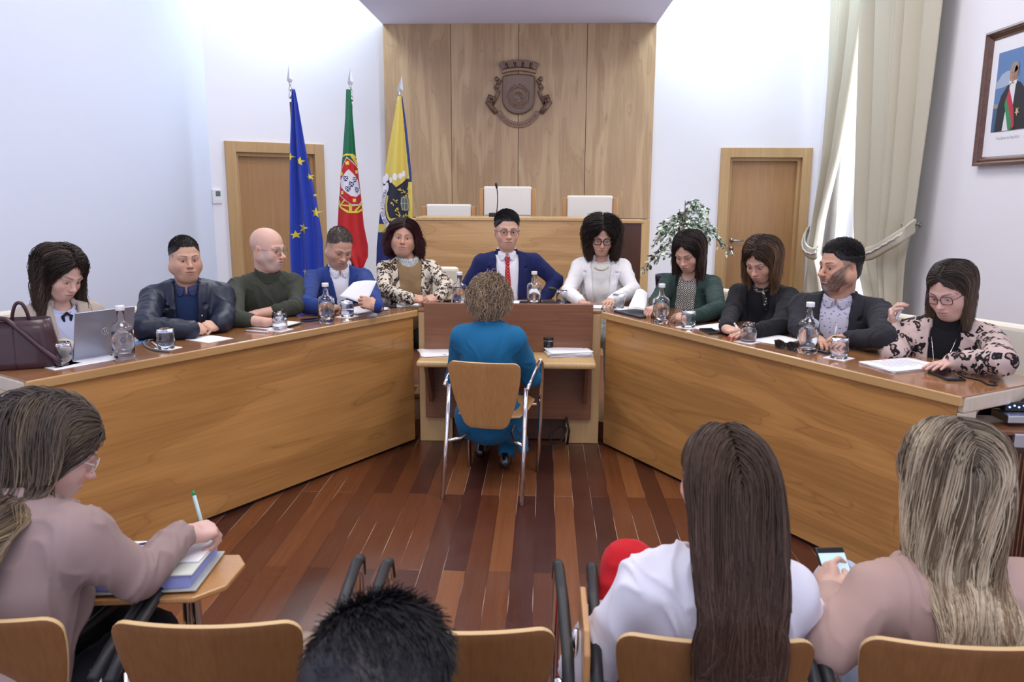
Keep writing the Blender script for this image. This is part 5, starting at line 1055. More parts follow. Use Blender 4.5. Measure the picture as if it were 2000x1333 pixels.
for cx, cy in ((783, 373), (790, 376), (775, 393), (772, 397), (776, 408), (779, 412), (780, 421), (788, 423), (797, 421), (800, 372), (796, 380)):
    for k in range(4): a = rg.uniform(0, 6.28); lf.append([(cx, cy), (cx+3*math.cos(a)-1*math.sin(a), cy+3*math.sin(a)+math.cos(a)), (cx+6*math.cos(a), cy+6*math.sin(a)), (cx+3*math.cos(a)+1*math.sin(a), cy+3*math.sin(a)-math.cos(a))])
drape(lf, YF3, fy, M_YEL, 'wheat_leaves', g, .008)
sh2 = [(784, 398), (785, 386), (790, 382), (797, 383), (801, 388), (802, 398), (802, 410), (796, 413), (787, 411)]
drape([sh2], YF3, fy, mat('grey_blue_cloth', (.10, .14, .2), .6), 'small_shield', g, .008); drape(band([(793+(x-793)*.8, 398+(y-398)*.8) for x, y in sh2+sh2[:1]], .9)+band([(793, 384), (793, 411)], .8)+band([(785, 397), (801, 398)], .8), YF3, fy, M_STAR, 'small_shield_lines', g, .011)
def letter_mesh(ch, size, font_off=(0, 0)):
    c = bpy.data.curves.new('t', 'FONT'); c.body = ch; c.size = size; c.align_x = 'CENTER'; c.align_y = 'CENTER'; o = bpy.data.objects.new('t', c); COL.objects.link(o); dg = bpy.context.evaluated_depsgraph_get(); me = bpy.data.meshes.new_from_object(o.evaluated_get(dg)); bpy.data.objects.remove(o); return me
txt = 'MUNICÍPIO DE G'; bm = bmesh.new(); ap = [V(*p) for p in arcp]; seg = [0]+list(np.cumsum([np.linalg.norm(ap[i+1]-ap[i]) for i in range(len(ap)-1)])); sc_ = 0.0055
for i, ch in enumerate(txt):
    if ch == ' ': continue
    s_ = 2+i*(seg[-1]-5)/(len(txt)-1); x = np.interp(s_, seg, [p[0] for p in ap]); y = np.interp(s_, seg, [p[1] for p in ap]); x2 = np.interp(s_+2, seg, [p[0] for p in ap]); y2 = np.interp(s_+2, seg, [p[1] for p in ap]); a = math.atan2(y2-y, x2-x)
    me = letter_mesh(ch, 8.5); n0 = len(bm.verts); bm.from_mesh(me); bm.verts.ensure_lookup_table()
    for v in bm.verts[n0:]:
        lx, ly = v.co.x, -v.co.y; P_ = ony(x+lx*math.cos(a)-ly*math.sin(a), y+lx*math.sin(a)+ly*math.cos(a), YF3); v.co = (P_[0], fy(P_[0], P_[2])-.019, P_[2])
me = bpy.data.meshes.new('lettering'); bm.to_mesh(me); bm.free(); wl(link('lettering', me, M_INK), g)
# ------------------------------------------------------------------ curtains on the right wall
M_CURT = mat('cream_curtain', (0.50, 0.465, 0.37), .85)
def curtain(label, keys, nf, depth, seed, tie_, tiepts):
    """keys: [(photo y, x left, x right)] measured on the plane of the right wall"""
    g = empty('curtain', (XR-.15, onx(keys[-1][1], keys[-1][0], XR-.15)[1], .3), 0, label, 'curtain', None); n1, n2 = 70, nf*14; vs = []
    zz = []; L_, R_ = [], []
    for (py, xl_, xr_) in keys: a, b = onx(xl_, py, XR-.21), onx(xr_, py, XR-.17); L_.append((a[2], a[1])); R_.append((b[2], b[1]))
    zt_ = max(L_[0][0], R_[0][0])+.75; zb_ = .32; Ls = sorted(L_); Rs = sorted(R_)
    for i in range(n1+1):
        z = zt_+(zb_-zt_)*i/n1; ya_ = lerp(z, [p[0] for p in Ls], [p[1] for p in Ls]); yb_ = lerp(z, [p[0] for p in Rs], [p[1] for p in Rs]); w_ = abs(ya_-yb_)
        for j in range(n2+1):
            u = j/n2; ph = PI*nf*(u+.05*math.sin(u*9+seed))+.15*math.sin(z*1.3+seed+u*3); q = abs(math.sin(ph))**.55; yy = ya_+(yb_-ya_)*u; vs.append((XR-.10-depth*q*(.75+.25*math.sin(u*11+seed)), yy, z))
    fs = [(i*(n2+1)+j, (i+1)*(n2+1)+j, (i+1)*(n2+1)+j+1, i*(n2+1)+j+1) for i in range(n1) for j in range(n2)]
    me = bpy.data.meshes.new('cloth'); me.from_pydata(vs, [], fs); me.shade_smooth(); o = link('cloth', me, M_CURT); wl(o, g); s = o.modifiers.new('s', 'SOLIDIFY'); s.thickness = .006
    mb = MB(); pts = [onx(x, y, XR-.15-d_) for x, y, d_ in tiepts]; 
    cv = []
    for i in range(len(pts)-1):
        for t in np.linspace(0, 1, 8)[:-1]: cv.append(pts[i]*(1-t)+pts[i+1]*t)
    cv.append(pts[-1]); cv = [sum(cv[max(0, i-3):i+4])/len(cv[max(0, i-3):i+4]) for i in range(len(cv))]; n = len(cv)
    vs2, m_ = [], 6
    for i, c in enumerate(cv):
        hh = .022+.040*min(1, i/5, (n-1-i)/3+.3)
        for k in range(m_+1): t = k/m_*2-1; vs2.append(c+V(-.012*math.cos(t*1.5)-.006*math.cos(t*9+i*.3), .0, hh*t))
    mb.add(vs2, [(i*(m_+1)+k, i*(m_+1)+k+1, (i+1)*(m_+1)+k+1, (i+1)*(m_+1)+k) for i in range(n-1) for k in range(m_)], True); t_ = mb.build('tieback', M_CURT, g, world=True, solid=.02)
    mb = MB(); mb.tube([c+V(-.028, 0, .005*math.sin(i*1.9)) for i, c in enumerate(cv)], .008, 8); mb.build('tieback_cord', mat('tieback_cord_white', (.7, .7, .68), .8), t_)
    return g
curtain('cream curtain with deep folds gathered to a hook beside the framed portrait', [(0, 1686, 1838), (200, 1681, 1815), (420, 1676, 1787), (500, 1678, 1770), (545, 1690, 1766), (590, 1700, 1764)], 6, .17, 1, 1, [(1672, 498, .17), (1700, 497, .20), (1730, 480, .19), (1760, 462, .14), (1782, 445, .04), (1790, 440, .0)])
curtain('narrow cream curtain beside the right wooden door, tied low', [(0, 1612, 1692), (150, 1606, 1668), (300, 1594, 1640), (430, 1581, 1606), (495, 1572, 1596), (540, 1562, 1606), (590, 1555, 1612)], 5, .13, 3, 1, [(1584, 440, .0), (1570, 470, .10), (1574, 492, .16), (1596, 498, .16), (1600, 484, .12)])
g = empty('curtain_hook', (XR, onx(1795, 440, XR)[1], 1.3), 0, 'small metal curtain hook on the white wall right of the curtain', 'hook'); A = onx(1797, 440, XR); Bh = onx(1783, 440, XR-.16)
MB().tube([A, A-V(.012, 0, 0)], .022, 14).build('wall_plate', M_STEEL, g, world=True); MB().tube([A, V(XR-.16, A[1], A[2])-V(0, 0, 0), Bh], .006, 8).build('rod', M_STEEL, g, world=True)
# ------------------------------------------------------------------ framed portrait on the right wall
def portrait():
    def W(px, py, d=.0): P_ = onx(px, py, XR-d); return P_
    A, Bc = W(1937, 66), W(1911, 325); y1 = (A[1]+Bc[1])/2; z0, z1 = Bc[2], A[2]; hgt = z1-z0; wd = hgt*.78; y0 = y1-wd   # y1 far edge, y0 near edge
    g = empty('framed_portrait', (XR, (y0+y1)/2, z0), 0, 'dark wood framed official portrait of a person with a green and red sash', 'picture'); M = wood('frame_mahogany', (0.06, 0.022, 0.012), (0.17, 0.065, 0.035), 1, rough=.25, figure=.2, coat=.5)
    fw_ = .065
    def side(a0_, a1_, b0_, b1_, nm='frame_side'):
        prof = [(0, 0), (.045, 0), (.05, .25), (.04, .42), (.026, .5), (.03, .62), (.018, .8), (.012, 1), (0, 1)]; vs = []
        for (o_, i_) in ((a0_, a1_), (b0_, b1_)):
            for d_, t in prof: vs.append((XR-.002-d_, o_[0]+(i_[0]-o_[0])*t, o_[1]+(i_[1]-o_[1])*t))
        n = len(prof); MB().add(vs, [(k, (k+1) % n, n+(k+1) % n, n+k) for k in range(n)]+[tuple(range(n))[::-1], tuple(range(n, 2*n))]).build(nm, M, g, world=True)
    o_ = [(y0, z0), (y1, z0), (y1, z1), (y0, z1)]; i_ = [(y0+fw_, z0+fw_), (y1-fw_, z0+fw_), (y1-fw_, z1-fw_), (y0+fw_, z1-fw_)]
    for k in range(4): side(o_[k], i_[k], o_[(k+1) % 4], i_[(k+1) % 4])
    MB().box((XR-.006, (y0+y1)/2, (z0+z1)/2), (.008, wd-.1, hgt-.1)).build('mat_board', mat('white_mount', (.78, .78, .84), .6), g, world=True)
    # picture field; local coordinates a: 0 at the far edge -> 1 near edge, b: 0 bottom -> 1 top
    pa, pb = y1-fw_-.085, y0+fw_+.085; q0, q1 = z0+fw_+.175, z1-fw_-.10
    def pic(poly, col, d, nm, parent=g):
        MB().extr([(a, b) for a, b in poly], V(XR-.011-d, pa, q0), V(0, pb-pa, 0), V(0, 0, q1-q0), V(-1, 0, 0), .0012).build(nm, mat(nm+'_ink', col, .5), parent, world=True)
    el = lambda cx, cy, rx, ry, n=20: [(cx+rx*math.cos(t), cy+ry*math.sin(t)) for t in np.linspace(0, 2*PI, n+1)[:-1]]
    pic([(0, 0), (1, 0), (1, 1), (0, 1)], (.10, .20, .42), 0, 'printed_sky'); pic([(0, .62), (.08, .66), (.15, .72), (.3, .75), (.6, .72), (.62, .60), (.2, .55), (0, .55)], (.34, .42, .56), .001, 'printed_cloud'); pic([(0, 0), (.14, 0), (.14, .30), (0, .31)], (.05, .11, .24), .001, 'printed_sea'); pic([(0, .30), (.13, .30), (.13, .345), (.05, .36), (0, .34)], (.3, .28, .27), .0015, 'printed_town')
    pic([(.10, 0), (.13, .30), (.20, .45), (.36, .57), (.50, .60), (.68, .58), (.86, .47), (.95, .3), (.98, 0)], (.015, .016, .022), .002, 'printed_coat'); pic([(.33, 0), (.36, .2), (.42, .56), (.50, .60), (.58, .57), (.56, .3), (.52, 0)], (.70, .70, .76), .003, 'printed_shirt')
    pic([(.36, .40), (.42, .52), (.60, .26), (.66, .05), (.60, .0)], (.45, .03, .06), .004, 'printed_red_sash'); pic([(.33, .33), (.36, .41), (.58, .10), (.57, 0), (.50, 0)], (.03, .25, .10), .0042, 'printed_green_sash')
    pic(el(.50, .70, .115, .125), (.38, .23, .17), .004, 'printed_face'); pic(el(.50, .775, .112, .065), (.30, .24, .20), .0045, 'printed_hair'); pic(el(.50, .645, .04, .008), (.25, .12, .10), .005, 'printed_mouth'); pic([(.50, .71), (.52, .672), (.49, .668)], (.28, .16, .12), .005, 'printed_nose'); pic(el(.555, .69, .05, .10), (.30, .175, .13), .0045, 'printed_cheek'); pic(el(.455, .715, .018, .006)+[], (.06, .04, .03), .005, 'printed_eye'); pic(el(.545, .715, .018, .006), (.06, .04, .03), .005, 'printed_eye')
    pic([(.40, .565), (.48, .60), (.40, .615)], (.75, .75, .8), .005, 'printed_bow_tie'); pic([(.60, .565), (.50, .60), (.60, .615)], (.75, .75, .8), .005, 'printed_bow_tie'); pic(star_pts(.70, .22, .06), (.55, .48, .25), .005, 'printed_medal')
    for ln_, (t_, z_) in enumerate((('Presidente da República', .125), )):
        me = letter_mesh(t_, .030)
        for v in me.vertices: x, y = v.co.x, v.co.y; v.co = (XR-.0105, (pa+pb)/2-x, z0+fw_+z_+y)
        wl(link('caption', me, mat('caption_grey', (.3, .3, .34), .7)), g)
    MB().box((XR-.016+.0, (y0+y1)/2, (z0+z1)/2), (.0015, wd-.11, hgt-.11)).build('glazing', M_LENS, g, world=True) if 0 else None
portrait()
# thermostat
P_ = wpt(423, 384); q = V(e0[0], e0[1], 0)+V(dirw[0], dirw[1], 0)*P_[0]+V(0, 0, P_[1]); R_ = np.stack([V(dirw[0], dirw[1], 0), V(-dirw[1], dirw[0], 0), V(0, 0, 1)], 1)
g = empty('thermostat', q, 0, 'small white thermostat with grey display left of the far left door', 'thermostat'); MB().box(q+R_@V(0, -.012, 0), (.10, .024, .15), R=R_).build('case', M_WHITEP, g, .005, world=True); MB().box(q+R_@V(.01, -.025, .03), (.05, .002, .055), R=R_).build('display', mat('lcd_grey', (.12, .17, .15), .2), g, world=True)
MB().box(q+R_@V(.0, -.025, -.04), (.06, .003, .012), R=R_).build('button_row', M_WHITEP, g, world=True)
# ------------------------------------------------------------------ potted fig
def plant():
    c = ony(1315, 560, 7.9); pz = ony(1310, 537, 7.9)[2]; g = empty('potted_fig', (c[0], 7.9, .12), 0, 'slender variegated fig tree in a tall dark blue planter by the door', 'plant'); cx = ony(1318, 537, 7.9)[0]
    M_POT = mat('blue_planter', (.012, .022, .06), .3); r = .19
    MB().lathe([(r*.72, 0), (r*.76, .02), (r, pz-.34), (r, pz-.30), (r*.92, pz-.30), (r*.90, pz-.36), (0.01, pz-.36)], (cx, 7.9, .30), 40).build('planter', M_POT, g, world=True)
    MB().lathe([(r*.9, 0), (.01, .02)], (cx, 7.9, pz-.07), 24).build('soil', mat('soil', (.03, .02, .015), .9), g, world=True)
    rg = random.Random(7); stem = MB(); leaf = MB(); top = ony(1338, 392, 7.9)[2]; base = V(cx, 7.9, pz-.06); MBs = []
    def leafat(p, d):
        d = nrm(d); sd = nrm(np.cross(d, V(rg.uniform(-.5, .5), rg.uniform(-1, 1), 1))); L_ = rg.uniform(.05, .085); w_ = L_*.24; n = np.cross(d, sd)*.008
        leaf.add([p, p+d*L_*.35+sd*w_+n, p+d*L_*.7+sd*w_*.7+n, p+d*L_, p+d*L_*.7-sd*w_*.7+n, p+d*L_*.35-sd*w_+n, p+d*L_*.4, p+d*L_*.7], [(0, 1, 6), (1, 2, 7, 6), (2, 3, 7), (0, 6, 5), (6, 7, 4, 5), (7, 3, 4)], True)
    trunk = [base, base+V(.03, 0, .25), base+V(.07, .01, .5), V(ony(1338, 430, 7.9)[0], 7.9, (top+base[2])/2+.15), V(ony(1338, 395, 7.9)[0], 7.9, top)]
    stem.tube(trunk, [.014, .012, .010, .007, .003], 8)
    for k in range(38):
        t = .22+.76*rg.random()**.8; f_ = t*(len(trunk)-1); i = min(int(f_), len(trunk)-2); p = trunk[i]*(1-(f_-i))+trunk[i+1]*(f_-i); a = rg.uniform(0, 6.28); L_ = .50*(1-t*.60)*rg.uniform(.6, 1.15); out = V(math.cos(a), math.sin(a)*.8, 0); pts = [p]; d = nrm(out+V(0, 0, .9))
        for s in range(6):
            d = nrm(d+V(0, 0, -.34)+V(rg.uniform(-.15, .15), rg.uniform(-.15, .15), 0)); p = p+d*L_/6*1.35; pts.append(p)
            for _ in range(3 if s else 1): leafat(p+V(*[rg.uniform(-.02, .02) for _ in range(3)]), d+V(rg.uniform(-.9, .9), rg.uniform(-.9, .9), rg.uniform(-1.0, .3)))
        stem.tube(pts, [.004, .0035, .003, .0025, .002, .0015, .001], 5)
    lm = bpy.data.materials.new('variegated_leaf'); lm.use_nodes = True; nt = lm.node_tree; b = nt.nodes['Principled BSDF']; tc = N(nt, 'ShaderNodeTexCoord'); no = N(nt, 'ShaderNodeTexNoise', i_Scale=22.0, i_Detail=2.0); nt.links.new(tc.outputs['Object'], no.inputs['Vector']); r_ = ramp(nt, [(.42, (.05, .11, .065)), (.48, (.16, .26, .17)), (.52, (.70, .76, .66))]); nt.links.new(no.outputs['Fac'], r_.inputs[0]); nt.links.new(r_.outputs[0], b.inputs['Base Color']); b.inputs['Roughness'].default_value = .4
    stem.build('stems', mat('fig_bark', (.10, .07, .05), .8), g, world=True); leaf.build('foliage', lm, g, world=True)
plant()
# ------------------------------------------------------------------ things on the desks
def bottle(p, label, text=False):
    g = empty('water_bottle', p, 0, label, 'bottle', 'clear glass water bottles on the council desk'); s = 1.0
    out = [(.030, 0), (.036, .002), (.0400, .012), (.0405, .06), (.0420, .125), (.0410, .137), (.033, .149), (.0175, .158), (.0135, .170), (.0130, .205), (.0150, .208), (.0150, .214)]
    inn = [(.0120, .214), (.0108, .170), (.015, .157), (.031, .146), (.0385, .136), (.0393, .124), (.0378, .06), (.0365, .022), (.0, .020)]
    MB().lathe(out+inn, (0, 0, 0), 36, cap=False).build('glass_body', M_GLASS, g)
    lv = .118; MB().lathe([(0, .0215), (.0358, .0225), (.0372, .06), (.0387, lv), (0, lv)], (0, 0, 0), 36, cap=False).build('water', M_WATER, g)
    MB().lathe([(.0165, .207), (.0168, .210), (.0168, .224), (.0158, .228), (.0, .228)], (0, 0, 0), 28).build('stopper', M_WHITEP, g)
    return g
SB = {}
def G_text(g, face):
    bm = bmesh.new()
    for (t_, sz, z) in (('G', .030, .088), ('Gondomar', .0075, .066), ('municipio', .005, .058)):
        me = letter_mesh(t_, sz); n0 = len(bm.verts); bm.from_mesh(me); bm.verts.ensure_lookup_table()
        for v in bm.verts[n0:]: x, y = v.co.x, v.co.y; a = face+x/.0424; v.co = (.0424*math.sin(a), -.0424*math.cos(a), z+y)
    me = bpy.data.meshes.new('etched_logo'); bm.to_mesh(me); bm.free(); o = link('etched_logo', me, M_INK, g)
BOT = [(243, 702, 'water bottle with etched letter in front of the open laptop', 1), (638, 631, 'water bottle in front of the man in the bright blue suit', 0), (898, 600, 'water bottle beside the folded hands of the leopard jacket, left of the curly head', 0), (1043, 598, 'water bottle in front of the man with the red tie', 0), (1290, 632, 'water bottle in front of the woman in the green blazer', 0), (1576, 690, 'water bottle between the sunglasses and the bearded man', 0)]
for x, y, lb, tx in BOT:
    P_ = onz(x, y, ZT); g = bottle(P_, lb); g.scale = (1.15, 1.15, 1.06) if tx or x == 1576 else (1.14, 1.14, 1)
    if tx: G_text(g, .52)
    if x == 1043: G_text(g, 0)
def tumbler(p, label, inverted=True, water=0, lying=False, rz=0):
    g = empty('drinking_glass', p, rz, label, 'glass', 'water glasses on the council desk')
    o_ = [(.031, 0), (.034, .002), (.036, .02), (.0375, .055), (.0345, .090)]; i_ = [(.0325, .090), (.0355, .055), (.034, .02), (.031, .010), (0, .009)]
    b = MB().lathe(o_+i_, (0, 0, 0), 32, cap=False)
    if inverted: b.v = [(x, -y, .090-z) for x, y, z in b.v]; b.f = b.f
    b.build('glass', M_GLASS, g)
    if water: MB().lathe([(0, .0095), (.030, .0105), (.0338, .022), (.0350, water), (0, water)], (0, 0, 0), 32, cap=False).build('water', M_WATER, g)
    g.scale = (1.1, 1.1, 1.05); return g
def coaster(p, rz, label, s=.10):
    tag(MB().box(p+V(0, 0, .001), (s, s, .002), rz=rz).build('paper_coaster', M_PAPER), label, 'coaster', 'white paper coasters under the glasses')
angL, angR = math.atan2(uL[1], uL[0]), math.atan2(uR[1], uR[0])
GL = [(123, 712, 'glass nearest the brown handbag', 1, 0, 'L'), (325, 681, 'glass in front of the man in the navy jacket', 1, 0, 'L'), (547, 645, 'half full glass by the writing hand of the bald man', 0, .045, 'L'), (678, 619, 'glass in front of the held sheet of the blue suit', 1, 0, 'L'), (773, 591, 'glass in front of the leopard jacket', 1, 0, 'C'),
      (1098, 594, 'glass behind the black tray', 1, 0, 'C'), (1207, 603, 'glass in front of the woman in white', 1, 0, 'C'), (1344, 640, 'glass in front of the green blazer', 1, 0, 'R'), (1461, 668, 'half full glass in front of the black blazer', 0, .045, 'R'), (1638, 700, 'glass in front of the bearded man', 1, 0, 'R')]
for x, y, lb, inv, wt_, sd_ in GL:
    P_ = onz(x, y, ZT); tumbler(P_+V(0, 0, .002), ('clear upturned ' if inv else 'clear ')+lb, inv, wt_); rz = {'L': angL, 'R': angR, 'C': 0}[sd_]
    if x not in (773, 1098): coaster(P_, rz+.2, 'white square coaster under the '+lb)
def sheet_paper(P_, rz, label, w_=.21, h_=.297, n=1, lift=0, mark=True, curl=0, name='paper_sheet', z=0, th=.0012):
    g = empty(name, P_+V(0, 0, z), rz, label, 'paper'); rg = random.Random(int(P_[0]*1e4))
    for k in range(n):
        a = rg.uniform(-.14, .14)*(k > 0); bm = bmesh.new(); nx, ny = 8, 12; vs = [[None]*(ny+1) for _ in range(nx+1)]
        for i in range(nx+1):
            for j in range(ny+1):
                x, y = (i/nx-.5)*w_, (j/ny-.5)*h_; zz = k*th*2+.001+curl*max(0, (i/nx-.3))**2*(.5+.5*j/ny)+ (.0 if n == 1 else .001*math.sin(i*.8+k)); vs[i][j] = bm.verts.new((x*math.cos(a)-y*math.sin(a), x*math.sin(a)+y*math.cos(a), zz))
        for i in range(nx):
            for j in range(ny): bm.faces.new((vs[i][j], vs[i+1][j], vs[i+1][j+1], vs[i][j+1]))
        me = bpy.data.meshes.new('sheet'); bm.to_mesh(me); bm.free(); me.shade_smooth(); o = link('sheet', me, M_PAPER, g); s = o.modifiers.new('s', 'SOLIDIFY'); s.thickness = th
    if mark:
        mb = MB(); top = (n-1)*th*2+.0024
        for k in range(9): mb.box((-.01+(.02 if k % 3 == 2 else 0)*-1, h_*.30-k*.022, top+curl*.2), (w_*(.68 if k % 3 else .6), .0035, .0003))
        mb.build('printed_lines', mat('faint_print', (.45, .45, .52), .8), g) if mark == 2 else MB().box((w_*.25, -h_*.40, top), (.02, .012, .0004)).build('printed_mark', M_INK, g)
    return g
ZP = ZT+.001
sheet_paper(onz(152, 706, ZP), angL+PI/2, 'white printed sheet partly under the laptop', n=1)
sheet_paper(onz(405, 662, ZP), angL+.05, 'white sheet under the clasped hands of the navy jacket', .15, .21)
sheet_paper(onz(518, 637, ZP), angL+.1, 'white sheet under the notebook of the bald man', .16, .23)
sheet_paper(onz(705, 607, ZP), angL+1.5, 'stack of white papers in front of the blue suit', n=4)
sheet_paper(onz(797, 596, ZP), .2, 'small white paper in front of the leopard jacket', .15, .15)
sheet_paper(onz(1030, 591, ZP), .0, 'white paper behind the black tray', .21, .16)
sheet_paper(onz(1175, 600, ZP), .1, 'white papers under the hands of the woman in white', n=2, w_=.24, h_=.14)
sheet_paper(onz(1232, 606, ZP), .9, 'loose white papers between white jacket and green blazer', .16, .21, n=3)
sheet_paper(onz(1395, 640, ZP), angR+.2, 'white papers the woman in the black blazer writes on', .15, .24, n=2)
sheet_paper(onz(1518, 665, ZP), angR+.3, 'white sheet lying beside the sunglasses', .17, .24, n=2)
sheet_paper(onz(1762, 715, ZP), angR-.15, 'white papers under the watch hand of the leopard blouse', .20, .29, n=4, mark=2)
P_ = onz(850, 690, ZS+.001); sheet_paper(P_, .25, 'white paper at the left end of the walnut shelf', .19, .24, n=3, mark=1, z=.0)
P_ = onz(1110, 692, ZS+.001); sheet_paper(P_, 1.75, 'thick stack of white papers at the right end of the shelf', .19, .27, n=7, mark=1, th=.0022)
# notebook
def slab(name, label, cat, P_, rz, d, m, bev=.003, extra=None):
    g = empty(name, P_, rz, label, cat); MB().box((0, 0, d[2]/2+.0005), d).build('case' if cat in ('phone', 'tablet') else 'cover', m, g, bev)
    if extra: extra(g, d)
    return g
def scr(g, d): MB().box((0, 0, d[2]+.0007), (d[0]*.92, d[1]*.94, .0008)).build('screen', mat('dark_screen', (.005, .006, .01), .08), g)
def pages(g, d): MB().box((.003, 0, d[2]+.003), (d[0]*.94, d[1]*.94, .005)).build('pages', M_PAPER, g)
slab('notebook', 'small open notebook under the hand of the bald man', 'notebook', onz(545, 634, ZP+.004), angL+.25, (.15, .20, .004), M_BLACK, .001, pages)
slab('mobile_phone', 'dark phone left of the bottle by the blue suit', 'phone', onz(607, 627, ZT), angL+1.3, (.07, .10, .009), mat('phone_case_blue', (.02, .03, .07), .3), .002, scr)
slab('mobile_phone', 'black phone lying on the dark folder of the black blazer', 'phone', onz(1387, 649, ZT), angR+1.2, (.07, .145, .009), M_BLACK, .002, scr)
slab('mobile_phone', 'dark blue phone behind the glass of the bearded man', 'phone', onz(1606, 686, ZT), angR+1.4, (.075, .15, .01), mat('phone_case_navy', (.015, .03, .09), .3), .002, scr)
slab('mobile_phone', 'black phone with glossy screen in front of the leopard blouse', 'phone', onz(1848, 737, ZT), angR+1.1, (.075, .15, .010), M_BLACK, .002, scr)
slab('dark_folder', 'dark folder under the papers of the green blazer', 'folder', onz(1246, 615, ZT-.001), .5, (.17, .28, .012), mat('folder_black', (.02, .022, .03), .5), .002)
slab('tablet_computer', 'thin dark tablet lying near the hands of the green blazer', 'tablet', onz(1378, 625, ZT), angR+.1, (.12, .10, .006), M_BLACK, .002, scr)
slab('black_tray', 'flat black tray in front of the red tie', 'tray', onz(1054, 595, ZT), 0, (.27, .10, .016), M_BLACK, .003, lambda g, d: MB().box((0, 0, d[2]+.001), (d[0]*.93, d[1]*.8, .002)).build('inlay', M_RUB, g))
slab('dark_notebook', 'dark blue notebook beneath the arm of the bearded man', 'notebook', onz(1600, 676, ZT), angR+.2, (.14, .17, .008), mat('navy_cover', (.015, .03, .08), .4), .001)
mb = MB(); P_ = onz(755, 602, ZT); g = empty('voice_recorder', P_, .2, 'black recorder lying at the bend of the desk', 'recorder'); MB().box((0, 0, .009), (.12, .04, .016), rz=.1).build('case', M_BLACK, g, .004); MB().box((.02, .002, .018), (.05, .025, .003), rz=.1).build('display', mat('recorder_display', (.03, .03, .035), .1), g)
def pen(name, label, a, b, col, capcol=None, r=.0045):
    a, b = np.array(a), np.array(b); d = nrm(b-a); g = empty(name, a, 0, label, 'pen'); o = MB().tube([a+d*.010, b], [r, r], 10).build('barrel', mat('pen_'+name, col, .3), g, world=True)
    MB().tube([a, a+d*.006, a+d*.012], [.0006, .0022, r*.9], 10).build('tip', M_STEEL, g, world=True)
    MB().tube([b, b+d*.012], [r*1.05, r*.7], 10).build('end_cap', mat('pencap_'+name, capcol or col, .3), g, world=True); return g
P1 = onz(478, 646, ZT+.006); P2 = onz(520, 649, ZT+.006); pen('ballpoint_pen', 'white pen lying in front of the notebook of the bald man', P1, P2, (.7, .7, .75))
P1 = onz(296, 668, ZT+.006); P2 = onz(312, 680, ZT+.006); pen('ballpoint_pen', 'white pen lying beside the glass of the navy jacket', P1, P2, (.7, .7, .75))
# lanyards and cords
def cord(pts, z, r, m, nm, label, cat='cord', flat=None):
    P_ = [onz(x, y, ZT+r) for x, y in pts]; cv = []
    for i in range(len(P_)-1):
        for t in np.linspace(0, 1, 7)[:-1]: cv.append(P_[i]*(1-t)+P_[i+1]*t)
    cv.append(P_[-1]); cv = [sum(cv[max(0, i-3):i+4])/len(cv[max(0, i-3):i+4]) for i in range(len(cv))]; return tag(MB().tube(cv, r, 8).build(nm, m), label, cat)
cord([(268, 664), (280, 660), (290, 664), (278, 668), (285, 678), (300, 684), (318, 686), (336, 687)], ZT, .0055, mat('grey_lanyard', (.16, .17, .17), .7), 'lanyard', 'grey lanyard curling in front of the navy jacket', 'lanyard')
cord([(1868, 727), (1885, 737), (1905, 740), (1918, 744), (1930, 752), (1948, 753), (1945, 747), (1928, 744)], ZT, .0045, M_BLACK, 'strap', 'black strap with a loop at the desk end by the leopard blouse', 'strap')
# sunglasses
def sunglasses():
    P_ = onz(1534, 675, ZT+.022); g = empty('sunglasses', P_, angR+.2, 'dark folded sunglasses on the right desk near the water bottle', 'sunglasses'); mb = MB(); dl = mat('dark_lens', (.015, .01, .008), .05)
    for q in (-1, 1):
        pts = [V(q*.033+.029*math.cos(t)*(1-.1*math.sin(t)), .006*math.cos(2*t)+abs(q*.033+.029*math.cos(t))*.12, .021*math.sin(t)) for t in np.linspace(0, 2*PI, 25)[:-1]]; mb.tube(pts, .0035, 6, closed=True); MB().add(pts+[sum(pts)/24+V(0, -.004, 0)], [(k, (k+1) % 24, 24) for k in range(24)], True).build('lens', dl, g)
        mb.tube([V(q*.062, .008, .012), V(q*.066, .02, .010), V(q*.03, .028, -.004), V(-q*.03, .030+.006*q, -.012)], [.005, .006, .0045, .004], 8)
    mb.tube([V(-.006, 0, .01), V(.006, 0, .01)], .004, 8); mb.build('frame', M_BLACK, g)
sunglasses()
# candle jar
P_ = onz(1071, 686, ZS); g = empty('black_jar', P_, 0, 'black round tin with shiny lid standing on the walnut shelf', 'jar'); MB().lathe([(.036, 0), (.038, .003), (.038, .068), (.036, .070)], seg=32).build('body', mat('black_tin', (.012, .01, .012), .25), g); MB().lathe([(.0395, .070), (.0395, .088), (.037, .092), (.034, .090), (0, .090)], seg=32).build('lid', mat('black_lid', (.015, .013, .013), .2), g); MB().lathe([(.0398, .069), (.0400, .071), (.0398, .073)], seg=32, cap=False).build('silver_ring', M_CHROME, g); MB().lathe([(.022, .0905), (.020, .093), (0, .0935)], seg=24).build('lid_emblem', mat('copper_print', (.35, .12, .07), .4), g)
me = letter_mesh('B', .035)
for v in me.vertices: a = v.co.x/.0385; v.co = (.0386*math.sin(a), -.0386*math.cos(a), .034+v.co.y)
link('printed_letter', me, mat('grey_print', (.12, .12, .13), .4), g)
P_ = onz(1046, 682, ZS); tag(MB().ball(P_+V(0, .03, .012), (.022, .035, .014)).build('computer_mouse', M_BLACK), 'black mouse beside the black tin on the shelf', 'mouse')
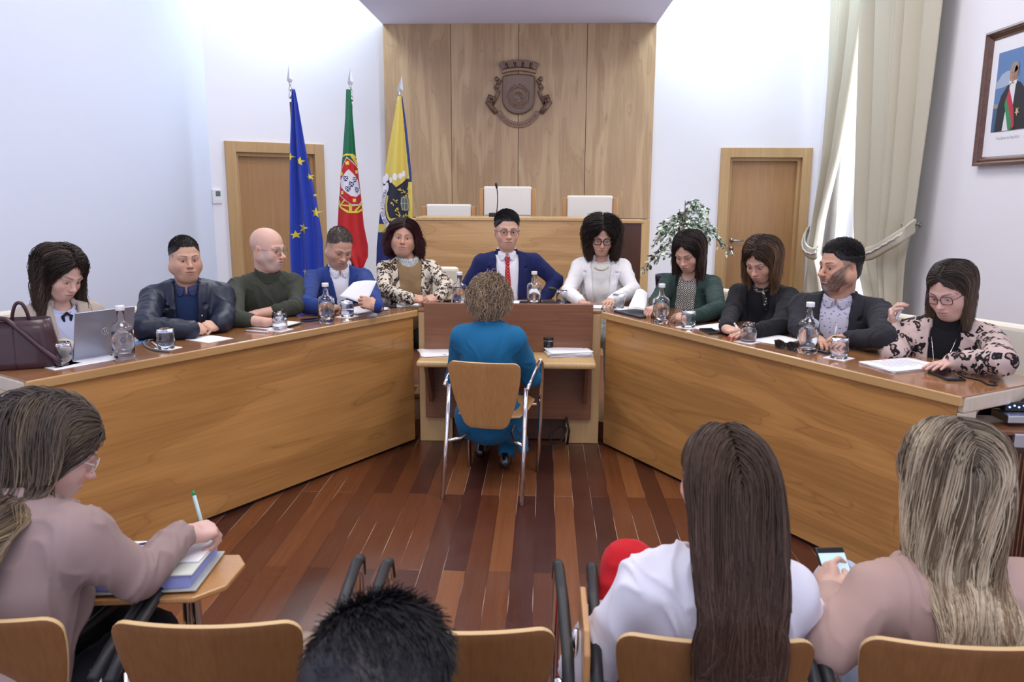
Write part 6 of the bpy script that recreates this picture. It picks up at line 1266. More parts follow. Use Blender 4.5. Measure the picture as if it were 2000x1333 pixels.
# desk microphones on the centre desk
def mic2(px, py, tx, ty, tw, lb, mid):
    b = onz(px, py, ZT); gooseneck('desk_microphone', lb, b, ony(tx, ty, b[1]-.02), (.13, .075, .022), mid=ony(mid[0], mid[1], b[1]-.01))
mic2(862, 592, 886, 562, 0, 'short gooseneck microphone between the leopard jacket and a water bottle', (866, 560)); mic2(1120, 594, 1082, 565, 0, 'short gooseneck microphone in front of the woman in the white blazer', (1126, 570))
# ------------------------------------------------------------------ laptop, handbag, bags
def laptop():
    c = onz(190, 694, ZT); d = nrm(uL*-1); rt = d; n = nL; ang = math.radians(15)  # hinge line along the desk edge
    a = onz(143, 703, ZT+.008); b = onz(258, 684, ZT+.008); rt = nrm(b-a); rt[2] = 0; rt = nrm(rt); bk = np.cross(V(0, 0, 1), rt); W_ = np.linalg.norm(b-a); mid = (a+b)/2
    g = empty('laptop', mid, 0, 'silver grey laptop open in front of the long haired woman in beige', 'laptop'); M = mat('laptop_silver', (.36, .38, .46), .35, metal=.6)
    Rb = np.stack([rt, bk, V(0, 0, 1)], 1); MB().box(mid+bk*.115+V(0, 0, .0), (W_, .23, .015), R=Rb).build('base', M, g, .004, world=True)
    MB().box(mid+bk*.12+V(0, 0, .0085), (W_*.85, .10, .002), R=Rb).build('keyboard', M_BLACK, g, world=True)
    up = nrm(V(0, 0, 1)*math.cos(ang)-bk*math.sin(ang)); Rl = np.stack([rt, np.cross(up, rt), up], 1); hh = .215
    lid = MB().box(mid+up*hh/2+V(0, 0, .004), (W_, .007, hh), R=Rl).build('lid', M, g, .003, world=True); nn = -np.cross(up, rt); nn = nn if np.dot(nn, bk) < 0 else -nn
    MB().box(mid+up*hh/2-nn*.004+V(0, 0, .004), (W_*.94, .001, hh*.9), R=Rl).build('screen', mat('screen_glow', (.3, .35, .5), .2, emit=((.6, .7, 1), 1.2)), lid)
    mb = MB(); c_ = mid+up*hh*.52+nn*.0045+V(0, 0, .004); mb.tube([c_+rt*.016*math.cos(t)+up*.016*math.sin(t) for t in np.linspace(.2, 6.0, 20)], .0012, 5)
    for q in (-.005, .004): mb.tube([c_+rt*q-up*.008, c_+rt*(q+.004)+up*.008], .0014, 5)
    mb.build('lid_logo', M_CHROME, lid)
    return g
laptop()
P1, P2 = onz(262, 668, ZT+.002), onz(283, 671, ZT+.002); tag(MB().box((P1+P2)/2, (.10, .05, .004), rz=angL+.3).build('blue_card', mat('blue_card_print', (.10, .25, .5), .5), None, .001), 'small blue card lying beside the laptop', 'card')
def handbag():
    c = onz(40, 722, ZT); M = mat('burgundy_leather', (.042, .013, .020), .36, bump=.04, bscale=120, coat=.15); rt = uL*-1; rt = nrm(rt*.55+V(1, .0, 0)*.75); bk = np.cross(V(0, 0, 1), rt); c = c+bk*.06; g = empty('handbag', c, 0, 'burgundy leather tote handbag standing at the left end of the desk', 'bag')
    w0, w1, d0, d1, h_ = .115, .150, .06, .075, .205; ring = lambda w_, d_, z: [c+rt*(w_*math.copysign(abs(math.cos(t))**.55, math.cos(t)))+bk*(d_*math.copysign(abs(math.sin(t))**.55, math.sin(t)))+V(0, 0, z) for t in np.linspace(0, 2*PI, 33)[:-1]]
    vs, lv = [], [(.0, .86), (.008, .97), (.03, 1.0), (.09, 1.02), (.15, 1.0), (h_, 1.0)]
    for z, k in lv: t = z/h_; vs += ring((w0+(w1-w0)*(1-(1-t)**2)*-1*0+(w1-(w1-w0*1.1)*t*.55))*k if 0 else (w1*(1-.22*t))*k, (d1*(1-.25*t))*k, z)
    n = 32; fs = [(i*n+k, i*n+(k+1) % n, (i+1)*n+(k+1) % n, (i+1)*n+k) for i in range(len(lv)-1) for k in range(n)]+[tuple(range(n))[::-1]]
    mb = MB(); mb.add(vs, fs, True); mb.build('body', M, g, world=True, solid=.005)
    q = ring(w1*.74, d1*.70, h_-.03); MB().add(q, [tuple(range(n))]).build('lining', mat('bag_lining', (.02, .008, .01), .8), g, world=True)
    for s, nm in ((-1, 'front'), (1, 'back')):
        a, b = c+rt*-.035+bk*s*d1*.74+V(0, 0, h_-.03), c+rt*.035+bk*s*d1*.74+V(0, 0, h_-.03); pts = [a+V(0, 0, -.03), a, a+V(0, 0, .07)+rt*.01, (a+b)/2+V(0, 0, .105), b+V(0, 0, .07)-rt*.01, b, b+V(0, 0, -.03)]
        cv = [V(*[np.interp(t, range(7), [p[k] for p in pts]) for k in range(3)]) for t in np.linspace(0, 6, 37)]; cv = [sum(cv[max(0, i-4):i+5])/len(cv[max(0, i-4):i+5]) for i in range(len(cv))]
        if s == 1: MB().tube(cv, .0075, 8).build('handle', M, g, world=True)
    F0 = c-bk*(d1*.97); pts = [c+rt*-.07-bk*d1*.6+V(0, 0, h_+.015), c+rt*-.03-bk*d1*.80+V(0, 0, h_+.01), c+rt*.02-bk*d1*.93+V(0, 0, h_*.78), c+rt*.08-bk*d1*1.02+V(0, 0, h_*.45), c+rt*.135-bk*d1*1.12+V(0, 0, .04), c+rt*.15-bk*d1*1.2+V(0, 0, .01)]
    MB().tube(pts, .010, 8).build('shoulder_strap', M, g, world=True); MB().ball(c+rt*-.085-bk*d1*.74+V(0, 0, h_-.01), .008).build('clasp', M_CHROME, g, world=True)
    for q in (-1, 1): MB().ball(c+rt*q*.09-bk*.055+V(0, 0, .003), .007).build('metal_foot', M_CHROME, g, world=True)
    MB().tube([c+rt*-.012-bk*d1*(.78+.24*(1-t))+V(0, 0, h_*t*.98+.004) for t in np.linspace(0, 1, 8)], .003, 6).build('front_seam', M, g, world=True)
handbag()
P_ = wpl(1975, 785, 'R', .55); tag(MB().ball(V(P_[0], P_[1], .64), (.13, .10, .15), None, 16, 10).build('black_bag', mat('black_bag_cloth', (.02, .022, .03), .7)), 'dark bag hanging behind the end of the desk', 'bag')
# ------------------------------------------------------------------ clothing materials
def cloth(name, c, rough=.85, b=.12, s=900, sheen=.04): return mat(name, c, rough, bump=b, bscale=s, sheen=sheen, spec=.25)
def leopard(name, base, mid, dark, scale, lo=.20, hi=.42, warp=.35):
    m = cloth(name, base, b=.05); nt = m.node_tree; L = nt.links.new; b = nt.nodes['Principled BSDF']; tc = N(nt, 'ShaderNodeTexCoord'); no = N(nt, 'ShaderNodeTexNoise', i_Scale=scale*.9, i_Detail=2.0); L(tc.outputs['Object'], no.inputs['Vector'])
    mx = N(nt, 'ShaderNodeVectorMath', operation='MULTIPLY_ADD'); mx.inputs[1].default_value = (warp/scale*3,)*3; L(no.outputs['Color'], mx.inputs[0]); L(tc.outputs['Object'], mx.inputs[2])
    v = N(nt, 'ShaderNodeTexVoronoi', i_Scale=scale); L(mx.outputs[0], v.inputs['Vector']); n2 = N(nt, 'ShaderNodeTexNoise', i_Scale=scale*2.2, i_Detail=1.0); L(tc.outputs['Object'], n2.inputs['Vector'])
    ad = N(nt, 'ShaderNodeMath', operation='MULTIPLY_ADD'); ad.inputs[1].default_value = .28; L(n2.outputs['Fac'], ad.inputs[0]); L(v.outputs['Distance'], ad.inputs[2])
    r = ramp(nt, [(0, mid), (lo, mid), (lo+.03, dark), (hi, dark), (hi+.04, base), (1, base)]); L(ad.outputs[0], r.inputs[0]); L(r.outputs[0], b.inputs['Base Color']); return m
def dotted(name, c, dc, scale, rad=.25, kind='dots'):
    m = cloth(name, c, .5 if kind == 'dots' else .8); nt = m.node_tree; L = nt.links.new; b = nt.nodes['Principled BSDF']; tc = N(nt, 'ShaderNodeTexCoord'); mp = N(nt, 'ShaderNodeMapping'); mp.inputs['Rotation'].default_value = (0, PI/4, 0); mp.inputs['Scale'].default_value = (scale, 0.001, scale); L(tc.outputs['Object'], mp.inputs['Vector'])
    v = N(nt, 'ShaderNodeTexVoronoi', i_Scale=1.0, i_Randomness=0.0 if kind != 'speck' else 1.0); v.distance = 'EUCLIDEAN' if kind != 'diamond' else 'CHEBYCHEV'; L(mp.outputs[0], v.inputs['Vector'])
    r = ramp(nt, [(0, dc), (rad, dc), (rad+.05, c), (1, c)]) if kind != 'diamond' else ramp(nt, [(0, c), (.12, c), (.16, dc), (.26, dc), (.30, c), (.43, c), (.46, dc), (1, dc)]); L(v.outputs['Distance'], r.inputs[0]); L(r.outputs[0], b.inputs['Base Color']); return m
D = math.radians
UP = V(0, 0, 1)
def los(H): return math.atan2(-H[0], H[1])
def wr(px, py, dz=.032): return onz(px, py, ZT+dz)
def dirp(a, b, dz=.03): return nrm(onz(b[0], b[1], ZT+dz)-onz(a[0], a[1], ZT+dz))
def seated(label, H, hy, pitch, roll, by, **k):
    H = np.array(H); return person(label, H, los(H)+D(hy), D(pitch), D(roll), byaw=los(H)+D(by), **k)
# 1 ---- woman at the laptop
sk = (.60, .40, .35)
H = wpl(120, 534, 'L', .60)
P = seated('person with long wavy dark hair in a beige trench coat typing at the silver laptop', H, 34, 26, -6, 22, hs=.99, sp=dict(fem=1, w=.98, neckr=.043, jaw=.88, skin=sk, hairline=.078, brow=(.10, .06, .045), lid=.002), lean=12, nb=.05,
    hair=dict(kind='long', vee=.55, len=.52, n=5500, part=.01, vol=.024, wave=(.013, 5.5), locks=90, tuck=.9, base=(.028, .018, .014), tip=(.085, .055, .036), high=(.13, .085, .055), hfrac=.15, r0=.0014, r1=.0007, clear=.060, back=.45, th=.007),
    arms=dict(R=dict(W=wr(126, 676, .06), d=dirp((100, 680), (160, 668)), pose='relax', s=.9), L=dict(W=onz(215, 640, ZT+.05), pose='relax', d=dirp((215, 640), (180, 665)), s=.9)))
o = suit(P, cloth('trench_beige', (.44, .37, .31)), cloth('pale_blue_blouse', (.55, .60, .78)), cut=dict(zb=-.42, vw=.060, lw=.075, open=.008), amp=.005, seed=3, collar='round', name='trench_coat', under='blouse')
mb = MB(); B = P['B']; nk = o['SF'].march(B.p(0, .3, -.02), B.d(0, -1, 0))
for q in (-1, 1): mb.tube([nk+B.d(0, .008, 0), nk+B.d(q*.02, .014, -.012), nk+B.d(q*.012, .012, -.05), nk+B.d(q*.018, .012, -.14)], [.004, .008, .007, .004], 8)
mb.ball(nk+B.d(0, .010, 0), .008); mb.build('neck_bow', cloth('navy_ribbon', (.01, .012, .03)), P['root'], world=True); legs(cloth('dark_trousers', (.02, .02, .03)), P['B'], P['J'], P['root'], P['sp'], fl=.12)
# 2 ---- navy padded jacket
H = wpl(361, 505, 'L', .60)
P = seated('person with short dark hair in a navy padded jacket with clasped hands', H, 14, 2, 0, -6, hs=.97, sp=dict(w=1.12, fat=.03, jaw=1.1, skin=(.58, .37, .29), hairline=.070, brow=(.06, .04, .03), scalp=((.10, .085, .08), .55), neckr=.058, eye='brown', look=(.15, 0)), lean=10, nb=.02,
    hair=dict(kind='short', base=(.018, .014, .013), grey=(.12, .11, .11), n=3600, slen=.014, th=.004, r0=.0012, flow=(.1, .9, .1)),
    arms=dict(R=dict(E=wpl(283, 640, 'L', .42), W=wr(372, 645, .045), d=dirp((378, 648), (415, 640)), pose='clasp', nb=(.2, -.75, .6)), L=dict(E=wpl(440, 620, 'L', .42), W=wr(428, 634, .045), d=dirp((424, 636), (385, 644)), pose='clasp', nb=(.3, -.55, .8))))
o = suit(P, mat('navy_nylon', (.012, .017, .036), .45, bump=.15, bscale=25, spec=.4), cloth('blue_sweater', (.012, .028, .085)), cut=dict(zb=-.50, vw=.062, lw=.050, open=.030), off=.024, amp=.005, seed=5, collar='shirt', name='padded_jacket', under='sweater', colm=cloth('dark_blue_shirt', (.05, .06, .14)))
dots(P, o['JF'], [(-.075, -.13), (-.088, -.17), (-.080, -.21)], .0055, M_CHROME, 'snap_button'); legs(cloth('dark_jeans', (.02, .025, .05)), P['B'], P['J'], P['root'], P['sp'])
# 3 ---- bald man with glasses
H = wpl(522, 486, 'L', .60)
P = seated('person with bald head, glasses and grey beard in a dark green sweater, writing', H, 52, 6, 0, 14, hs=1.03, sp=dict(w=1.12, fat=.015, skin=(.66, .43, .37), jaw=1.02, nose=1.05, brow=(.22, .19, .17), beard=((.42, .39, .38), .55, (.62, .60, .60)), scalp=((.55, .40, .36), .25), neckr=.060), lean=12, nb=.03,
    arms=dict(R=dict(E=wpl(456, 622, 'L', .40), W=wr(520, 630, .03), d=dirp((515, 634), (560, 622)), nb=(-.1, .1, 1), pose='pen', bare=.16, pole=(-.8, -.1, -.6), s=1.0), L=dict(E=wpl(578, 600, 'L', .42), W=wr(500, 614, .03), d=dirp((530, 610), (485, 616)), pose='relax', bare=.17, pole=(.9, -.1, -.5))))
m_ = cloth('dark_olive_knit', (.045, .050, .038), b=.3, s=300)
o = suit(P, None, None); garment('sweater', m_, P['B'], P['J'], P['sp'], .010, h=.006, root=P['root'], sleeve=.48, amp=.005, seed=8, neck=True); ring_neck(m_, P['B'], .064, P['root'], 'turtleneck', .05, .009, -.03)
specs(mat('thin_metal_frame', (.25, .25, .27), .25, metal=.8), P['fr'], P['root'], .022, .017, .0012, False); legs(cloth('grey_trousers', (.05, .05, .05)), P['B'], P['J'], P['root'], P['sp'])
fr_, tp, tt = P['info']['R']; hb = (tp[0][0]+tt)/2; pen('pencil', 'orange pencil in the hand of the bald man', hb+V(.0, -.01, -.03), hb+V(.045, .02, .105), (.62, .10, .03), (.1, .1, .1), .0042)
# 4 ---- bright blue suit
H = wpl(662, 482, 'L', .60)
P = seated('person in a bright blue suit and white shirt reading a held sheet of paper', H, 22, 30, -4, 8, hs=1.0, sp=dict(w=1.06, fat=.02, jaw=1.08, skin=(.60, .37, .29), hairline=.078, brow=(.10, .07, .06), scalp=((.20, .15, .14), .6), lid=.0015, beard=((.30, .24, .22), .22, (.34, .28, .26)), neckr=.057), lean=12, nb=.05,
    hair=dict(kind='short', base=(.075, .055, .048), grey=(.17, .15, .145), n=3000, slen=.014, th=.003, thin=.5, r0=.0010, cap=1, flow=(.2, .9, 0), lump=.0005),
    arms=dict(R=dict(E=wpl(598, 596, 'L', .42), W=wr(640, 602, .05), d=dirp((636, 604), (668, 596)), pose='pen', nb=(0, -.2, 1)), L=dict(W=wr(738, 600, .07), d=nrm(V(-.55, -.15, .25)), nb=(.4, -.8, .3), pose='grip')))
o = suit(P, cloth('royal_blue_wool', (.018, .042, .19)), cloth('white_shirt', (.72, .72, .80)), cut=dict(zb=-.34, vw=.062, lw=.060), seed=12, amp=.004, pad=.006)
dots(P, o['JF'], [(-.085, -.10)], .009, mat('pin_gold', (.7, .6, .35), .3, metal=.6), 'lapel_pin'); mb = MB(); q = o['JF'].march(P['B'].p(-.105, .35, -.17), P['B'].d(0, -1, 0)); R_ = P['B'].R
mb.box(q+R_@V(0, .004, 0), (.035, .003, .008), R=R_@rotm('Y', .5)); mb.build('pocket_square', M_WHC, P['root'], world=True); legs(cloth('blue_trousers', (.018, .04, .17)), P['B'], P['J'], P['root'], P['sp'])
fr_, tp, tt = P['info']['L']; c4 = [atd(665, 583, 0), 0]; cen = (tp[0][0]+tt)/2; dd = np.dot(cen-CC, cf); q0, q1, q2, q3 = atd(662, 579, dd+.05), atd(714, 597, dd-.02), atd(736, 549, dd+.02), atd(690, 552, dd+.09)
def held_sheet(nm, lb, q0, q1, q2, q3, bend=.012):
    bm = bmesh.new(); n = 10; g_ = [[None]*(n+1) for _ in range(n+1)]; nn = nrm(np.cross(q1-q0, q3-q0)); c = (q0+q2)/2
    for i in range(n+1):
        for j in range(n+1): u, v = i/n, j/n; g_[i][j] = bm.verts.new((q0*(1-u)+q1*u)*(1-v)+(q3*(1-u)+q2*u)*v+nn*bend*math.sin(PI*u))
    for i in range(n):
        for j in range(n): bm.faces.new((g_[i][j], g_[i+1][j], g_[i+1][j+1], g_[i][j+1]))
    me = bpy.data.meshes.new(nm); bm.to_mesh(me); bm.free(); me.shade_smooth(); o = link(nm, me, M_PAPER); o.modifiers.new('s', 'SOLIDIFY').thickness = .0008; return tag(o, lb, 'paper')
held_sheet('held_paper', 'white sheet held up in the hands of the blue suit', q0, q1, q2, q3)
fr_, tp, tt = P['info']['R']; hb = (tp[0][0]+tt)/2; pen('fountain_pen', 'dark pen in the right hand of the blue suit', hb+V(.01, -.01, -.02), hb+V(-.045, .0, .07), (.03, .03, .03), (.3, .3, .3))
# 5 ---- leopard jacket, centre left
H = ony(788, 465, 5.54)
P = seated('person with dark red bob in a leopard print jacket over tan top, hands folded', H, -2, -4, -6, 6, hs=.98, sp=dict(fem=1, w=1.02, fat=.035, neckr=.050, jaw=1.06, skin=(.58, .35, .27), hairline=.076, brow=(.06, .035, .03), lip=(.42, .16, .15)), lean=2, nb=.0, side=-.03,
    hair=dict(kind='long', vee=.55, len=.235, n=4500, part=.0, vol=.030, wave=(.006, 3), tuck=.5, flip=.045, base=(.028, .008, .010), tip=(.06, .014, .018), high=(.10, .02, .03), hfrac=.2, r0=.0014, r1=.0008, clear=.062, th=.012, back=.4, extra=[((0, -.03, .05), (.088, .10, .085))], locks=50),
    arms=dict(R=dict(E=ony(750, 566, 5.32), W=wr(802, 585, .05), d=dirp((806, 585), (840, 583)), pose='clasp', nb=(0, -.6, .7), nail=(.04, .01, .02), s=.88), L=dict(E=ony(874, 560, 5.36), W=wr(858, 583, .05), d=dirp((852, 584), (815, 586)), pose='clasp', nb=(.2, -.5, .8), nail=(.04, .01, .02), s=.88)))
LEO1 = leopard('leopard_jacket_print', (.62, .55, .46), (.28, .15, .08), (.018, .015, .014), 30, .36, .60, .8)
o = suit(P, LEO1, cloth('tan_knit', (.26, .17, .085)), cut=dict(zb=-.50, vw=.085, lw=.0, open=.05), off=.014, amp=.004, seed=15, collar='scarf', colm=dotted('beaded_scarf', (.55, .58, .55), (.04, .06, .05), 150, .3, 'speck'), under='knit_top')
for q in (-1, 1): MB().ball(P['fr'].p(q*.078, .0, -.048), .007).build('pearl_earring', mat('pearl', (.8, .77, .72), .2), P['root'], world=True)
legs(cloth('black_trousers', (.015, .015, .015)), P['B'], P['J'], P['root'], P['sp'])
# 6 ---- red tie
H = ony(990, 449, 5.56)
E6, W6 = ony(1086, 548, 5.62), ony(1058, 592, 5.50)
P = seated('person in a navy suit, white shirt and red dotted tie with round glasses', H, 8, 6, 0, 4, hs=1.08, bs=1.06, sp=dict(w=1.04, jaw=.95, skin=(.66, .43, .35), hairline=.066, brow=(.05, .035, .03), neckr=.053, eye='brown', look=(.1, 0), beard=((.35, .25, .22), .12, (.35, .25, .22))), lean=2, nb=.02,
    hair=dict(kind='short', base=(.012, .009, .010), grey=(.03, .025, .025), n=5000, slen=.020, th=.006, r0=.0011, flow=(-.6, .5, .1), stand=.5, off=.05),
    arms=dict(R=dict(W=ony(925, 596, 5.30), d=(0, -1, 0), pose='relax'), L=dict(W=W6, E=E6, pose='relax', d=(-.6, .5, -.4), nb=(.6, -.3, .6), sh=(.02, 0, .01))))
o = suit(P, cloth('dark_navy_wool', (.012, .018, .085), b=.08), cloth('white_shirt_cotton', (.74, .74, .80)), cut=dict(zb=-.52, vw=.078, lw=.060, open=.062, flare=.15), seed=22, amp=.004, pad=.006)
tie(P, dotted('red_dotted_silk', (.40, .010, .018), (.75, .55, .55), 62, .12), o['SF'], .47); specs(mat('dark_round_frame', (.02, .018, .02), .3), P['fr'], P['root'], .0205, .0185, .0015); legs(cloth('navy_trousers', (.012, .02, .07)), P['B'], P['J'], P['root'], P['sp'])
# 7 ---- white blazer
H = ony(1176, 462, 5.54)
P = seated('person with big dark curly hair and black glasses in a white blazer, writing', H, 2, 18, -2, 0, hs=1.0, sp=dict(fem=1, w=.94, neckr=.045, jaw=.92, skin=(.58, .36, .29), hairline=.078, brow=(.04, .025, .02), lid=.0018, lip=(.42, .17, .17)), lean=6, nb=.04,
    hair=dict(kind='long', vee=.55, len=.27, n=7000, part=.0, vol=.046, wave=(.014, 8.5), coh=.6, locks=220, tuck=.5, base=(.012, .008, .008), tip=(.055, .032, .022), high=(.12, .07, .045), hfrac=.16, r0=.0012, r1=.0007, clear=.064, th=.012, lift=.05, back=.4),
    arms=dict(R=dict(E=ony(1110, 572, 5.34), W=wr(1134, 590, .04), d=dirp((1130, 592), (1156, 600)), pose='pen', nb=(0, -.2, 1), s=.88), L=dict(E=ony(1236, 568, 5.36), W=wr(1194, 588, .05), d=dirp((1196, 586), (1176, 606)), pose='relax', nb=(.2, -.4, .9), nail=(.03, .01, .015), s=.9)))
M_WB = cloth('white_blazer_cloth', (.74, .73, .74)); o = suit(P, M_WB, cloth('cream_top', (.68, .67, .64)), cut=dict(zb=-.44, vw=.075, lw=.055, open=.030), amp=.0035, seed=25, collar='round', under='top', pad=.006)
specs(mat('thick_black_frame', (.01, .01, .012), .25), P['fr'], P['root'], .025, .020, .0028, False); legs(cloth('white_trousers', (.7, .7, .7)), P['B'], P['J'], P['root'], P['sp'])
mb = MB(); B = P['B']; ch = [o['SF'].march(B.p(.05*math.sin(t), .3, -.035-.025*math.cos(t)), B.d(0, -1, 0))+B.d(0, .004, 0) for t in np.linspace(-1.3, 1.3, 14)]; mb.tube(ch, .0035, 6); mb.build('necklace', mat('gold', (.6, .45, .2), .25, metal=1), P['root'], world=True)
fr_, tp, tt = P['info']['R']; hb = (tp[0][0]+tt)/2; pen('slim_pen', 'slim dark pen in the hand of the white blazer', hb+V(.01, -.01, -.02), hb+V(-.035, .03, .10), (.05, .05, .05), (.3, .3, .3), .0032)
# 8 ---- green blazer
H = wpl(1345, 492, 'R', .60)
P = seated('person with long straight dark hair in a dark green blazer and patterned blouse', H, -24, 26, 2, -14, hs=1.0, sp=dict(fem=1, w=.94, neckr=.045, jaw=.90, skin=(.60, .38, .31), hairline=.08, brow=(.07, .045, .035), lid=.0015), lean=10, nb=.05,
    hair=dict(kind='long', vee=.55, len=.36, n=5500, part=.004, vol=.018, wave=(.005, 2.5), base=(.020, .012, .011), tip=(.050, .026, .022), high=(.16, .12, .09), hfrac=.07, r0=.0013, r1=.0008, clear=.056, back=.35, tuck=.8, th=.008),
    arms=dict(R=dict(W=wr(1280, 602, .05), d=dirp((1290, 600), (1262, 606)), pose='grip', nb=(-.2, -.4, .8), s=.88, nail=(.25, .02, .03)), L=dict(E=wpl(1402, 606, 'R', .42), W=wr(1348, 621, .04), d=dirp((1352, 620), (1315, 616)), pose='relax', nb=(0, -.5, .8), s=.92, nail=(.12, .01, .02))))
o = suit(P, cloth('dark_green_wool', (.022, .045, .040)), dotted('lattice_blouse', (.015, .015, .016), (.55, .52, .48), 34, .2, 'diamond'), cut=dict(zb=-.46, vw=.075, lw=.06, open=.045), amp=.0045, seed=31, collar='round', under='blouse', pad=.005)
legs(cloth('dark_green_trousers', (.022, .04, .036)), P['B'], P['J'], P['root'], P['sp']); held_sheet('lifted_paper', 'sheet of white paper being turned by the green blazer', onz(1225, 605, ZT+.03), onz(1262, 607, ZT+.03), atd(1266, 575, np.dot(onz(1262, 607, ZT)-CC, cf)+.06), atd(1243, 566, np.dot(onz(1240, 607, ZT)-CC, cf)+.02), .02)
# 9 ---- black blazer
H = wpl(1487, 508, 'R', .60)
P = seated('person with shoulder length brown hair in a black blazer, writing with a white pen', H, -26, 27, 0, -16, hs=1.0, sp=dict(fem=1, w=.96, neckr=.046, jaw=.92, skin=(.60, .38, .31), hairline=.078, brow=(.08, .05, .035), lid=.0014, lip=(.45, .14, .15)), lean=12, nb=.06,
    hair=dict(kind='long', vee=.55, len=.30, n=6000, part=-.004, vol=.024, wave=(.006, 3), tuck=.8, base=(.045, .026, .018), tip=(.17, .095, .050), high=(.26, .16, .09), hfrac=.25, r0=.0013, r1=.0008, clear=.060, back=.45, th=.008, locks=80),
    arms=dict(R=dict(E=wpl(1428, 612, 'R', .46), W=wr(1418, 642, .035), d=dirp((1410, 640), (1438, 648)), pose='pen', nb=(-.2, -.2, 1), s=.9), L=dict(E=wpl(1524, 636, 'R', .40), W=wr(1470, 650, .03), d=dirp((1476, 647), (1425, 655)), pose='flat', nb=(0, 0, 1), s=.9, nail=(.5, .02, .04))))
o = suit(P, cloth('black_wool', (.010, .010, .013)), cloth('black_top', (.008, .008, .010)), cut=dict(zb=-.46, vw=.075, lw=.055, open=.03), amp=.004, seed=35, collar='none', under='top', pad=.003)
mb = MB(); B = P['B']; mb.tube([B.p(.052*math.sin(t), .052*math.cos(t)+.005, .020-.02*math.cos(t)) for t in np.linspace(0, 2*PI, 22)[:-1]], .008, 8, closed=True); mb.tube([B.p(-.02, .07, 0), B.p(-.045, .10, -.05), B.p(-.05, .115, -.10)], [.006, .012, .008], 8); mb.build('neck_scarf', dotted('small_scarf_print', (.02, .02, .018), (.5, .48, .40), 70, .3, 'speck'), P['root'], world=True); legs(cloth('black_trousers_b', (.012, .012, .014)), P['B'], P['J'], P['root'], P['sp'])
fr_, tp, tt = P['info']['R']; hb = (tp[0][0]+tt)/2; pen('marker_pen', 'white pen in the hand of the black blazer', hb+V(.02, -.01, -.02), hb+V(-.035, .01, .07), (.75, .75, .78), None, .0055)
fr_ = P['info']['L'][0]; MB().tube([fr_.p(.026*math.cos(t), -.012, .021*math.sin(t)) for t in np.linspace(0, 2*PI, 20)[:-1]], .004, 6, closed=True).build('bracelet_watch', mat('rose_gold', (.6, .42, .35), .25, metal=1), P['root'], world=True)
# 10 ---- bearded man
H = wpl(1642, 520, 'R', .60)
P = seated('person with short black hair and greying beard in a dark suit and pale speckled shirt', H, -50, 2, 0, -12, hs=1.06, sp=dict(w=1.18, fat=.04, jaw=1.12, skin=(.55, .33, .25), hairline=.066, brow=(.02, .015, .012), nose=1.04, neckr=.062, beard=((.030, .024, .022), .97, (.42, .40, .39)), scalp=((.05, .04, .04), .7), look=(-.2, 0)), lean=8, nb=.02, bs=1.04,
    hair=dict(kind='short', base=(.012, .010, .011), grey=(.035, .03, .03), n=4500, slen=.022, th=.005, r0=.0011, flow=(.3, .2, .4), stand=.7, off=.05),
    arms=dict(R=dict(E=wpl(1560, 640, 'R', .42), W=wr(1594, 662, .035), d=dirp((1600, 660), (1612, 678)), pose='relax', nb=(-.2, -.3, 1)), L=dict(E=wpl(1728, 660, 'R', .40), W=wr(1655, 662, .045), d=dirp((1660, 656), (1610, 668)), pose='relax', nb=(0, -.6, .8))))
o = suit(P, cloth('charcoal_wool', (.022, .022, .028)), dotted('speckled_shirt', (.52, .50, .60), (.16, .14, .26), 70, .22, 'speck'), cut=dict(zb=-.46, vw=.078, lw=.060, open=.055), seed=41, amp=.005, pad=.006, collar='shirt')
legs(cloth('charcoal_trousers', (.02, .02, .026)), P['B'], P['J'], P['root'], P['sp']); fr_ = P['info']['R'][0]; mb = MB(); mb.tube([fr_.p(.028*math.cos(t), -.015, .023*math.sin(t)) for t in np.linspace(0, 2*PI, 20)[:-1]], .006, 6, closed=True); mb.tube([fr_.p(0, -.015, .020), fr_.p(0, -.015, .030)], .019, 16); mb.build('wristwatch', M_STEEL, P['root'], world=True)
q = onz(1628, 668, ZT+.01); pen('silver_pen', 'silver pen under the hand of the bearded man', q, q+V(.02, .03, .075), (.6, .6, .65), None, .0045)
# 11 ---- leopard blouse on the far side
H = wpl(1857, 566, 'R', .60)
W11 = atd(1741, 640, np.dot(onz(1741, 690, ZT)-CC, cf)+.02)
P = seated('person with brown shoulder length hair and glasses in a leopard print blouse', H, -26, 24, 3, -10, hs=1.0, sp=dict(fem=1, w=1.04, fat=.045, neckr=.050, jaw=1.0, skin=(.62, .42, .38), hairline=.08, brow=(.09, .06, .05), lid=.0015, lip=(.45, .2, .2)), lean=10, nb=.05,
    hair=dict(kind='long', vee=.55, len=.30, n=6000, part=.002, vol=.012, wave=(.004, 2), base=(.030, .020, .017), tip=(.12, .08, .055), high=(.20, .14, .10), hfrac=.14, r0=.0012, r1=.0007, clear=.056, back=.35, tuck=1.0, th=.008),
    arms=dict(R=dict(E=wpl(1748, 688, 'R', .42), W=W11, d=nrm(V(-.15, -.1, .95)), pose='pinch', nb=(-.75, .2, .2), s=.92, pole=(-.5, .2, -.8)), L=dict(E=wpl(1956, 706, 'R', .38), W=wr(1857, 708, .035), d=dirp((1860, 708), (1795, 722)), pose='flat', nb=(0, 0, 1), s=.92, pole=(.9, .2, -.3))))
LEO2 = leopard('leopard_blouse_print', (.52, .40, .37), (.36, .24, .21), (.012, .010, .014), 22, .34, .58, .7)
o = suit(P, LEO2, cloth('black_polo_neck', (.008, .008, .010)), cut=dict(zb=-.50, vw=.065, lw=.0, open=.030, collar=0), off=.018, amp=.006, seed=51, collar='turtle', name='leopard_blouse', under='polo_neck'); legs(cloth('black_trousers_c', (.012, .012, .014)), P['B'], P['J'], P['root'], P['sp'])
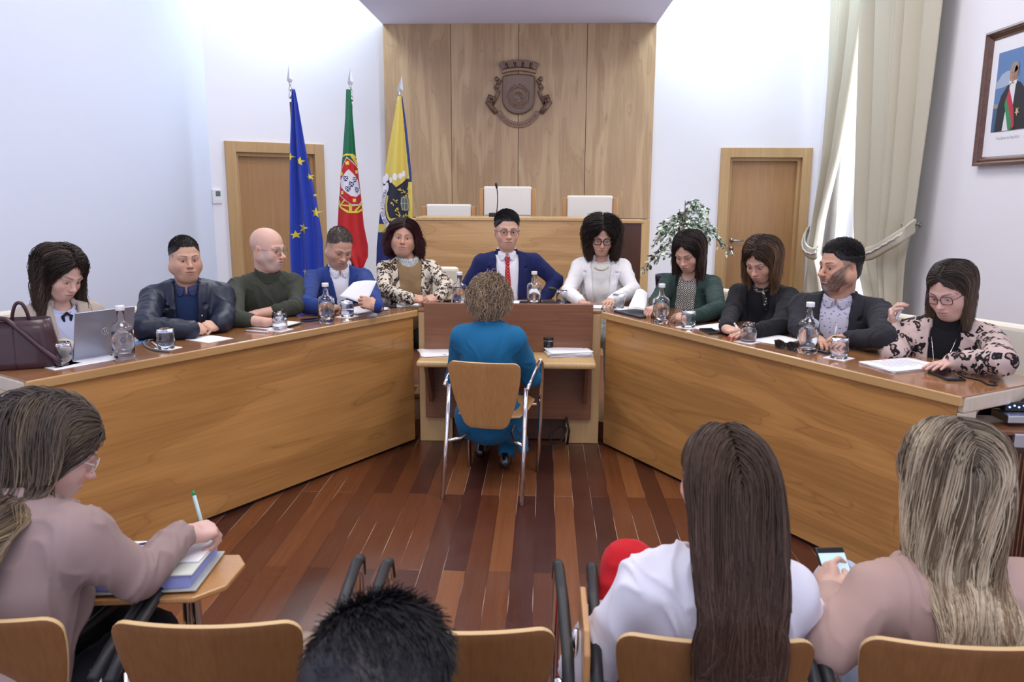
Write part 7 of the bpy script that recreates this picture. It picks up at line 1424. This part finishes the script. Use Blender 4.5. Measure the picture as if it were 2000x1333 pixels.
specs(mat('purple_frame', (.07, .02, .06), .3), P['fr'], P['root'], .0245, .0195, .0018, False)
fr_ = P['info']['L'][0]; mb = MB(); mb.tube([fr_.p(.026*math.cos(t), -.015, .021*math.sin(t)) for t in np.linspace(0, 2*PI, 20)[:-1]], .0055, 6, closed=True); mb.tube([fr_.p(0, -.015, .019), fr_.p(0, -.015, .029)], .017, 16); mb.build('red_wristwatch', mat('red_watch', (.5, .04, .05), .3), P['root'], world=True)
mb = MB(); B = P['B']; mb.tube([o['SF'].march(B.p(x, .35, z), B.d(0, -1, 0))+B.d(0, .022, 0) for x, z in ((.05, -.04), (.03, -.12), (.012, -.2), (0, -.27), (-.012, -.2), (-.03, -.12), (-.05, -.04))], .0022, 5); mb.ball(o['SF'].march(B.p(0, .35, -.28), B.d(0, -1, 0))+B.d(0, .03, 0), (.012, .004, .016)); mb.build('long_necklace', M_CHROME, P['root'], world=True)
MB().tube([P['fr'].p(.078, -.004, -.05), P['fr'].p(.080, -.004, -.065)], .006, 8).build('earring', M_CHROME, P['root'], world=True)
fr_, tp, tt = P['info']['R']; hb = (tp[0][0]+tt)/2; q = atd(1725, 668, np.dot(hb-CC, cf)); pen('blue_white_pen', 'white and blue pen hanging from the raised hand of the leopard blouse', q, hb+V(0, 0, .015), (.7, .7, .85), (.05, .08, .5), .0062)
# ------------------------------------------------------------------ people seen from behind
# the speaker in blue
H = ony(957, 586, 4.34); yw = PI+yawc
P = person('person with curly hair in a blue jacket seated at the walnut shelf, seen from behind', H, yw, D(14), 0, hs=.98, byaw=yw, lean=3, bs=1.03, base_z=0, sp=dict(fem=1, w=.90, fat=.02, neckr=.046, skin=(.62, .42, .35)), nb=.03, nz=.150,
    hair=dict(kind='curly', len=.085, n=5200, wave=(.009, 17), base=(.12, .075, .045), tip=(.42, .31, .21), r0=.0016, th=.008, lump=.004, lumpf=90, earfree=0),
    arms=dict(R=dict(W=V(SC_C[0]+.15, 4.66, ZS+.05), pose='relax', d=(-.3, 1, 0), pole=(.3, -.1, -.8)), L=dict(W=V(SC_C[0]-.15, 4.66, ZS+.05), pose='relax', d=(.3, 1, 0), pole=(-.3, -.1, -.8))))
M_BLUE = cloth('teal_blue_suiting', (.012, .130, .285), b=.08); o = suit(P, M_BLUE, None, cut=dict(zb=-.3, vw=.05, lw=.05), amp=.0035, seed=61, off=.016, pad=.008)
# flared tail of the jacket over the chair side
F = Field(P['B'].o-V(.45, .45, .9), P['B'].o+V(.45, .45, -.2), .009); pv = P['B'].p(0, 0, -.48); F.ell(pv, (.185, .135, .12), None, .04); F.ell(pv+V(.13, .08, -.06), (.07, .16, .12), None, .05); F.ell(pv+V(-.12, .08, -.06), (.06, .15, .10), None, .05); F.cap(pv+V(.16, .16, -.05), pv+V(.20, .05, -.22), .05, .025, .05)
v, f, i = F.mesh(); v = fold(v, f, .006, 62, 9); np_mesh('jacket_tail', v, f, None, M_BLUE, P['root'])
ft = onz(990, 893, .075); legs(M_BLUE, P['B'], P['J'], P['root'], P['sp'], feet=dict(R=ft, L=ft+V(-.16, .18, 0)), knees=dict(R=P['B'].p(0, 0, -.5)+V(.12, .38, -.0), L=P['B'].p(0, 0, -.5)+V(-.12, .38, 0)), shoe=mat('patent_shoe', (.01, .01, .012), .08, coat=1))
# left woman with the binder
H = atd(100, 878, 1.86)
HND = atd(352, 1046, 2.02)
P = person('person with long brown hair and a taupe blazer writing in a binder on the lap', H, D(128), D(30), D(-4), hs=.95, byaw=D(168), lean=22, bs=1.0, base_z=0, sp=dict(fem=1, w=.98, fat=.01, neckr=.046, skin=(.62, .42, .40), sw=.165), nb=.08, nz=.11, hv=.0028,
    hair=dict(kind='long', drape=-.135, len=.62, n=8000, part=.012, vol=.020, wave=(.014, 2.2), cell=44, clump=.6, base=(.060, .045, .038), tip=(.20, .145, .10), high=(.33, .23, .13), hfrac=.26, r0=.0013, r1=.0006, clear=.066, back=1.0, th=.008, m=22, lift=.1, tuck=1.4, collide=1),
    arms=dict(R=dict(W=HND, d=nrm(V(.5, .65, -.1)), nb=(.1, -.2, .95), pose='pen', s=1.0, h=.0028, E=atd(272, 1128, 1.84)), L=dict(W=atd(250, 1090, 2.2), d=nrm(V(.8, .3, -.1)), pose='flat', pole=(-.5, .1, -.8))))
M_TAUPE = cloth('taupe_wool', (.30, .215, .205), b=.08); o = suit(P, M_TAUPE, None, cut=dict(zb=-.3, vw=.06, lw=.06), amp=.0045, seed=71, off=.014, pad=.014, h=.006, sleeve=.93)
specs(mat('clear_frame', (.55, .52, .55), .2), P['fr'], P['root'], .024, .020, .0014)
kn, _ = legs(cloth('black_jeans', (.010, .010, .016)), P['B'], P['J'], P['root'], P['sp'], fl=0, spread=.08, knees=dict(R=V(HND[0]-.08, HND[1]-.05, .50), L=V(HND[0]-.25, HND[1]+.05, .50)))
# binder: lever arch file lying open on the knees
b0 = HND-V(0, 0, .035); c_ = atd(285, 1092, 2.02); zc = c_[2]; R_ = rotm('Z', D(8))@rotm('X', D(-6)); g = empty('ring_binder', V(c_[0], c_[1], zc-.02), 0, 'grey ring binder with blue page edges on the lap of the taupe blazer', 'binder')
MB().box(c_+R_@V(0, 0, -.036), (.32, .27, .005), R=R_).build('cover', mat('binder_grey', (.42, .44, .42), .4), g, .002, world=True); MB().box(c_+R_@V(-.005, .002, -.018), (.295, .25, .030), R=R_).build('page_block', mat('blue_edged_pages', (.28, .33, .68), .7), g, .001, world=True); MB().box(c_+R_@V(0, 0, 0), (.30, .255, .004), R=R_).build('inner_cover', mat('binder_inner', (.60, .63, .58), .5), g, .001, world=True)
g = empty('notepad', c_+V(.02, .03, .004), 0, 'white notepad page being written on with a green pen', 'notepad'); MB().box(c_+R_@V(.03, .035, .005), (.235, .165, .004), R=R_@rotm('Z', -.03)).build('page', M_PAPER, g, world=True); mb = MB()
for k in range(6): mb.box(c_+R_@V(.0+.01*(k % 2), .085-.014*k, .0075), (.13-.02*(k % 3), .0015, .0004), R=R_@rotm('Z', -.03))
mb.build('handwriting', M_INK, g, world=True); q = c_+R_@V(-.045, .07, .012); pen('dark_pen', 'dark pen lying on the notepad', q-V(.03, .01, 0), q+V(.02, .012, .002), (.04, .03, .12), None, .003)
fr_, tp, tt = P['info']['R']; hb = (tp[0][0]+tt)/2; tipg = atd(379, 968, np.dot(hb-CC, cf)); pen('green_pen', 'turquoise and white pen with green cap in the writing hand', hb-(tipg-hb)*.25, tipg, (.45, .62, .62), (.01, .30, .10), .0048)
tablet(AUD[0], 0, 0, 0, 'wooden writing tablet under the ring binder') if 0 else None
c2 = c_+V(.03, .0, -.058); g = empty('writing_tablet', c2, 0, 'pale wooden writing tablet under the ring binder', 'tablet'); MB().extr([(-.13, -.15), (.13, -.16), (.19, -.09), (.20, .06), (.17, .13), (-.09, .15), (-.13, .1)], c2, R_[:, 0], R_[:, 1], R_[:, 2], .014).build('board', M_CHAIRW, g, .004, world=True); MB().tube([c2+V(-.05, 0, -.005), c2+V(-.12, -.12, -.06), c2+V(-.16, -.25, -.07)], .012, 8).build('support_arm', M_RUB, g, world=True)
# long brown hair, white blouse
H = atd(1403, 936, 1.72)
P = person('person with very long straight brown hair in a white blouse and red trousers', H, D(184), D(8), 0, hs=.98, byaw=D(180), lean=6, bs=1.02, base_z=0, sp=dict(fem=1, w=.98, neckr=.046, skin=(.62, .42, .36)), nb=.02, nz=.18,
    hair=dict(kind='long', narrow=.42, over=(1.22, .80, AUD[3][1]-.275-.035), len=.60, n=11000, part=.0, vol=.010, wave=(.012, 2.0), cell=40, base=(.050, .027, .016), tip=(.040, .020, .015), high=(.10, .058, .042), hfrac=.25, r0=.0013, r1=.0006, clear=.066, back=1.1, th=.006, m=24, tuck=1.5, collide=1, coh=.9),
    arms=dict(R=dict(W=V(H[0]+.14, H[1]+.30, .62), pose=None), L=dict(W=V(H[0]-.20, H[1]+.24, .60), pose=None, E=V(H[0]-.27, H[1]-.02, H[2]-.45))))
sm_ = cloth('white_blouse_cotton', (.72, .71, .80), b=.05); garment('blouse', sm_, P['B'], P['J'], P['sp'], .020, h=.006, root=P['root'], amp=.008, seed=81)
kL = atd(1232, 1102, 2.0); legs(cloth('red_trousers', (.52, .012, .020)), P['B'], P['J'], P['root'], P['sp'], fl=0, knees=dict(L=V(kL[0], kL[1], kL[2]-.01), R=V(kL[0]+.18, kL[1]+.02, kL[2]-.16)), feet=dict(L=V(kL[0]-.20, kL[1]-.16, .25), R=V(kL[0]+.1, kL[1]+.1, .06)), h=.008)
# blond woman
H = atd(1852, 938, 1.78)
PHN = atd(1636, 1124, 1.92)
P = person('person with long blond highlighted hair in a pink beige blazer holding a phone', H, D(178), D(16), D(2), hs=1.04, byaw=D(186), lean=3, bs=1.02, base_z=0, sp=dict(fem=1, w=1.04, fat=.015, neckr=.047, skin=(.64, .45, .40)), nb=.04, nz=.18,
    hair=dict(kind='long', drape=-.118, narrow=.24, len=.41, n=11000, part=.0, vol=.016, wave=(.014, 2.6), cell=44, clump=.65, base=(.12, .09, .065), tip=(.34, .24, .14), high=(.80, .67, .48), hfrac=.5, r0=.0014, r1=.0006, clear=.066, back=1.0, th=.012, m=22, tuck=1.4, collide=1),
    arms=dict(L=dict(W=atd(1624, 1166, 1.87), d=nrm(V(.05, .8, .45)), nb=(-.8, -.3, .4), pose='grip', s=.9, h=.0028, E=atd(1628, 1262, 1.72)), R=dict(W=atd(1720, 1150, 2.0), pose=None, d=(-.5, .7, .2))))
M_PINK = cloth('pink_beige_wool', (.42, .285, .25), b=.08); o = suit(P, M_PINK, None, cut=dict(zb=-.3, vw=.06, lw=.06), amp=.0045, seed=91, off=.016, pad=.014, h=.006)
kL = atd(1645, 1105, 2.10); legs(cloth('pale_blue_jeans', (.40, .50, .66)), P['B'], P['J'], P['root'], P['sp'], fl=0, knees=dict(L=V(kL[0]-.0, kL[1], kL[2]-.06), R=V(kL[0]+.2, kL[1]+.02, kL[2]-.08)), h=.008)
g = empty('mobile_phone', PHN, 0, 'phone with lit pale screen in the hand of the blond woman', 'phone'); R_ = rotm('Z', D(6))@rotm('X', D(38)); MB().box(PHN, (.072, .145, .009), R=R_).build('case', M_BLACK, g, .004, world=True); MB().box(PHN+R_@V(0, -.005, .0052), (.066, .120, .0008), R=R_).build('screen', mat('lit_screen', (.3, .4, .5), .2, emit=((.45, .62, .75), .7)), g, world=True)
# dark head in the row in front of the camera
H = atd(745, 1384, 1.10)
P = person('person seen only as a dark haired head at the bottom of the picture', H, D(176), D(10), 0, hs=1.13, byaw=D(180), lean=8, base_z=0, sp=dict(w=1.0, neckr=.052, skin=(.6, .4, .33)), nb=.03,
    hair=dict(kind='short', base=(.015, .014, .018), grey=(.015, .014, .018), n=9000, slen=.05, th=.009, r0=.0011, flow=(.4, -.7, -.2), stand=.09, off=.09, extra=[((0, -.04, .04), (.088, .10, .085))], earfree=0, hairline=.05))
garment('sweater', cloth('dark_sweater', (.02, .02, .028)), P['B'], P['J'], P['sp'], .012, root=P['root'], seed=95); legs(cloth('dark_trousers_d', (.02, .02, .03)), P['B'], P['J'], P['root'], P['sp'], fl=0)
